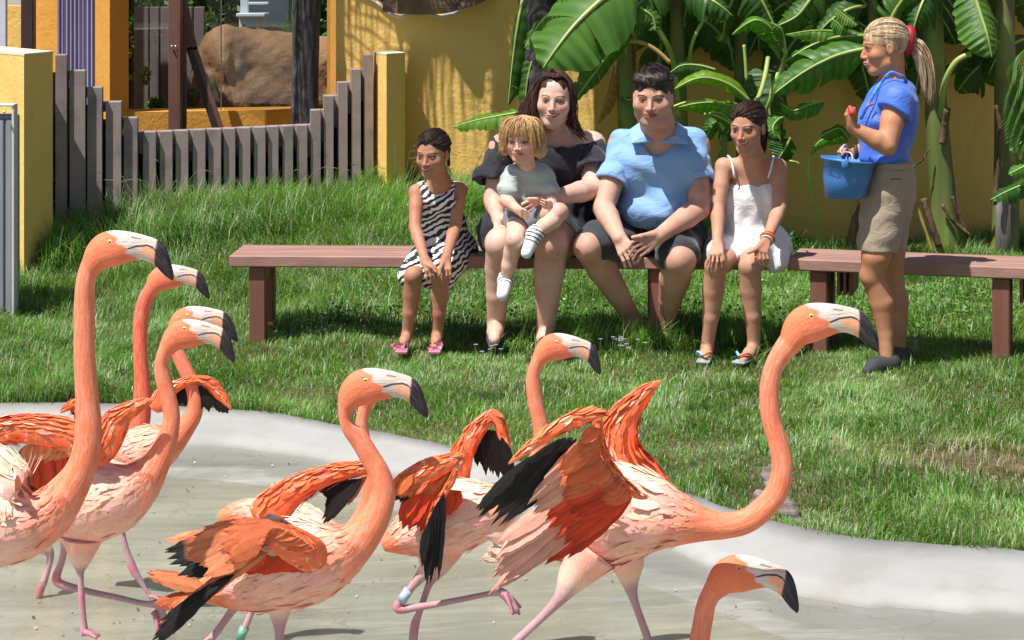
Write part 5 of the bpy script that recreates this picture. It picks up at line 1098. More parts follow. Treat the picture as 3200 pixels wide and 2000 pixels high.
# ---------------------------------------------------------------- girl in the white dress
def girl_white():
    t = thing('person', P(2335, 800, 9.75), 'girl in a white strappy summer dress with an orange wristband, hands on her knees', 'person')
    H = Head(P(2336, 400, 9.50), .228, (-.52,-1,-.16), (-.03,-.1,1), wide=.98, jaw=.95, smile=.7)
    tone = (.54,.315,.215); nk = P(2352, 492, 9.60)
    shL, shR = P(2262, 520, 9.62), P(2432, 522, 9.64); eL, wL = P(2243, 648, 9.56), P(2242, 762, 9.40); eR, wR = P(2436, 648, 9.58), P(2396, 750, 9.38)
    ch = P(2348, 580, 9.66); ab = P(2345, 680, 9.74); hipc = P(2345, 765, 9.83)
    kL, kR = P(2238, 832, 9.36), P(2344, 832, 9.36); aL, aR = P(2210, 1090, 9.44), P(2357, 1085, 9.42)
    hL = P(2236, 795, 9.31); hR = P(2378, 786, 9.31)
    pr = H.prims()+[cap(H.g(0,-.12,-.22), nk, .044, .045, k=.03), cap(shL, shR, .040, .040, k=.03), ell(ch, (.105,.075,.13), k=.04), ell(ab, (.105,.08,.13), k=.04), ell(hipc, (.12,.10,.09), k=.04), cap(nk, ch, .05,.06, k=.04)]
    pr += arm(shL, eL, wL, (.038,.031,.030,.022))+arm(shR, eR, wR, (.038,.031,.030,.022))
    pr += leg(hipc+[-.07,0,0], kL, aL, P(2198,1130,9.30), (.08,.052,.049,.028))+leg(hipc+[.06,0,0], kR, aR, P(2318,1132,9.26), (.08,.052,.049,.028))
    pr += hand(wL, hL, (.95,-.2,0), (-.12,-.45,-1), (-.1,.25,-1), .066, .80, (P(2256,790,9.29), P(2262,812,9.28)), .13)
    pr += hand(wR, hR, (-.9,-.2,.2), (.12,-.4,-1), (.1,.35,-1), .066, .80, (P(2358,782,9.29), P(2338,790,9.28)), .10)
    def paint(V, col): H.paint(V, col, lip=(.50,.22,.19), teeth=.5, open_=.75, brow=(.07,.04,.03), eye=(.06,.045,.035), blush=.2)
    body(t, pr, tone, [H], [(hL+[0,0,-.012], (.065,.07,.07), .0028), (hR+[-.005,0,-.012], (.075,.07,.07), .0028)], paint)
    mw = m_cloth('white_cotton', (.80,.80,.84), (.76,.76,.80), weave=.1)
    L = [ell(P(2345,610,9.655), (.122,.092,.105), k=.05), ell(P(2342,690,9.70), (.135,.112,.13), k=.06), ell(P(2340,770,9.76), (.165,.15,.10), k=.06), cap(hipc+[-.08,-.06,0], P(2250,790,9.52), .10, .07, k=.05), cap(hipc+[.08,-.06,0], P(2352,785,9.55), .10, .065, k=.05), cap(hipc+[.10,-.02,0], P(2430,815,9.60), .09, .045, k=.05), cap(P(2420,800,9.64), P(2408,850,9.56), .05, .014, k=.04), cap(hipc+[-.12,-.02,0], P(2222,800,9.62), .08, .045, k=.05),
         plane(P(2345,560,9.6), (0,-.15,1), .02), ell(P(2346,545,9.58), (.078,.12,.052), k=.012, op='-')]
    cloth(t, 'dress', L, mw, disp=folds((55,10,6,0,.005),(90,20,10,1,.002),(25,0,30,3,.003)))
    for a, b, c in ((P(2284,500,9.60)+[0,0,.0], P(2278,490,9.66), P(2296,556,9.57)), (P(2414,500,9.60), P(2420,492,9.66), P(2400,556,9.575))):
        v, f = tube([b+[0,.05,.0], b, a+[0,-.012,0], (a+c)/2+[0,-.02,0], c], .005, 6, n=16); obj('strap', v, f, mw, t, col=(1,1,1))
    hm = m_hair('dark_tied_hair', (.022,.013,.011), (.06,.034,.026), 70)
    hp = haircap(H, [H.K((.10,-.44,.12),(.14,-.5,-.1),.12,.10,.05), H.K((.14,-.48,-.1),(.10,-.40,-.62),.10,.05,.05)], face=(0,.50,-.10,.32,.42,.43), r=(.345,.43,.375))
    cloth(t, 'hair', hp, hm, h=.0045)
    strands(t, 'hair_strands', scalp(H, 150, (.10,-.44,.12), seed=5), 380, .0, .0017, hm, 32, .001)
    X = H.g; strands(t, 'ponytail_strands', [([X(.12,-.5,.1), X(.15,-.5,-.2), X(.12,-.42,-.65)], [.02,.025,.02])], 110, .02, .0022, hm, 8)
    mo = mat('orange_band', (.85,.16,.02), rough=.4, bs=0); mg = mat('clear_band', (.7,.6,.6), rough=.3, bs=0)
    d = (wR-eR)/np.linalg.norm(wR-eR); bs_ = basis(d, (0,0,1))
    for nm, off, r1, r2, mt in (('wristband', -.012, .031, .0065, mo), ('bracelet', .004, .027, .005, mg), ('hair_tie', -.03, .026, .0025, m_black)):
        v, f = tube([wR+d*off+bs_[:, 0]*r1*math.cos(a)+bs_[:, 2]*r1*math.sin(a) for a in np.linspace(0, 6.2832, 25)], r2, 8, cap=False); obj(nm, v, f, mt, t)
    mff = mat('flip_flop', (1,1,1), (.8,.8,.8), scale=30, attr=True, rough=.6, bs=0)
    for a, b2 in ((aL, P(2196,1138,9.28)), (aR, P(2302,1142,9.24))):
        d = b2-a; d[2] = 0; an = math.atan2(d[1], d[0]); c = (a+b2)/2; c[2] = b2[2]+.008; mb = MB(); v, f = bevbox(*c, .18, .062, .012, .005, rz=an); mb.add(v, f, (.30,.42,.45))
        L2 = d/np.linalg.norm(d); s = np.array([-L2[1], L2[0], 0]); tip = c+L2*.075+[0,0,.03]
        for o in (-1, 1): v, f = tube([c-L2*.0+s*o*.036+[0,0,.01], c+L2*.035+s*o*.028+[0,0,.038], tip], .006, 6, n=8); mb.add(v, f, (.85,.3,.2) if o > 0 else (.3,.6,.75))
        mb.obj('flip_flop', mff, t)
    return t
girl_white()

# ---------------------------------------------------------------- keeper
def keeper():
    t = thing('person', (*P(2790, 1150, 9.2)[:2], 0), 'standing keeper with blond ponytail, blue shirt and khaki shorts, lifting one hand', 'person')
    H = Head(P(2762, 150, 9.22), .238, (-1,-.10,-.10), (-.05,0,1), wide=.98, smile=1.0)
    tone = (.52,.275,.155); nk = P(2790, 250, 9.24)
    sh, el, wr = P(2800, 322, 9.10), P(2772, 455, 9.03), P(2662, 398, 9.03); hd = P(2648, 362, 9.03)
    sh2, el2, wr2 = P(2782, 322, 9.38), P(2740, 455, 9.42), P(2660, 486, 9.30); hd2 = P(2634, 478, 9.27)
    ch = P(2785, 345, 9.24); ab = P(2765, 470, 9.24); hipc = P(2772, 590, 9.24)
    k1, k2 = P(2728, 860, 9.16), P(2790, 862, 9.34); a1, a2 = P(2772, 1120, 9.16), P(2812, 1095, 9.36)
    pr = H.prims()+[cap(H.g(0,-.15,-.2), nk, .05, .054, k=.03), cap(sh, sh2, .055, .055, k=.04), ell(ch, (.10,.14,.15), k=.04), ell(ab, (.10,.12,.13), k=.04), ell(hipc, (.12,.14,.13), k=.04)]
    pr += arm(sh, el, wr, (.055,.042,.040,.024))+arm(sh2, el2, wr2, (.055,.044,.042,.026))
    pr += [cap(P(2766,620,9.17), P(2738,800,9.14), .088, .064, k=.02), cap(P(2738,800,9.14), k1, .064, .052, k=.01), cap(k1, P(2756,945,9.17), .049, .053, k=.01), cap(P(2756,945,9.17), P(2768,1045,9.17), .053, .034, k=.01), cap(P(2768,1045,9.17), a1, .034, .029, k=.01), ell(k1+[-.014,0,0], (.042,.048,.052), k=.02),
           cap(P(2782,620,9.32), k2, .088, .048, k=.01), cap(k2, P(2808,945,9.35), .045, .045, k=.01), cap(P(2808,945,9.35), a2, .045, .027, k=.01)]
    pr += hand(wr, hd, (-.3,-.85,.2), (.35,.1,1), (.95,.1,.25), .052, .85, (P(2662,352,9.0), P(2668,340,9.01)), .0)
    pr += hand(wr2, hd2, (-.3,-.5,.8), (-.55,-.5,-.5), (.3,.1,-.9), .055, .85, (P(2640,470,9.24), P(2632,484,9.23)), .0)
    def paint(V, col):
        H.paint(V, col, lip=(.52,.2,.18), teeth=.9, open_=.6, brow=(.12,.07,.04), eye=(.06,.04,.03), blush=.5)
        m = ((V-P(2636,480,9.26))**2).sum(1) < .03**2; col[m & (RNG.random(len(V)) < 1) & (np.sin(V[:, 2]*400) > .1)] = (.6,.05,.04)
        m = ((V-P(2660,345,9.0))**2).sum(1) < .016**2; col[m] = (.62,.07,.06)
    body(t, pr, tone, [H], [(hd+[.01,0,.015], (.06,.06,.065), .0028), (hd2+[0,0,-.015], (.06,.07,.06), .0028)], paint)
    mb_ = m_cloth('royal_blue_shirt', (.065,.17,.66), (.05,.14,.58), rough=.6, weave=.08)
    L = [cap(sh+[.0,.02,.005], sh2+[0,-.02,.005], .072, .07, k=.05), ell(ch+[0,0,0], (.112,.160,.165), k=.05), ell(P(2733,380,9.22), (.075,.12,.085), k=.05), ell(P(2765,450,9.24), (.112,.145,.11), k=.05), ell(P(2760,492,9.24), (.112,.145,.05), k=.03), ell(P(2824,350,9.24), (.052,.13,.13), k=.05), ell(nk+[-.02,0,.03], (.062,.075,.06), k=.012, op='-'), plane(P(2755,508,9.2), (-.08,0,-1), .006)]
    cloth(t, 'shirt', L, mb_, disp=folds((30,30,25,0,.003),(10,20,70,1,.002)))
    for s, e in ((sh, el), (sh2, el2)):
        cloth(t, 'sleeve', [cap(s+[.0,0,.01], s+(e-s)*.30, .078, .080, k=.02), plane(s+(e-s)*.26, (e-s)/np.linalg.norm(e-s)+np.array([-.35,0,0]), .005)], mb_, h=.006, disp=folds((20,60,20,0,.002)))
    ml = mat('lanyard_ribbon', (.02,.12,.62), (.02,.42,.62), scale=40, lo=.45, hi=.55, rough=.5, bs=0, c3=(.7,.12,.05), s3=55)
    v, f = tube([P(2836,262,9.24), P(2815,236,9.12), P(2785,226,9.12), P(2757,254,9.13), P(2733,290,9.12), P(2706,340,9.11), P(2690,372,9.12)], .007, 6, n=36, flat=((0,1,0), .4)); obj('lanyard', v, f, ml, t)
    mlogo = mat('pink_logo', (.5,.08,.25), rough=.6, bs=0); 
    for k, (dx, dy) in enumerate(((0,0), (6,-3), (11,-5))):
        c = P(2716+dx, 330+dy, 9.095); v, f = tube([c, c+[0,-.004,0]], .007-.001*k, 6); obj('chest_logo', v, f, mlogo, t)
    mk = m_cloth('khaki_twill', (.36,.285,.215), (.31,.245,.185), weave=.2)
    L = [ell(P(2778,540,9.24), (.110,.145,.10), k=.05), ell(hipc, (.108,.150,.12), k=.05), ell(P(2806,612,9.24), (.066,.13,.10), k=.05), cap(P(2766,620,9.18), P(2734,830,9.15), .106, .086, k=.035), cap(P(2782,620,9.31), P(2770,830,9.32), .104, .076, k=.035), ell(P(2778,512,9.24), (.098,.135,.05), k=.03), plane(P(2730,780,9.2), (0,0,-1)+np.array([-.05,0,0]), .004)]
    cloth(t, 'shorts', L, mk, disp=folds((10,5,70,0,.002),(30,0,35,1,.002)))
    v, f = bevbox(*P(2800,560,9.085), .05, .006, .004, .001); obj('pocket_seam', v, f, mk, t, col=(.5,.5,.5))
    v, f = tube([P(2778,512,9.24)+[.102*math.cos(a), .144*math.sin(a), .0] for a in np.linspace(0, 6.2832, 30)], .016, 6, cap=False, flat=((1,0,0), .5)); obj('waistband', v, f, mk, t, col=(1,1,1))
    hm = m_hair('blond_highlighted_hair', (.62,.48,.31), (.30,.19,.11), 60, .42)
    hp = haircap(H, [H.K((0,-.40,.12),(0,-.50,.06),.12,.10,.06), H.K((0,-.52,.06),(0,-.66,-.2),.075,.10,.05), H.K((0,-.66,-.2),(0,-.72,-1.0),.125,.04,.06)], face=(0,.50,-.19,.33,.40,.40), r=(.355,.44,.385), minus=[H.E(.36,.12,-.22,.14,.2,.28,.03,'-'), H.E(-.36,.12,-.22,.14,.2,.28,.03,'-')])
    cloth(t, 'hair', hp, hm, h=.0042, disp=None)
    X = H.g; g = [([X(0,-.48,.10), X(.02,-.62,-.0), X(.0,-.74,-.40), X(.0,-.73,-1.12)], [.014,.034,.040,.024]), ([X(0,-.50,.10), X(.04,-.66,-.0), X(.03,-.80,-.35), X(.0,-.80,-1.02)], [.012,.024,.03,.02])]
    strands(t, 'ponytail_strands', g, 300, .03, .0026, hm, 12, .003)
    strands(t, 'hair_strands', scalp(H, 200, (0,-.47,.09), az=2.0, hl=.34, seed=6), 560, .0, .0020, hm, 33, .001)
    mr = mat('red_scrunchie', (.42,.01,.03), rough=.6, bs=.3); mgw = mat('scrunchie_edge', (.55,.72,.55), rough=.6, bs=0)
    for nm, c, R, r_, mt in (('scrunchie', (0,-.475,.09), .075, .024, mr), ('scrunchie_rim', (0,-.545,.065), .080, .007, mgw)):
        Bz = basis(H.M@np.array([0,-1,-.25]), (0,0,1)); v, f = tube([H.g(*c)+(Bz[:, 0]*math.cos(a)*R*.62+Bz[:, 2]*math.sin(a)*R)*.62 for a in np.linspace(0, 6.2832, 25)], r_, 8, cap=False); obj(nm, v, f, mt, t)
    # food held in the fingers, dark strap at the far wrist
    mfd = mat('red_food', (.65,.08,.06), rough=.4, bs=.3); v, f = solid([cap(P(2656,336,9.0), P(2664,350,8.995), .010, .012), cap(P(2662,352,8.995), P(2666,366,8.995), .011, .006)], .003); tag(obj('food', v, f, mfd), 'piece of red food pinched in the raised hand of the keeper', 'food')
    v, f = tube([P(2672,455,9.24), P(2676,475,9.22), P(2672,505,9.24)], .010, 6, n=8); obj('watch_strap', v, f, m_black, t)
    for a, b2 in ((a1, P(2690,1160,9.08)), (a2, P(2800,1118,9.30))):
        d = b2-a; v, f = solid([cap(a+[.02,0,-.02], a+d*.5+[0,0,-.005], .040, .036, k=.02), cap(a+d*.4+[0,0,-.015], b2+[.03,0,0], .036, .024, k=.02), ell(a+[0,0,.03], (.03,.03,.03), k=.01, op='-')], .006); obj('shoe', v, f, m_sole, t)
    return t
keeper()
# bucket hanging from the far hand
t = thing('bucket', P(2650, 620, 9.12), 'blue plastic bucket hanging from the hand of the keeper', 'bucket')
m_bk = mat('blue_plastic', (.055,.20,.50), (.05,.18,.46), scale=4, rough=.38, bs=.08, bscale=30)
c0 = P(2640, 618, 9.12); c1 = P(2652, 496, 9.12); ax_ = (c1-c0); 
prof_ = [(0,.0),(.0,.080),(.02,.089),(.5,.103),(.93,.113),(.94,.120),(1.0,.122),(1.0,.114),(.5,.099),(.04,.083),(.04,0)]
V = []; ns = 40
for s_, r_ in prof_:
    for k in range(ns):
        a = k/ns*2*math.pi; V.append(c0+ax_*s_+np.array([math.cos(a)*r_, math.sin(a)*r_, -.05*math.cos(a)*r_*2*s_]))
obj('shell', np.array(V), [(i*ns+k, i*ns+(k+1) % ns, (i+1)*ns+(k+1) % ns, (i+1)*ns+k) for i in range(len(prof_)-1) for k in range(ns)], m_bk, t)
m_hd = mat('pale_handle', (.55,.62,.72), rough=.4, bs=0)
v, f = tube([c1+[0,-.118,-.01], c1+[-.005,-.11,.03], P(2626,474,9.18), P(2640,452,9.22), P(2650,470,9.25), c1+[.01,.118,.0]], .0035, 6, n=26); obj('handle', v, f, m_hd, t)
v, f = bevbox(*(c1+[-.035,-.118,-.012]), .03, .018, .04, .004); obj('handle_lug', v, f, m_bk, t)
m_ink = mat('faded_ink', (.03,.09,.28), rough=.6, bs=0); V0 = c0*.45+c1*.55
for pts in ([(2598,528),(2600,552)], [(2612,528),(2600,541),(2613,553)], [(2616,534),(2626,534),(2620,542),(2628,550),(2616,555)]):
    q = []
    for x, y in pts:
        p = P(x, y, 9.0); dx = p[0]-V0[0]; p[1] = V0[1]-math.sqrt(max(0, .1075**2-dx*dx))-.0005; q.append(p)
    v, f = tube(q, .0011, 5, n=12); obj('marker_letter', v, f, m_ink, t)
# ================================================================ FLAMINGOS
def m_feather(name, rough=.6, fl=True, uv=False, blade=False):
    m, t, b = nodes(name); at = N(t, 'ShaderNodeAttribute', attribute_name='Col'); b.inputs['Roughness'].default_value = rough
    n1 = noise(t, 26, 5, None, 'Object', .6); n2 = noise(t, 75, 3)
    c = mixc(t, ramp(t, n1, .35, .7), at.outputs['Color'], (1.16,1.20,1.30), 'MULTIPLY')
    c2 = mixc(t, 1.0, at.outputs['Color'], c, 'MIX')
    if fl:
        sp = ramp(t, n2, .60, .68); ml = N(t, 'ShaderNodeMath', operation='MULTIPLY'); t.links.new(sp, ml.inputs[0]); t.links.new(at.outputs['Alpha'], ml.inputs[1]); c2 = mixc(t, ml.outputs[0], c2, (.85,.62,.45))
    t.links.new(c2, b.inputs['Base Color']); b.inputs['Sheen Weight'].default_value = .0; b.inputs['Specular IOR Level'].default_value = .3
    b.inputs['Subsurface Weight'].default_value = .08; b.inputs['Subsurface Radius'].default_value = (1,.4,.25); b.inputs['Subsurface Scale'].default_value = .006
    if blade:
        oi = N(t, 'ShaderNodeObjectInfo'); rr = N(t, 'ShaderNodeMapRange'); t.links.new(oi.outputs['Random'], rr.inputs[0]); rr.inputs[3].default_value = .72; rr.inputs[4].default_value = 1.2
        vm = N(t, 'ShaderNodeVectorMath', operation='SCALE'); t.links.new(at.outputs['Color'], vm.inputs[0]); t.links.new(rr.outputs[0], vm.inputs['Scale'])
        st = noise(t, 1, 5, (5, 34, 1), 'Object', .6); c4 = mixc(t, ramp(t, st, .40, .66), vm.outputs[0], (1.22,1.32,1.4), 'MULTIPLY'); t.links.new(c4, b.inputs['Base Color'])
        bump(t, b, st, .6, .006); return m
    if uv:
        st = noise(t, 1, 6, (22, 26, 1), 'UV', .65, .4); al = N(t, 'ShaderNodeMath', operation='MULTIPLY'); t.links.new(ramp(t, st, .45, .72), al.inputs[0]); al2 = N(t, 'ShaderNodeMath', operation='MULTIPLY_ADD'); t.links.new(at.outputs['Alpha'], al2.inputs[0]); al2.inputs[1].default_value = 1.6; al2.inputs[2].default_value = .10
        t.links.new(al2.outputs[0], al.inputs[1]); c3 = mixc(t, al.outputs[0], c2, (.92,.72,.60)); st2 = ramp(t, noise(t, 1, 6, (14, 17, 1), 'UV', .6, .8), .52, .78)
        al3 = N(t, 'ShaderNodeMath', operation='MULTIPLY'); t.links.new(st2, al3.inputs[0]); t.links.new(at.outputs['Alpha'], al3.inputs[1]); c3 = mixc(t, al3.outputs[0], c3, (.80,.14,.05)); t.links.new(c3, b.inputs['Base Color'])
        n1 = bump(t, b, noise(t, 1, 6, (40, 44, 1), 'UV', .7, .5), .5, .006); bump(t, b, noise(t, 190, 3), .3, .002, n1); return m
    bump(t, b, noise(t, 60, 5, (1, 1, 1), 'Object', .7), .35, .004); return m
MFB = m_feather('flamingo_plumage', .6, True, True); MFW = m_feather('flamingo_feather', .5, False, False, True)
MWING = m_feather('flamingo_wing', .55); MFP = m_feather('contour_feathers', .6, False)
CORAL = np.array([.81,.18,.066]); DEEP = np.array([.74,.07,.025]); PINK = np.array([.86,.40,.30]); PALE = np.array([.90,.60,.46]); BLK = np.array([.013,.011,.012]); LEGC = np.array([.46,.27,.29]); KNEE = np.array([.54,.20,.25])
# head outline: (top x, top y, bottom x, bottom y) traced in profile, units where the whole head is 617 long
HP = np.array([(560,232,652,352),(590,150,706,306),(640,90,750,293),(700,57,795,284),(770,45,842,268),(850,50,882,255),(920,63,922,244),(990,82,962,243),(1050,103,1000,256),(1097,138,1032,272),(1128,192,1056,292),(1150,255,1085,324),(1166,320,1120,357),(1171,350,1147,375),(1168,376,1160,384)], float)
HP0 = np.array([606, 292.])
def head_sections(x, y, size, tilt):
    """places the head profile with its neck joint at picture point (x, y) (2419-wide units); size = head length in those units; tilt in degrees, + = bill up"""
    s = size/617; a = math.radians(-tilt); R = np.array([[math.cos(a), -math.sin(a)], [math.sin(a), math.cos(a)]])
    f = lambda p: (p-HP0)*s@R.T+np.array([x, y]); return f(HP[:, :2]), f(HP[:, 2:]), s, R
def plumage(G, C, hh, par, count, size, L0=.044, thr=38, name='plumage', cam_side=True, body=None, tone=1.0):
    """small overlapping blades lying on a lofted surface, pointing to its first section"""
    rs = np.random.default_rng(count+len(G)); n, ns = G.shape[:2]; ok = np.where(hh > thr)[0]; ok = ok[(ok > 4) & (ok < n-3)]
    if len(ok) < 5: return
    V = []; Fc = []; Cc = []; Nv = []; ctr = G.mean(1)
    for q in range(count):
        i = rs.choice(ok); j = rs.integers(ns); p = G[i, j]; o = p-ctr[i]; o /= np.linalg.norm(o)+1e-9
        if o[2] < -.18 and rs.random() < .85: continue
        d = G[max(0, i-6), j]-p; d /= np.linalg.norm(d)+1e-9; d = d+rs.normal(size=3)*.09+np.array([0,0,-.04]); d /= np.linalg.norm(d); w = np.cross(d, o); w /= np.linalg.norm(w)+1e-9
        sc = np.clip((hh[i]-thr)/50+.45, .4, 1.25); L = L0*sc*rs.uniform(.7, 1.25)*size/200; W = L*rs.uniform(.10, .17); l0 = .0015; b = len(V); c = C[i, j, :3]*tone*rs.uniform(.94, 1.07)*np.array([1, rs.uniform(.90, 1.10), rs.uniform(.88, 1.12)])
        if rs.random() < (.16 if name == 'covert_feathers' else .06): c = c*.5+np.array([.90,.66,.52])*.5
        drop = o*L
        V += [p-w*W*.3+o*l0, p+w*W*.3+o*l0, p+d*L*.4+w*W+o*.0008, p+d*L*.4-w*W+o*.0004, p+d*L*.4+o*.0012, p+d*L*.78+w*W*.7+o*.0006, p+d*L*.78-w*W*.7+o*.0006, p+d*L*.78+o*.0014, p+d*L+o*.0004]
        Fc += [(b,b+1,b+4), (b+1,b+2,b+4), (b,b+4,b+3), (b+4,b+2,b+5), (b+4,b+5,b+7), (b+3,b+4,b+7), (b+3,b+7,b+6), (b+7,b+5,b+8), (b+6,b+7,b+8)]
        for k_ in range(9): Nv.append(o+d*.12*(k_ > 4)+rs.normal(size=3)*.03)
        for k_ in range(9): Cc.append([*(c*(.90 if k_ < 1 else 1.0 if k_ < 8 else 1.04)), 0])
    tag(obj(name, np.array(V), np.array(Fc), MFP, par, col=np.array(Cc), nrm=np.array(Nv)/np.linalg.norm(np.array(Nv), axis=1)[:, None]), kind='stuff')
def flamingo(label, Y, body, neck, head, legs=(), tilt=0, size=180, color=(1,1,1), lat=.85, yaw_=0.0, deepneck=0.0, dy=None, headY=None):
    """body / neck: (x, y, half height) in 2419-wide picture units at depth Y; head: neck joint point"""
    k = Y/F*1.3228; c0 = Q(*(body[0][:2]), Y) if body else Q(*neck[0][:2], Y); cb = Q(*body[len(body)//2][:2], Y) if body else c0
    t = thing('flamingo', (cb[0], Y, -.12), label, 'flamingo', 'flamingos crossing the pool')
    nb = len(body); pts = np.array(list(body)+list(neck), float); S = spline(pts, 150)
    if head is not None:
        tp, bt, s, R = head_sections(head[0], head[1], size, tilt)
        j = HP0; mid = (tp+bt)/2; hh = np.linalg.norm(tp-bt, axis=1)/2
        hs = np.column_stack([mid, hh]); 
        S = spline(np.vstack([pts, hs[0]]), 150)
        # dense head sections
        hd = spline(np.hstack([tp, bt]), 130)
    else: hd = None
    # sections as top/bottom pairs
    c = S[:, :2]; T = np.gradient(c, axis=0); T /= np.linalg.norm(T, axis=1)[:, None]; Nn = np.stack([T[:, 1], -T[:, 0]], 1)     # up-ish (image y down)
    if hd is not None:
        nh = hd[0, :2]-hd[0, 2:]; nh /= np.linalg.norm(nh); w_ = sm(len(S)-26, len(S)-1, np.arange(len(S)))[:, None]; Nn = Nn*(1-w_)+nh*w_; Nn /= np.linalg.norm(Nn, axis=1)[:, None]
    top = c+Nn*S[:, 2:3]; bot = c-Nn*S[:, 2:3]; m = len(S)
    if nb: # lateral width: round body, round neck
        frac = np.linspace(0, 1, m); 
    latr = S[:, 2]*lat
    if nb:
        bl = spline(np.array([[i, 0, 0] for i in range(len(pts))], float), m)[:, 0] if False else None
    if hd is not None:
        top = np.vstack([top[:-1], hd[:, :2]]); bot = np.vstack([bot[:-1], hd[:, 2:]])
        h2 = np.linalg.norm(hd[:, :2]-hd[:, 2:], axis=1)/2; u = np.linspace(0, 1, len(hd))
        latr = np.concatenate([latr[:-1], h2*np.interp(u, [0, .12, .3, .5, .75, 1], [.85, .66, .58, .50, .62, .7])])
    top = top.copy(); n = len(top); ns = 72; th = np.linspace(0, 2*math.pi, ns, endpoint=False); th = th+.33*np.sin(2*th); V = np.zeros((n, ns, 3)); A = np.zeros((n, ns, 2))
    yd = np.interp(np.arange(n), [0, m*.45, n], [0, 0, 0]) if dy is None else np.interp(np.arange(n)/n, *zip(*dy))
    for i in range(n):
        ce = (top[i]+bot[i])/2; hv = (top[i]-bot[i])/2
        q = ce[None]+np.cos(th)[:, None]*hv[None]; A[i] = q
        V[i, :, 0] = (q[:, 0]-1209.5)*k; V[i, :, 2] = CAM_H-(q[:, 1]+75.6)*k; V[i, :, 1] = Y+yd[i]+np.sin(th)*latr[i]*k
    # colours
    C = np.zeros((n, ns, 4)); rs = np.random.default_rng(int(abs(body[0][0] if body else neck[0][0]))+3)
    hb = S[:, 2]; 
    for i in range(n):
        if i < m-1 or hd is None:
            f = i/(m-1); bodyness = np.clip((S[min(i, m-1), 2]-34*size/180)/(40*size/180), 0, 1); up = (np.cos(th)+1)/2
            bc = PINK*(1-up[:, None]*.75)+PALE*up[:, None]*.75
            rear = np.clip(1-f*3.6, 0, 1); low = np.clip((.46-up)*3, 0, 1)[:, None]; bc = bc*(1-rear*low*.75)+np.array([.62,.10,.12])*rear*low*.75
            nc = CORAL*(1-.22*f)+PINK*.22*f; nc = nc*(1-deepneck)+DEEP*deepneck
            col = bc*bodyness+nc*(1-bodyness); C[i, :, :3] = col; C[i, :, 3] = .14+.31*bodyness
        else:
            q = ((A[i]-np.array([head[0], head[1]]))@R)/s+HP0 ; x, y = q[:, 0], q[:, 1]
            sd = np.abs(np.sin(th)); col = np.tile(CORAL*.9+PINK*.1, (ns, 1))
            edge = 745+(y-60)*.95+18*np.sin(y*.09)      # feather line of the face
            w = np.clip((x-edge)/22, 0, 1)[:, None]; col = col*(1-w)+np.array([.72,.64,.55])*(.9+.1*np.sin(y*.3)[:, None])*w
            my = np.interp(x, [860, 930, 1000, 1040, 1075, 1110, 1150, 1172], [165, 146, 141, 158, 205, 268, 335, 372])   # mouth line
            lowr = (y > my+7) & (x > edge+45) & (x < 1200); w2 = lowr*np.clip((x-(edge+75))/40, 0, 1); col = col*(1-w2[:, None])+np.array([.86,.40,.24])*w2[:, None]
            upp = (y < my-6) & (x > 960) & (sd < .8); col[upp] = col[upp]*.6+np.array([.85,.40,.30])*.4
            bt_ = 1052+np.clip((y-130)*-.10, -12, 12); wb = np.clip((x-bt_)/10, 0, 1)[:, None]; col = col*(1-wb)+np.array([.022,.021,.030])*wb
            ml_ = (np.clip(1-(np.abs(y-my)-4)/5, 0, 1)*(x > 868))[:, None]; col = col*(1-ml_)+np.array([.03,.02,.02])*ml_
            ns_ = (np.clip(1-(np.abs(y-(88+(x-890)*.12))-2)/4, 0, 1)*(x > 890)*(x < 960))[:, None]; col = col*(1-ns_)+np.array([.2,.09,.06])*ns_; g1 = (np.clip(1-(np.abs(y-(my-28))-2)/5, 0, 1)*(x > 900)*(x < 1050)*.5)[:, None]; col = col*(1-g1)+np.array([.55,.33,.22])*g1
            C[i, :, :3] = col; C[i, :, 3] = 0
    mb = MB(); Fq = [(i*ns+j, i*ns+(j+1) % ns, (i+1)*ns+(j+1) % ns, (i+1)*ns+j) for i in range(n-1) for j in range(ns)]+[tuple(range(ns-1, -1, -1)), tuple((n-1)*ns+j for j in range(ns))]
    arc = np.concatenate([[0], np.cumsum(np.linalg.norm(np.diff((top+bot)/2, axis=0), axis=1))])*k
    UU = [np.stack([np.repeat(arc, ns), np.tile(th/6.2832, n)], 1)]
    VV = [V.reshape(-1, 3)]; CC = [C.reshape(-1, 4)]; FF = list(Fq); off = n*ns
    # legs: (points (x, y, radius, dY) , thigh?) ; colour by a tag
    for lp in legs:
        a = np.array([(p[0], p[1], p[2], p[3] if len(p) > 3 else 0.) for p in lp], float); a = spline(a, 60)
        pp = np.stack([(a[:, 0]-1209.5)*k, Y+a[:, 3], CAM_H-(a[:, 1]+75.6)*k], 1); v, f = tube(pp, np.maximum(a[:, 2]*k, .002), 14)
        wv = np.repeat(np.clip((a[:, 2]-13*size/180)/(12*size/180), 0, 1), 14)[:, None]; kn = np.repeat(np.array([1 if len(lp) > 4 and abs(i/59-kneeat(lp)) < .05 else 0 for i in range(60)]), 14)[:, None]
        hi = np.repeat(np.clip((a[:, 2]-22*size/180)/(20*size/180), 0, 1), 14)[:, None]; cc = np.hstack([(PALE*.85*(1-hi)+PINK*hi)*wv+(LEGC*(1-kn)+KNEE*kn)*(1-wv), np.zeros((len(v), 1))])
        VV.append(v); CC.append(cc); UU.append(np.stack([v[:, 2]+.3, v[:, 0]*4], 1)); FF += [tuple(int(i)+off for i in q) for q in f]; off += len(v)
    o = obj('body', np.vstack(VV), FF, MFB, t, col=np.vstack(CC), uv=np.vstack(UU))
    # layered contour feathers over body and lower neck
    plumage(V[:m], C[:m], S[:, 2]/size*180, t, int(850*min(1, nb/5)), size)
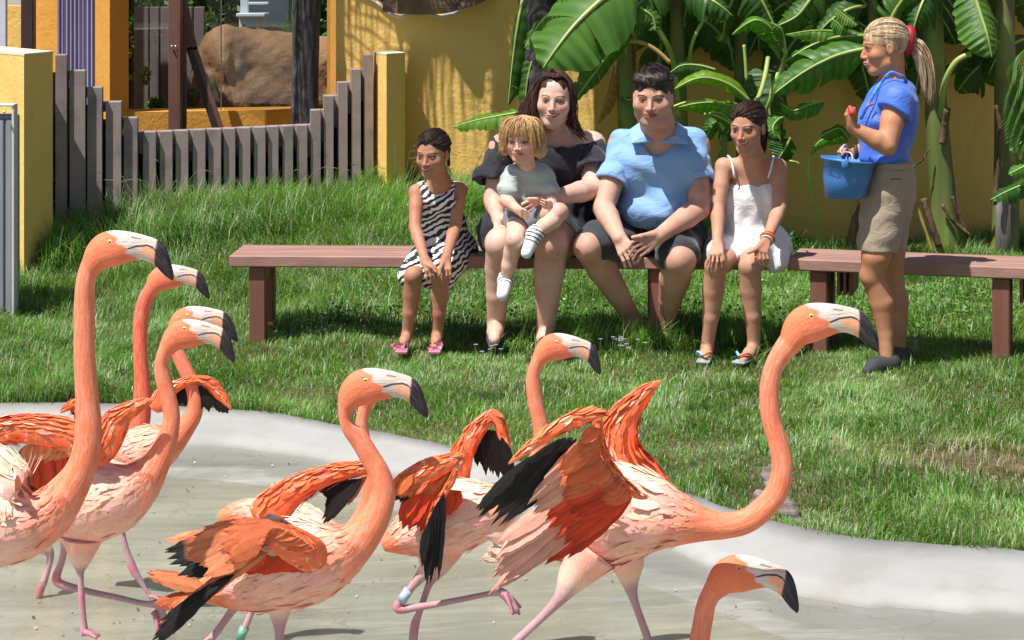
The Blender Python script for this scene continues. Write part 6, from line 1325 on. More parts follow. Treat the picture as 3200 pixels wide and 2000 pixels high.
    if head is not None:
        for sgn in (-1, 1):
            e = (np.array([752, 116.])-HP0)*s@R.T+np.array([head[0], head[1]]); ii = m-1+int(.30*len(hd)); ex = np.array([(e[0]-1209.5)*k, Y+yd[ii], CAM_H-(e[1]+75.6)*k]); r = 12.5*s*k
            yoff = 60*s*k
            pr = []; ph = np.linspace(0, 2*math.pi, 16, endpoint=False); rings = [(1.0, 0), (.85, .35), (.5, .6), (.46, .62), (.0, .75)]
            V2 = []; C2 = []
            for (rr, hh) in rings:
                for a in ph: V2.append(ex+[r*1.5*rr*math.cos(a), sgn*(yoff+hh*r*.8), r*1.25*rr*math.sin(a)]); C2.append((.78,.66,.22) if rr > .48 else (.02,.015,.01))
            obj('eye', np.array(V2), [(i*16+j, i*16+(j+1) % 16, (i+1)*16+(j+1) % 16, (i+1)*16+j) for i in range(4) for j in range(16)], m_eye, t, col=np.array(C2))
    return t
m_eye = mat('eye', (1,1,1), (1,1,1), attr=True, rough=.15, bs=0)
def kneeat(lp):
    d = [math.hypot(lp[i+1][0]-lp[i][0], lp[i+1][1]-lp[i][1])**.5 for i in range(len(lp)-1)]; L = sum(d)
    k = max(range(1, len(lp)-1), key=lambda i: (lp[i][2]-max(lp[i-1][2], lp[i+1][2])) if lp[i][2] < 22 else -9); return sum(d[:k])/L
# one feather shape, shared by every feather object
def feather_data(name, col, tip=None, notch=True):
    n = 13; V = []; C = []
    for i in range(n):
        t = i/(n-1); w = .5*min(1, (t/.25)**.6*.9+.08)*(max(0, 1-((t-.45)/.55)**2)**.75 if t > .45 else 1)*(1-.10*(i % 3 == 2))
        for j, u in enumerate((-1, -.5, 0, .5, 1)):
            V.append([t+(.02*math.sin(i*2.7)*abs(u)), u*w, -.10*u*u*w+(.03 if u == 0 else 0)]); c = np.array(col)*(1.0 if u else .8)*(1+.08*math.sin(i*1.3+j)); 
            if tip is not None: e = np.clip((t-.72)/.1, 0, 1); c = c*(1-e)+np.array(tip)*e
            C.append(np.append(c, 0))
    me = mesh(name, np.array(V), [(i*5+j, i*5+j+1, (i+1)*5+j+1, (i+1)*5+j) for i in range(n-1) for j in range(4)], col=np.array(C)); me.materials.append(MFW); return me
FD = {'black': feather_data('black_feather', BLK), 'coral': feather_data('coral_feather', CORAL*.95), 'deep': feather_data('deep_feather', DEEP), 'pale': feather_data('pale_feather', np.array([.84,.40,.30])), 'orange': feather_data('orange_feather', np.array([.86,.27,.12])), 'orange_black': feather_data('dark_tipped_feather', np.array([.84,.26,.09]), BLK), 'cream': feather_data('cream_feather', PALE*.97)}
def place_feather(kind, a, b, w, nrm, par, name='feather'):
    """from root a to tip b, width w, broad side facing nrm"""
    d = b-a; L = np.linalg.norm(d); x = d/L; z = np.array(nrm, float); z = z-x*(z@x); z /= np.linalg.norm(z)+1e-9; y = np.cross(z, x)
    o = bpy.data.objects.new(name, FD[kind]); COL.objects.link(o); o.parent = par
    M = Matrix.Identity(4)
    for i in range(3): M[i][0] = x[i]*L; M[i][1] = y[i]*w; M[i][2] = z[i]*w; M[i][3] = a[i]-wloc(par)[i]
    o.matrix_local = M; return o
def QQ(p, Y): return Q(p[0], p[1], Y+(p[2] if len(p) > 2 else 0))
def fan(par, Y, root, tipl, n, kinds, w, nrm=(0,-1,.15), step=-.0018, name='feather', wsc=1.0, jit=3):
    n = int(n*1.5+.5); w = w*.78 if np.isscalar(w) else w
    """row of feathers between a root polyline and a tip polyline; kinds = [(t limit, kind)]"""
    R = spline(np.array([QQ(p, Y) for p in root]), 60); T = spline(np.array([QQ(p, Y) for p in tipl]), 60); r_ = np.random.default_rng(int(abs(tipl[0][0]*7+tipl[0][1]))+n)
    for i in range(n):
        t = (i+.5)/n; q = int(t*59); a = R[q]+np.array([0, step*i, 0]); b = T[q]+np.array([0, step*i, 0]); b = a+(b-a)*r_.uniform(.86, 1.06)+r_.normal(size=3)*.004*np.array([1,.3,1])
        kd = next(k for lim, k in kinds if t <= lim); ww = w if np.isscalar(w) else np.interp(t, *zip(*w))
        place_feather(kd, a, b, ww, np.array(nrm)+r_.normal(size=3)*.14, par, name)
def armloft(par, Y, pts, lat=.35, col=CORAL, fleck=1.0, name='wing_arm', under=None):
    """flattened tapering loft, pts = (x, y, half height, dY)"""
    k = Y/F*1.3228; S = spline(np.array([(p[0], p[1], p[2], p[3] if len(p) > 3 else 0) for p in pts], float), 46); c = S[:, :2]; T = np.gradient(c, axis=0); T /= np.linalg.norm(T, axis=1)[:, None]; Nn = np.stack([T[:, 1], -T[:, 0]], 1)
    ns = 20; th = np.linspace(0, 2*math.pi, ns, endpoint=False); V = []; C = []
    for i in range(len(S)):
        e_ = min(i, len(S)-1-i)/4.; h = max(S[i, 2], .8)*math.sqrt(max(.02, 1-max(0, 1-e_)**2))
        for a in th:
            q = c[i]+Nn[i]*h*math.cos(a); yy = Y+S[i, 3]+math.sin(a)*h*lat*k; kk = (Y+S[i, 3])/F*1.3228; V.append([(q[0]-1209.5)*kk, yy, CAM_H-(q[1]+75.6)*kk]); u = math.cos(a)
            cc = np.array(col)*(1 if u > -.2 else .97)
            if under is not None and u < -.35: cc = np.array(under)
            C.append([*cc, fleck*(1 if u > -.4 else .3)])
    Gr = np.array(V).reshape(len(S), ns, 3); Cg = np.array(C).reshape(len(S), ns, 4)
    if S[:, 2].max() > 9: plumage(Gr, Cg, np.maximum(S[:, 2]*3, 10), par, int(120+S[:, 2].mean()*16), 200, .030, 9, 'covert_feathers', tone=1.08)
    n = len(S); return obj(name, np.array(V), [(i*ns+j, i*ns+(j+1) % ns, (i+1)*ns+(j+1) % ns, (i+1)*ns+j) for i in range(n-1) for j in range(ns)]+[tuple(range(ns-1, -1, -1)), tuple((n-1)*ns+j for j in range(ns))], MWING, par, col=np.array(C))
def wing(par): return par

# ---- the big flamingo at the right, both wings up, neck stretched forward
Y = 4.42
f8 = flamingo('large flamingo at the right with both wings lifted and neck stretched forward', Y,
    [(1215,1292,14),(1280,1275,50),(1360,1240,96),(1450,1215,122),(1530,1215,98),(1600,1228,64),(1660,1238,41)],
    [(1710,1242,31),(1760,1232,29),(1805,1200,28),(1838,1155,27),(1848,1100,25),(1838,1045,23),(1822,990,23),(1817,935,23),(1822,888,23),(1836,850,24)],
    (1863,813), [[(1400,1290,66,-.03),(1350,1355,36,-.04),(1322,1395,17,-.05),(1290,1430,11,-.05),(1200,1515,10,-.05),(1090,1620,11,-.05),(1060,1680,15,-.05),(1080,1800,9,-.05)],
                 [(1470,1290,60,.03),(1485,1345,40,.04),(1492,1395,20,.05),(1500,1430,11,.05),(1535,1530,10,.05),(1570,1640,11,.05),(1580,1690,15,.05),(1560,1840,9,.05)]], tilt=4, size=232)
# far wing: tall horn shape
armloft(f8, Y+.10, [(1520,1200,90),(1490,1135,78),(1460,1068,54),(1463,1010,44),(1490,965,30),(1528,925,17),(1563,897,4)], .32, CORAL*.98)
fan(f8, Y+.13, [(1440,1160),(1440,1080),(1470,1000)], [(1500,1150),(1500,1040),(1520,975)], 7, [(1,'cream')], .05)
# near wing: underside towards the camera
fan(f8, Y, [(1470,1190,-.11),(1420,1200,-.12),(1370,1190,-.13),(1340,1160,-.14)], [(1290,1330,-.13),(1230,1345,-.14),(1157,1390,-.15),(1190,1250,-.16)], 11, [(.25,'deep'),(1,'pale')], .048)
fan(f8, Y, [(1500,1165,-.12),(1450,1128,-.17),(1410,1070,-.22),(1405,1010,-.27)], [(1345,1310,-.13),(1300,1250,-.17),(1262,1200,-.2),(1260,1150,-.24)], 15, [(.55,'deep'),(1,'pale')], .042)
fan(f8, Y-.01, [(1395,1050,-.24),(1330,1030,-.28),(1265,1068,-.29),(1216,1103,-.3)], [(1200,1245,-.2),(1160,1215,-.24),(1137,1200,-.27),(1146,1175,-.3)], 15, [(1,'black')], .030)
fan(f8, Y-.02, [(1500,1165,-.12),(1455,1128,-.17),(1415,1070,-.23),(1408,1010,-.28)], [(1370,1240,-.14),(1335,1190,-.19),(1320,1140,-.24),(1325,1090,-.27)], 15, [(.45,'deep'),(1,'coral')], .042)
fan(f8, Y-.03, [(1495,1163,-.13),(1450,1120,-.18),(1418,1060,-.24),(1412,995,-.28)], [(1430,1200,-.15),(1395,1140,-.2),(1365,1090,-.25),(1365,1040,-.28)], 14, [(1,'coral')], .036)
armloft(f8, Y-.03, [(1530,1178,5,-.09),(1495,1163,12,-.12),(1450,1122,15,-.17),(1423,1075,15,-.22),(1411,1020,14,-.26),(1416,985,12,-.28)], .5, CORAL)
armloft(f8, Y-.06, [(1428,976,8,-.29),(1385,983,15,-.29),(1320,1010,17,-.3),(1258,1052,12,-.3),(1200,1097,4,-.3)], .5, CORAL*1.05, .7)
fan(f8, Y, [(1260,1285),(1240,1290)], [(1150,1265,-.02),(1140,1320,.02)], 5, [(1,'cream')], .045)

# ---- centre left flamingo, neck coiled forward
Y = 4.75
f5 = flamingo('flamingo at lower centre left with drooping fringed wing and curved neck', Y,
    [(455,1395,18),(510,1390,42),(580,1370,78),(660,1340,102),(735,1325,100),(790,1310,76),(835,1285,52)],
    [(868,1252,40),(893,1210,33),(905,1165,29),(896,1120,26),(874,1080,24),(850,1040,23),(828,1010,22),(816,984,23)],
    (814,956), [[(655,1400,48,0),(660,1440,30,0),(660,1475,16,0),(660,1500,11,0),(655,1560,10,0),(650,1620,14,0),(655,1720,9,0)],
                [(560,1400,36,.05),(560,1430,14,.05),(540,1460,10,.05),(500,1515,9,.05),(440,1590,13,.05),(500,1690,8,.05)], [(600,1400,36,.1),(604,1430,14,.1),(585,1480,10,.1),(565,1520,9,.1),(530,1600,12,.1),(560,1700,8,.1)]][:2], tilt=0, size=216)
armloft(f5, Y+.10, [(620,1240,50),(650,1195,44),(700,1155,34),(760,1128,25),(820,1112,19),(875,1106,14),(912,1108,8)], .4, CORAL*.97)
fan(f5, Y+.12, [(760,1150),(820,1130),(862,1124)], [(772,1166),(775,1200),(768,1238)], 9, [(1,'black')], .032)
fan(f5, Y+.125, [(862,1118),(868,1125)], [(830,1180),(800,1205)], 3, [(1,'orange')], .02)
fan(f5, Y-.09, [(780,1310),(690,1300),(600,1290)], [(700,1345),(590,1345),(530,1330)], 9, [(1,'deep')], .06)
# near wing
fan(f5, Y-.12, [(655,1265),(625,1245),(610,1265),(600,1295)], [(400,1262),(396,1310),(420,1345),(450,1365)], 9, [(.15,'orange'),(.8,'orange_black'),(1,'black')], .052)
fan(f5, Y-.15, [(640,1300),(560,1350),(480,1410)], [(470,1400),(390,1470),(362,1520)], 9, [(.5,'orange'),(1,'black')], .032)
fan(f5, Y-.14, [(700,1275),(660,1240),(630,1238),(610,1270),(600,1300)], [(520,1235),(455,1262),(445,1300),(460,1330),(500,1345)], 13, [(1,'orange')], .052)
fan(f5, Y-.16, [(745,1300),(700,1262),(650,1240),(620,1280)], [(600,1225),(540,1235),(520,1280),(540,1330)], 12, [(1,'coral')], .05)
armloft(f5, Y-.15, [(770,1330,40,.06),(715,1300,44,.03),(660,1272,38),(620,1270,22),(590,1305,15),(540,1350,12),(470,1400,9),(415,1440,6),(375,1475,3)], .35, CORAL)
fan(f5, Y-.02, [(480,1380),(470,1390)], [(345,1350),(360,1362)], 4, [(1,'orange')], .035)
fan(f5, Y-.02, [(470,1400),(470,1410)], [(365,1430),(400,1440)], 4, [(1,'coral')], .035)
fan(f5, Y-.11, [(760,1290),(700,1240),(660,1215)], [(640,1310),(600,1285),(600,1250)], 9, [(1,'cream')], .06)

# ---- flamingo hidden behind it, neck crossing, only neck and rounded back show
Y = 5.35
f6 = flamingo('flamingo mostly hidden behind the curved neck of the centre left bird', Y,
    [(520,1225,16),(570,1215,34),(640,1235,60),(710,1255,66),(770,1270,44)],
    [(815,1272,27),(845,1240,23),(868,1190,21),(875,1140,19),(868,1090,18),(858,1040,17),(855,1000,16)],
    (862,962), [[(620,1290,30,0),(612,1350,14,0),(603,1420,8,0),(582,1475,8,0),(565,1515,8,0),(555,1560,11,0),(560,1700,7,0)]], tilt=22, size=122)

# ---- centre flamingo, wings hooked up
Y = 5.55
f7 = flamingo('centre flamingo with hooked wings, one leg tucked, neck rising behind the big bird', Y,
    [(905,1290,14),(950,1270,44),(1020,1240,78),(1095,1215,84),(1160,1200,62),(1205,1175,42)],
    [(1240,1140,30),(1268,1095,24),(1280,1050,20),(1276,1000,18),(1265,950,18),(1260,905,18),(1262,878,18)],
    (1272,848), [[(1020,1290,46,0),(1010,1340,22,0),(985,1372,12,0),(958,1405,8,0),(938,1437,11,0),(1000,1432,8,0),(1080,1418,7,0),(1160,1402,7,0),(1185,1400,11,0),(1222,1445,8,-.01)],
                 [(1060,1290,46,.04),(1040,1345,24,.04),(1015,1385,10,.04),(995,1440,8,.04),(978,1490,11,.04),(974,1600,7,.04)]], tilt=-5, size=163)
armloft(f7, Y+.10, [(1075,1150,36),(1085,1090,30),(1110,1040,24),(1140,1000,19),(1165,980,14),(1178,990,14),(1188,1030,12),(1205,1075,7)], .4, CORAL)
fan(f7, Y+.12, [(1110,1040),(1150,1010),(1180,1020),(1195,1045)], [(1118,1080),(1150,1118),(1185,1130),(1218,1100)], 12, [(1,'black')], .030)
fan(f7, Y-.09, [(1090,1160),(1040,1150),(985,1140)], [(1050,1230),(990,1245),(940,1225)], 11, [(1,'deep')], .055)
fan(f7, Y-.10, [(1070,1110),(1020,1110),(965,1130)], [(1010,1200),(965,1190),(932,1178)], 9, [(.2,'orange'),(1,'orange_black')], .034)
fan(f7, Y-.115, [(1075,1105),(1020,1105),(970,1120)], [(1030,1170),(970,1165),(932,1160)], 9, [(1,'coral')], .036)
fan(f7, Y-.13, [(1050,1160),(1025,1200),(1008,1245)], [(1035,1370),(1012,1378),(996,1310)], 8, [(1,'black')], .026)
armloft(f7, Y-.12, [(925,1165,20),(965,1135,26),(1020,1108,28),(1065,1090,20),(1090,1080,11),(1080,1105,9),(1052,1160,9),(1025,1205,8),(1005,1252,4)], .4, CORAL)
tb = Y/F*1.3228
v, f = tube([Q(966,1393,Y), Q(948,1420,Y)], .0135, 12); m_band = mat('blue_leg_band', (.25,.38,.55), (.5,.6,.7), scale=90, rough=.4, bs=0); obj('leg_band', v, f, m_band, f7)

# ---- lower right flamingo, only head and neck in the frame
f9 = flamingo('flamingo at the lower right corner of which only head and neck show', 4.50,
    [(1380,1700,14),(1430,1690,70),(1510,1690,100),(1580,1680,80),(1620,1650,42)],
    [(1640,1600,28),(1648,1550,25),(1653,1510,24),(1661,1465,23),(1669,1428,24)],
    (1684,1394), [[(1500,1760,50,0),(1500,1830,20,0),(1500,1900,10,0),(1500,2050,9,0),(1500,2090,12,0),(1500,2260,9,0)]], tilt=-6, size=226)

# ---- left group
Y = 4.40
f1 = flamingo('tallest flamingo at the left edge, near, neck upright, body half out of frame', Y,
    [(-330,1230,20),(-260,1220,70),(-170,1200,130),(-80,1190,150),(-10,1210,140),(50,1230,100)],
    [(112,1215,62),(160,1160,46),(190,1110,36),(206,1055,33),(209,1000,31),(206,945,28),(202,890,26),(199,830,25),(199,770,25),(200,715,26),(203,670,29)],
    (212,631), [[(-90,1300,70,0),(-80,1400,40,0),(-75,1450,18,0),(-70,1500,12,0),(-60,1640,11,0),(-60,1700,15,0),(-55,1850,10,0)]], tilt=0, size=217)
Y = 5.70
f4 = flamingo('flamingo left of centre with both wings spread, standing leg straight', Y,
    [(60,1180,14),(105,1190,48),(165,1190,84),(225,1180,98),(285,1165,84),(330,1140,56)],
    [(362,1105,37),(385,1065,28),(400,1020,23),(405,980,20),(398,940,19),(387,900,19),(382,870,19),(384,848,19)],
    (393,822), [[(195,1270,50,0),(192,1310,32,0),(190,1340,16,0),(190,1352,9,0),(193,1420,8,0),(198,1475,8,0),(200,1500,11,0)],
                [(150,1270,40,.05),(145,1300,12,.05),(136,1340,8,.05),(125,1385,11,.05),(180,1405,8,.05),(270,1425,7,.05),(340,1440,7,.05),(368,1442,12,.05),(375,1480,12,.05),(400,1500,7,.05)]], tilt=-3, size=178)
armloft(f4, Y-.06, [(215,1090,30),(250,1050,34),(272,1000,34),(300,972,22),(335,955,14),(362,944,6)], .4, CORAL)
armloft(f4, Y-.10, [(235,1065,26),(170,1030,40),(90,1015,36),(20,1015,34),(-60,1030,30)], .35, CORAL)
fan(f4, Y-.02, [(230,1060),(150,1050),(70,1060)], [(220,1130),(160,1160),(80,1170)], 11, [(1,'deep')], .05)
fan(f4, Y-.03, [(110,1040),(60,1050)], [(60,1150),(30,1130)], 5, [(1,'black')], .034)
fan(f4, Y-.04, [(230,1055),(150,1035),(70,1045)], [(200,1090),(120,1085),(50,1095)], 9, [(1,'orange')], .045)
Y = 6.15
f3 = flamingo('flamingo at the back of the left group with wing arched over black feathers', Y,
    [(230,1090,14),(270,1080,34),(320,1070,56),(375,1055,54),(410,1035,36)],
    [(436,1010,25),(456,980,21),(461,945,19),(452,905,18),(434,865,17),(418,830,16),(410,812,16)],
    (409,792), [[(280,1200,30,0),(284,1230,10,0),(296,1290,7,0),(315,1345,10,0),(335,1378,6,0),(356,1412,4,0)]], tilt=3, size=166)
armloft(f3, Y-.02, [(372,975,24),(385,935,22),(425,908,13),(470,896,10),(500,908,15),(525,940,12),(548,970,3)], .4, CORAL*1.02)
fan(f3, Y+.0, [(405,920),(450,905),(500,915),(520,940)], [(410,948),(440,960),(500,968),(545,970)], 9, [(1,'black')], .038)
armloft(f3, Y+.06, [(200,1000,20),(178,955,12),(160,962,9),(142,975,3)], .4, CORAL)
fan(f3, Y+.07, [(195,950),(180,960)], [(190,980),(170,978)], 3, [(1,'black')], .03)
Y = 6.35
f2 = flamingo('upright flamingo behind the left group, deep orange neck against its red breast', Y,
    [(150,1130,14),(190,1120,30),(240,1110,48),(282,1098,46)],
    [(308,1070,34),(322,1030,27),(332,985,24),(336,940,21),(335,890,18),(332,840,17),(331,790,17),(334,745,18),(343,710,19)],
    (356,686), [[(100,1290,20,0),(118,1310,10,0),(112,1350,7,0),(95,1395,10,0),(80,1435,7,0),(66,1480,5,0)]], tilt=1, size=152, deepneck=.6)
m_gband = mat('green_leg_band', (.10,.30,.22), (.2,.42,.32), scale=90, rough=.4, bs=0); v, f = tube([Q(578,1482,5.35), Q(566,1510,5.35)], .0125, 12); obj('leg_band', v, f, m_gband, f6)
m_foot = mat('pink_foot', (.50,.19,.24), (.40,.17,.20), scale=30, rough=.5, bs=.2)
def foot(par, Y, a, tips, r=5):
    k = Y/F*1.3228; A = Q(*a, Y); T = [QQ(p, Y) for p in tips]; mb = MB()
    for p in T: v, f = tube([A, (A+p)/2+[0,0,.004], p], [r*1.4*k, r*k, r*.55*k], 8, n=8); mb.add(v, f)
    for p, q in zip(T[:-1], T[1:]): m = (p+q)/2*.85+A*.15; mb.add([A, p, m, q, A-[0,0,.002], p-[0,0,.002], m-[0,0,.002], q-[0,0,.002]], [(0,1,2), (0,2,3), (6,5,4), (7,6,4)])
    mb.obj('foot', m_foot, par)
foot(f7, 5.54, (1192,1402), [(1212,1452,-.03), (1228,1452,0), (1230,1435,.03)])
foot(f4, 5.74, (366,1446), [(372,1492,-.03), (392,1500,0), (412,1497,.03)], 6)
foot(f4, 5.69, (198,1494), [(228,1508,-.04), (236,1502,.0), (226,1497,.05)], 6)
foot(f3, 6.14, (354,1410), [(378,1418,-.03), (384,1412,0), (374,1408,.04)], 4)
# ================================================================ LAWN GRASS
m_grass, t_, b_ = nodes('grass_blade'); at = N(t_, 'ShaderNodeAttribute', attribute_name='Col')
t_.links.new(at.outputs['Color'], b_.inputs['Base Color']); b_.inputs['Roughness'].default_value = .42; b_.inputs['Specular IOR Level'].default_value = .5
tr_ = N(t_, 'ShaderNodeBsdfTranslucent'); mx_ = N(t_, 'ShaderNodeMixShader'); mx_.inputs[0].default_value = .3
t_.links.new(mixc(t_, 1.0, at.outputs['Color'], (1.3,1.5,.5), 'MULTIPLY'), tr_.inputs[0]); t_.links.new(b_.outputs[0], mx_.inputs[1]); t_.links.new(tr_.outputs[0], mx_.inputs[2])
t_.links.new(mx_.outputs[0], t_.nodes['Material Output'].inputs[0])
def vn(x, y, s, seed=0):        # cheap smooth value noise
    x = x*s+seed*17.3; y = y*s+seed*5.1; xi = np.floor(x).astype(np.int64); yi = np.floor(y).astype(np.int64); fx = x-xi; fy = y-yi
    fx = fx*fx*(3-2*fx); fy = fy*fy*(3-2*fy)
    h = lambda a, b: (np.sin(a*127.1+b*311.7+seed)*43758.5453) % 1
    return (h(xi, yi)*(1-fx)+h(xi+1, yi)*fx)*(1-fy)+(h(xi, yi+1)*(1-fx)+h(xi+1, yi+1)*fx)*fy
def blades(name, x, y, L, wid, lean, kind_col, seed=1):
    r = np.random.default_rng(seed); n = len(x); z = gz(x, y)-.004
    base = np.stack([x, y, z], 1); az = r.uniform(0, 2*np.pi, n); ln = np.clip(r.normal(lean, .25, n), .05, 1.5)
    fl = vn(x, y, 2.2, 3)*6.28+vn(x, y, 9, 4)*4; az = np.where(r.random(n) < .55, fl+r.normal(0, .6, n), az)
    d = np.stack([np.cos(az), np.sin(az), np.zeros(n)], 1); s = np.stack([-np.sin(az+r.normal(0, .5, n)), np.cos(az), np.zeros(n)], 1)*wid[:, None]*.5
    h1 = L*.5; b1 = base+d*(h1*np.sin(ln)*.45)[:, None]; b1[:, 2] += h1*np.cos(ln*.5)
    b2 = b1+d*(L*.5*np.sin(ln*1.3))[:, None]; b2[:, 2] += L*.5*np.cos(np.minimum(ln*1.5, 2.0))
    V = np.stack([base-s, base+s, b1+s*.8, b1-s*.8, b2], 1).reshape(-1, 3)
    k = np.arange(n)[:, None]*5; Fc = np.concatenate([k+[0, 1, 2], k+[0, 2, 3], k+[3, 2, 4]], 1).reshape(-1, 3)
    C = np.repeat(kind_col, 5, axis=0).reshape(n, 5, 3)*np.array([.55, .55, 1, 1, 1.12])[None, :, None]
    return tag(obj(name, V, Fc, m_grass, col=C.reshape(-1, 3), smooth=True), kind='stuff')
def gcol(x, y, r):
    n = len(x); a = np.array([.085,.225,.03]); b = np.array([.18,.36,.06]); c = np.array([.40,.44,.27]); d = np.array([.42,.34,.20])
    m = np.clip(vn(x, y, 1.5, 1)*.6+vn(x, y, 7, 2)*.5+r.normal(0, .2, n), 0, 1)[:, None]
    col = a*(1-m)+b*m; pick = r.random(n)
    pale = .11+.18*vn(x, y, 1.1, 8); dry = .05+.45*np.clip(1-((x-1.62)**2/.35+(y-7.45)**2/.16), 0, 1)+.25*np.clip(1-((x+1.28)**2/.05+(y-9.45)**2/.04), 0, 1)
    col = np.where((pick < pale)[:, None], c*r.uniform(.75, 1.1, n)[:, None], col); col = np.where((pick > 1-dry)[:, None], d*r.uniform(.6, 1.1, n)[:, None], col)
    return col*(.8+.4*vn(x, y, 3.3, 5))[:, None]
r = np.random.default_rng(5); NB = 330000
y = 6.1+(13.3-6.1)*r.random(NB*2)**1.05; x = (r.random(NB*2)*2-1)*(.262*y+.05)
bare = sm(.30, .62, np.clip(1-((x-1.62)**2/.12+(y-7.45)**2/.045), 0, 1)*1.0+(vn(x, y, 6, 6)-.5)*.9)*.85
ok = (y > edgeY(x, OUT)-.01+.05*vn(x, y, 5, 9)-.03) & (r.random(NB*2) > bare) & ~((x > .4) & (y > 13.05))
x, y = x[ok][:NB], y[ok][:NB]; n = len(x)
cl = vn(x, y, 4, 11); cl2 = vn(x, y, 12, 12)
L = (.026+.045*cl**1.5+.035*cl2*cl)*r.uniform(.6, 1.3, n)
L *= 1+.9*sm(9.7, 10.6, y)*(x < 1.6)+1.2*sm(11.0, 12.4, y)+.4*sm(.25, 0, y-edgeY(x, OUT))
L *= 1+1.1*np.exp(-((x+2.0)**2/.5+(y-8.6)**2/.5))*cl
W = r.uniform(.0022, .0042, n)*(1+.25*sm(9, 12, y))
blades('grass', x, y, L, W, .75, gcol(x, y, r), 21)
# taller tufts: by the fence, behind the bench, in front of the seated man, along the kerb
tx = []; ty = []; tl = []
def tuft(cx, cy, n, rad, l): tx.extend(r.normal(cx, rad, n)); ty.extend(r.normal(cy, rad*.6, n)); tl.extend(r.uniform(.6, 1.25, n)*l)
for k in range(230):
    cx = r.uniform(-2.8, .1); tuft(cx, 11.55+(cx+2.6)*.36+r.uniform(-.5, .15), 55, .06, r.uniform(.14, .28))
for k in range(26): tuft(.45+r.normal()*.2, 9.52+r.normal()*.06, 60, .05, r.uniform(.10, .19))
for k in range(18): tuft(r.uniform(.95, 1.25), 9.62, 25, .04, r.uniform(.09, .2))
for k in range(70): tuft(r.uniform(-1.2, 2.6), r.uniform(9.95, 10.9), 60, .07, r.uniform(.10, .17))
for k in range(130): tuft(r.uniform(-2.7, 2.6), r.uniform(6.9, 9.6), 34, .05, r.uniform(.06, .12))
for k in range(40): tuft(r.uniform(-2.3, -1.2), r.uniform(8.5, 9.2), 30, .07, r.uniform(.09, .15))
for k in range(16): tuft(r.uniform(-.9, -.3), 12.3, 25, .04, r.uniform(.12, .22))
tx, ty, tl = map(np.array, (tx, ty, tl)); ok = ty > edgeY(tx, OUT)+.02; tx, ty, tl = tx[ok], ty[ok], tl[ok]
blades('tall_grass', tx, ty, tl, r.uniform(.0035, .0065, len(tx)), .7, gcol(tx, ty, r)*1.05, 22)
# thin seed stalks against the fence
mb = MB()
for k in range(34):
    cx = r.uniform(-2.7, -.2); cy = 11.45+(cx+2.6)*.36; z = float(gz(cx, cy)); h = r.uniform(.22, .42); dx = r.normal()*.10
    pts = [[cx, cy, z], [cx+dx*.5, cy, z+h*.7], [cx+dx, cy, z+h], [cx+dx*1.6, cy, z+h*.97]]; v, f = tube(pts, [.0016, .0013, .001, .002], 4, n=10); mb.add(v, f, (.34,.30,.17))
tag(mb.obj('seed_stalks', m_grass), kind='stuff')
# broad leaved ground cover behind and under the bench
n = 6500; x = r.uniform(-.9, 2.7, n); y = r.uniform(9.95, 11.2, n); z = gz(x, y)+r.uniform(.02, .13, n)
c = np.stack([x, y, z], 1); a = r.normal(size=(n, 3)); a[:, 2] *= .5; a /= np.linalg.norm(a, axis=1)[:, None]; b = np.cross(a, r.normal(size=(n, 3))); b /= np.linalg.norm(b, axis=1)[:, None]; s = r.uniform(.006, .013, n)[:, None]
V = np.stack([c-a*s, c+b*s*.6, c+a*s, c-b*s*.6], 1).reshape(-1, 3); cc = np.repeat(np.array([.12,.26,.045])*r.uniform(.5, 1.5, n)[:, None], 4, axis=0)
tag(obj('ground_cover', V, np.arange(n*4).reshape(-1, 4), m_grass, col=cc, smooth=False), kind='stuff')
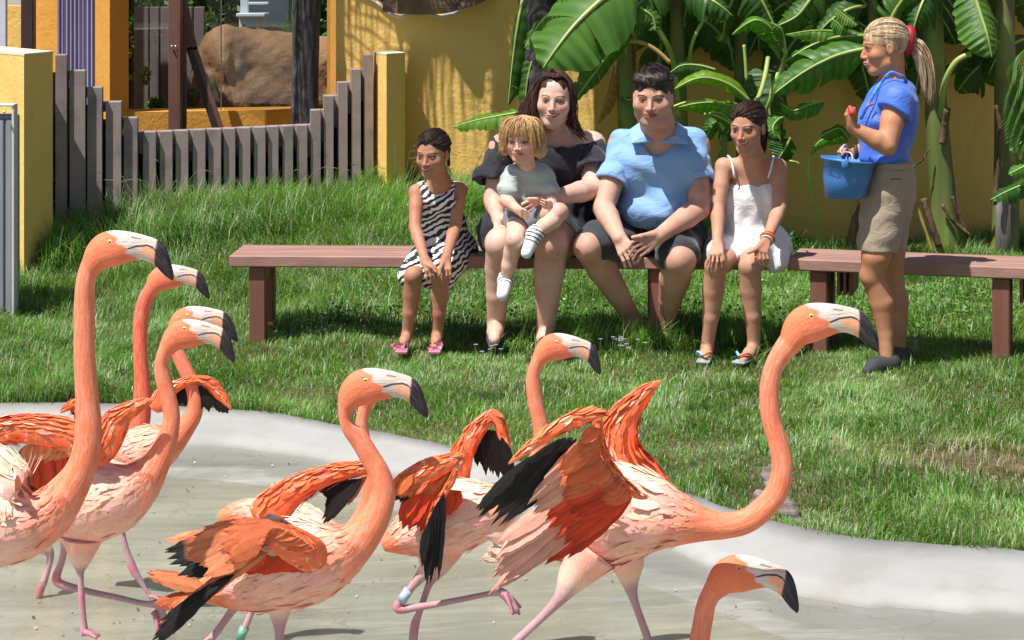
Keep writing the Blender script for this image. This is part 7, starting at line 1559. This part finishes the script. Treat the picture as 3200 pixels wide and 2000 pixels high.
# a little lilac flower tuft by the man's feet
def flowers(cx, cy, k, label):
    mb = MB(); t = thing('flowering_weed', (cx, cy, float(gz(cx, cy))), label, 'flower')
    for i in range(k):
        px, py = r.normal(cx, .035), r.normal(cy, .02); z = float(gz(px, py)); h = r.uniform(.05, .11); v, f = tube([[px, py, z], [px+.005, py, z+h]], .0012, 4); mb.add(v, f, (.12,.22,.05))
        for q in range(5):
            a = q*1.257; mb.add([[px+.005, py, z+h], [px+.005+.009*math.cos(a-.4), py+.009*math.sin(a-.4), z+h+.004], [px+.005+.012*math.cos(a), py+.012*math.sin(a), z+h+.003], [px+.005+.009*math.cos(a+.4), py+.009*math.sin(a+.4), z+h+.004]], [(0,1,2,3)], (.5,.48,.8))
    tag(mb.obj('stems_and_petals', m_grass, t), kind='stuff')
flowers(P(1945,0,9.4)[0], 9.35, 16, 'lilac flowers in the grass before the seated man'); flowers(P(1525,0,9.3)[0], 9.3, 8, 'small lilac flowers at the feet of the woman in black')
# dead wood on the kerb under the big flamingo neck
m_log = mat('grey_driftwood', (.30,.26,.23), (.15,.12,.10), scale=6, stretch=(1,4,4), rough=.9, bs=.8, bscale=14, bdist=.02)
a = P(2385, 1470, 7.0); pr = [cap(P(2380,1560,6.9), P(2500,1650,6.85), .035, .02, k=.02), cap(P(2405,1490,6.95), P(2470,1600,6.85), .03, .035, k=.02), cap(P(2400,1470,6.95), P(2410,1520,6.95), .012, .02, k=.02), cap(P(2440,1600,6.85), P(2530,1655,6.8), .03, .012, k=.02)]
V, Fc = solid(pr, .006, disp=lambda x, y, z: .004*np.sin(140*x+60*z)+.003*np.sin(210*z+50*y))
tag(obj('driftwood', V, Fc, m_log), 'grey piece of dead wood at the pool edge beneath the big flamingo neck', 'wood')
# crumbs, leaf bits and feathers on the pool floor
mb = MB()
for k in range(420):
    Y = r.uniform(6.0, 8.4); X = r.uniform(-.26, .26)*Y; 
    if Y > edgeY(X, INN)-.05: continue
    z = floorz(X, Y)+.004; s = r.uniform(.002, .006); a = r.uniform(0, 6.28); c = [(.6,.58,.5),(.1,.08,.06),(.3,.2,.08),(.55,.52,.45)][r.integers(4)]
    V = [[X+s*math.cos(a+q)*(1 if q % 2 else .6), Y+s*1.5*math.sin(a+q), z+.001*q] for q in (0, 1.5, 3.1, 4.6)]; mb.add(V+[[X, Y, z+s*.6]], [(0,1,4), (1,2,4), (2,3,4), (3,0,4)], c)
m_bits = mat('crumbs', (1,1,1), (.9,.9,.9), rough=.8, attr=True, bs=0); tag(mb.obj('crumbs_on_pool_floor', m_bits), kind='stuff')
